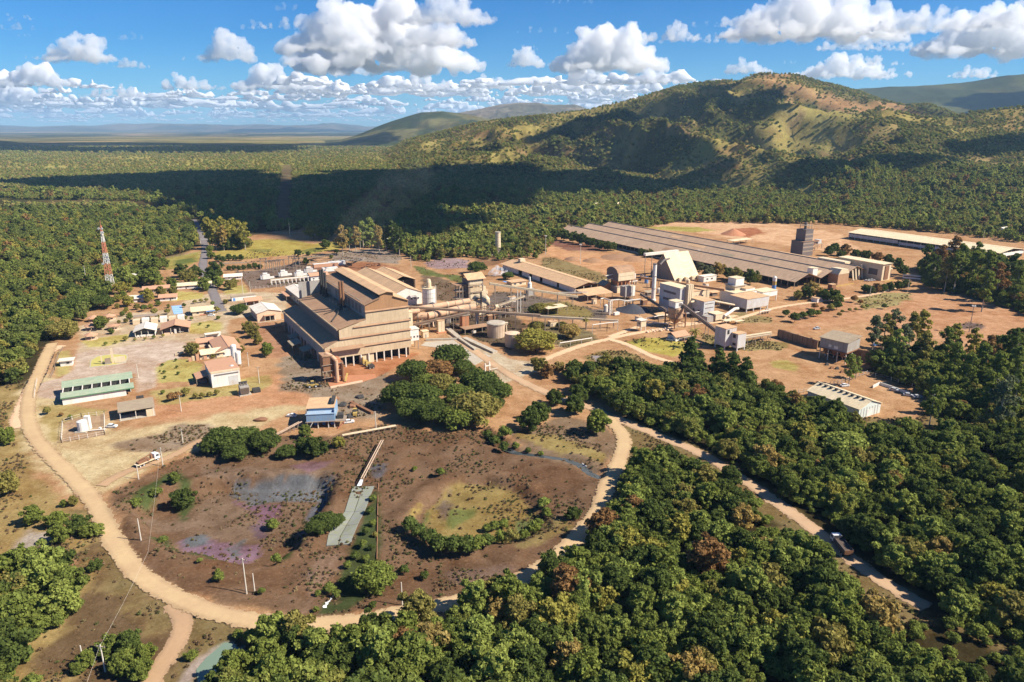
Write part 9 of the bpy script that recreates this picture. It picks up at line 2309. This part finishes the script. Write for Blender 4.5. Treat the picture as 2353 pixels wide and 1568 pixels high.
CLOUDS = [(880, 158, 380, 150, 150, 'biggest white cumulus left of centre at the top of the sky'), (770, 120, 210, 105, 90, 'tall rounded cumulus forming the left tower of the biggest cloud'), (1030, 55, 200, 62, 70, 'cumulus cut by the top edge above the biggest cloud'), (1000, 104, 160, 70, 60, 'shaded cumulus between the top edge cloud and the biggest cloud'),
		  (530, 138, 110, 66, 60, 'lone compact cumulus on the left half of the sky'), (180, 140, 150, 62, 60, 'sloping wispy cumulus at the upper left'), (305, 155, 70, 28, 24, 'small flat puff right of the sloping upper left cumulus'), (620, 205, 165, 60, 70, 'mid height cumulus below the lone compact one'),
		  (90, 197, 135, 52, 60, 'rounded cumulus low at the left edge'), (640, 65, 120, 26, 26, 'thin wisp reaching left from the biggest cloud'), (740, 170, 70, 55, 30, 'small cumulus under the left tower of the biggest cloud'), (820, 172, 110, 36, 36, 'flat cumulus below the biggest cloud'),
		  (1210, 152, 80, 48, 40, 'small cumulus left of the hilltop cloud group'), (1400, 160, 230, 100, 120, 'large cumulus above the left shoulder of the hill'), (1500, 192, 100, 44, 40, 'bright cumulus touching the left shoulder of the hill'), (1360, 188, 50, 44, 24, 'small puff below the large hill cumulus'),
		  (1555, 95, 190, 40, 44, 'flat broad cumulus at centre right of the sky'), (1720, 168, 95, 42, 36, 'pair of puffs right behind the hill summit'), (1940, 178, 240, 56, 80, 'long cumulus over the right shoulder of the hill'), (1880, 88, 400, 115, 140, 'huge shaded cumulus at the top right of the sky'),
		  (2000, 115, 260, 34, 60, 'flat bright cumulus strip under the huge top right cloud'), (2260, 125, 260, 115, 130, 'dense cumulus at the right edge of the sky'), (2240, 178, 110, 34, 36, 'small cumulus above the far right mountain'), (1240, 60, 60, 18, 12, 'tiny puff cut by the top edge at centre'), (20, 45, 120, 18, 16, 'faint flat wisp at the top left corner'), (2120, 70, 260, 60, 60, 'cumulus joining the huge cloud to the right edge cloud'), (2330, 62, 180, 62, 40, 'cumulus in the extreme top right corner'), (1720, 60, 150, 44, 36, 'ragged left end of the huge top right cloud'), (1990, 150, 150, 26, 26, 'low strip of cloud over the right shoulder'),
		  (260, 222, 150, 34, 40, 'low cumulus over the left plain, nearest the edge one'), (430, 205, 140, 40, 40, 'low cumulus left of the mid height one'), (960, 205, 190, 44, 50, 'low cumulus under the biggest cloud, right half'), (1130, 205, 110, 40, 36, 'low cumulus left of the hilltop cloud group'), (60, 232, 170, 34, 36, 'low flat cumulus at the far left edge')]
CLOUDS = [c for c in CLOUDS if c[0] != 1240]
for (u, v, w, h, n, lab) in CLOUDS:
	cloud_at(u, v, w, h, n, lab)
# ragged scraps of cloud between the big ones
CV, CF, off = [], [], 0
for _ in range(34):
	me = cloud_mesh(heap(CR, CR.uniform(1.6, 3.6), 1.0, 9, .5), .09, amp=2.0)
	kv_ = np.array([v.co[:] for v in me.vertices]); kf_ = np.array([q.vertices[:] for q in me.polygons if len(q.vertices) == 4])
	u, v = CR.uniform(0, 2353), CR.uniform(18, 190)
	t = (BASE - CAM_H) / (-SP + (784 - v) / FPX * CP); Y = t * (CP + (784 - v) / FPX * SP)
	h = CR.uniform(8, 22) * math.hypot(Y, BASE) / FPX
	CV.append(kv_ * h + np.array([t * (u - 1176.5) / FPX, Y, BASE + CR.uniform(0, 250)])); CF.append(kf_ + off); off += len(kv_)
o = bpy.data.objects.new('cloud_scraps', np_mesh('cloud_scraps', np.concatenate(CV), np.concatenate(CF), cloud_vol('cloud_thin', .0035))); COL.objects.link(o); o['kind'] = 'stuff'; o['label'] = 'thin ragged scraps of cloud'
# cloud banks towards the horizon
KIT = [cloud_mesh(heap(CR, 1.9, 1.0, 34, .6), .16, amp=.8) for _ in range(5)] + [cloud_mesh(heap(CR, 3.2, 1.0, 40, .5), .18, amp=.8) for _ in range(3)]
CV, CF, off = [], [], 0
kits = [(np.array([v.co[:] for v in m.vertices]), np.array([p.vertices[:] for p in m.polygons if len(p.vertices) == 4])) for m in KIT]
rows = [(205, 16, 34, 150, 18), (225, 14, 30, 150, 30), (242, 10, 24, 130, 50), (255, 8, 18, 100, 70), (264, 5, 13, 100, 80), (271, 4, 9, 90, 90), (276, 3, 6, 80, 90), (280, 2, 4, 70, 90)]
for v0, dv, hp, wp_, cnt in rows:
	for i in range(cnt):
		u = CR.uniform(-150, 2500) if v0 > 240 else CR.uniform(-100, 1500)
		v = v0 + CR.uniform(-dv, dv)
		b_ = (784 - v) / FPX
		t = (BASE - CAM_H) / (-SP + b_ * CP); Y = t * (CP + b_ * SP); X = t * (u - 1176.5) / FPX
		sc = t / FPX * CP
		h = hp * sc * CR.uniform(.6, 1.5)
		kv_, kf_ = kits[int(CR.integers(5 if CR.uniform() < .6 else 8))]
		h *= CR.choice([.5, .8, 1.0, 1.5]); sx = CR.uniform(.8, 1.8); sz_ = CR.uniform(.6, 1.25)
		CV.append(kv_ * np.array([sx, 1.0, sz_]) * h + np.array([X, Y, BASE])); CF.append(kf_ + off); off += len(kv_)
print('cloud bank verts', off)
o = bpy.data.objects.new('cloud_bank', np_mesh('cloud_bank', np.concatenate(CV), np.concatenate(CF), M_CLOUD)); COL.objects.link(o); o['kind'] = 'stuff'; o['label'] = 'bands of small white cumulus towards the horizon'
# clouds overhead and to the right, out of the picture, that shade the wood and the slopes
SX, SY = -SHX * BASE / math.tan(SUN_EL), -SHY * BASE / math.tan(SUN_EL)
def shade_cloud(pts3, n, rad, label='broad cumulus overhead to the right', erode=.5):
	"""A cumulus standing where it shades the land outlined by the points pts3."""
	P3 = np.array([tuple(p) for p in pts3])
	k3 = (BASE - P3[:, 2]) / BASE
	poly = P3[:, :2] + np.stack([SX * k3, SY * k3], 1)
	lo, hi = poly.min(0), poly.max(0)
	c = CR.uniform(lo, hi, (9000, 2))
	q = fbm(c[:, 0] / rad * .32, c[:, 1] / rad * .32, n, 3)
	c = c[(sdf(c[:, 0], c[:, 1], poly) + (q - .5) * rad * 4 < -rad * erode) & (q < .575)]
	keep = np.zeros((0, 2))
	for p in c:
		if len(keep) == 0 or ((keep - p) ** 2).sum(1).min() > (rad * .60) ** 2:
			keep = np.vstack([keep, p])
		if len(keep) >= n:
			break
	cx, cy_ = keep.mean(0)
	me = cloud_mesh([((x - cx) / rad, (y - cy_) / rad, CR.uniform(.1, .45), CR.uniform(.75, 1.15)) for x, y in keep], .22, amp=1.2)
	o = bpy.data.objects.new('overhead_cloud', me); COL.objects.link(o)
	o.location = (cx, cy_, BASE); o.scale = (rad,) * 3
	o['kind'] = 'stuff'; o['label'] = label
def hit(u, v, y0=900, y1=4200):
	"""Where the sight line of picture point (u, v) meets the land."""
	yy = np.linspace(y0, y1, 700)
	a = (u - 1176.5) / FPX; b_ = (784 - v) / FPX
	t = yy / (CP + b_ * SP)
	zz = CAM_H + t * (-SP + b_ * CP)
	g = H(t * a, yy)
	k = np.nonzero(g >= zz)[0]
	i = k[0] if len(k) else len(yy) - 1
	return (t[i] * a, yy[i], max(0.0, float(g[i])))
shade_cloud([hit(u, v, 500) for u, v in [(-300, 452), (0, 452), (250, 442), (440, 455), (640, 520), (760, 535), (960, 545), (1120, 520), (1260, 478), (1400, 478), (1560, 442), (1660, 425), (1560, 405), (1350, 398), (1000, 395), (700, 393), (420, 400), (100, 414), (-300, 420)]], 600, 70)
shade_cloud([hit(u, v, 900, 9500) for u, v in [(-400, 349), (0, 350), (300, 353), (640, 353), (880, 345), (900, 328), (600, 329), (300, 329), (-400, 329)]], 400, 190)
shade_cloud([hit(u, v) for u, v in [(1000, 352), (1085, 335), (1190, 308), (1300, 285), (1460, 242), (1570, 215), (1640, 194), (1690, 190), (1760, 200), (1830, 215), (1850, 250), (1890, 275), (1760, 262), (1650, 248), (1540, 258), (1460, 288), (1350, 322), (1190, 345)]], 420, 45, erode=1.5)
shade_cloud([hit(u, v) for u, v in [(1860, 385), (1960, 366), (2060, 352), (2150, 335), (2353, 312), (2450, 310), (2450, 345), (2353, 345), (2150, 368), (2000, 392), (1890, 400)]], 200, 45)
shade_cloud([(t_ * y_, y_, z_) for t_, y_, z_ in ((tx(1930), 5000, 40), (tx(2353), 5200, 60), (tx(2600), 5300, 60), (tx(2600), 6350, 420), (tx(2353), 6250, 380), (tx(2200), 6100, 300), (tx(2060), 5900, 200), (tx(1930), 5700, 120))], 260, 120)
# ================================================================== STEAM AND SMOKE
def plume(name, label, lobes, P, sc, dens, col):
	me = cloud_mesh(lobes, .07)
	m, nt, out = newmat(name)
	tc = N(nt, 'ShaderNodeTexCoord'); nz = N(nt, 'ShaderNodeTexNoise', Scale=2.2, Detail=4.0); nt.links.new(tc.outputs['Object'], nz.inputs['Vector'])
	pv = N(nt, 'ShaderNodeVolumePrincipled'); pv.inputs['Color'].default_value = (*col, 1)
	nt.links.new(ramp(nt, nz.outputs[0], .42, .68, 0, dens), pv.inputs['Density']); nt.links.new(pv.outputs[0], out.inputs['Volume'])
	me.materials.clear(); me.materials.append(m)
	o = bpy.data.objects.new(name, me); COL.objects.link(o); o.location = P; o.scale = (sc,) * 3
	o['kind'] = 'stuff'; o['label'] = label
plume('steam', 'white puff of steam left of the orange roofed store', [(0, 0, .5, .6), (.7, .1, .6, .55), (-.5, 0, .35, .4), (.2, .2, 1.0, .4), (1.2, .2, .5, .4)], Q('3', 735, 515), 7.0, .55, (.95, .96, .97))
plume('smoke', 'thin drifting smoke behind the furnace hall', [(0, 0, .4, .5), (-.5, .5, .9, .7), (-.9, .9, 1.5, .8), (-.3, 1.2, 2.0, .8), (.4, 1.5, 2.6, .8), (1.1, 1.9, 3.0, .7)], Q('2', 1200, 260), 26.0, .0016, (.8, .82, .85))
# ================================================================== AIR
hz = MB().box(-35500, 35500, -600, 38000, -9, 800)
m, nt, out = newmat('haze_air')
pv = N(nt, 'ShaderNodeVolumePrincipled', Density=4.0e-5, Anisotropy=0.0)
pv.inputs['Color'].default_value = (.44, .70, 1.0, 1)
nt.links.new(pv.outputs[0], out.inputs['Volume'])
o = hz.build('haze', m); o['kind'] = 'stuff'; o['label'] = 'thin blue haze over the far plain'
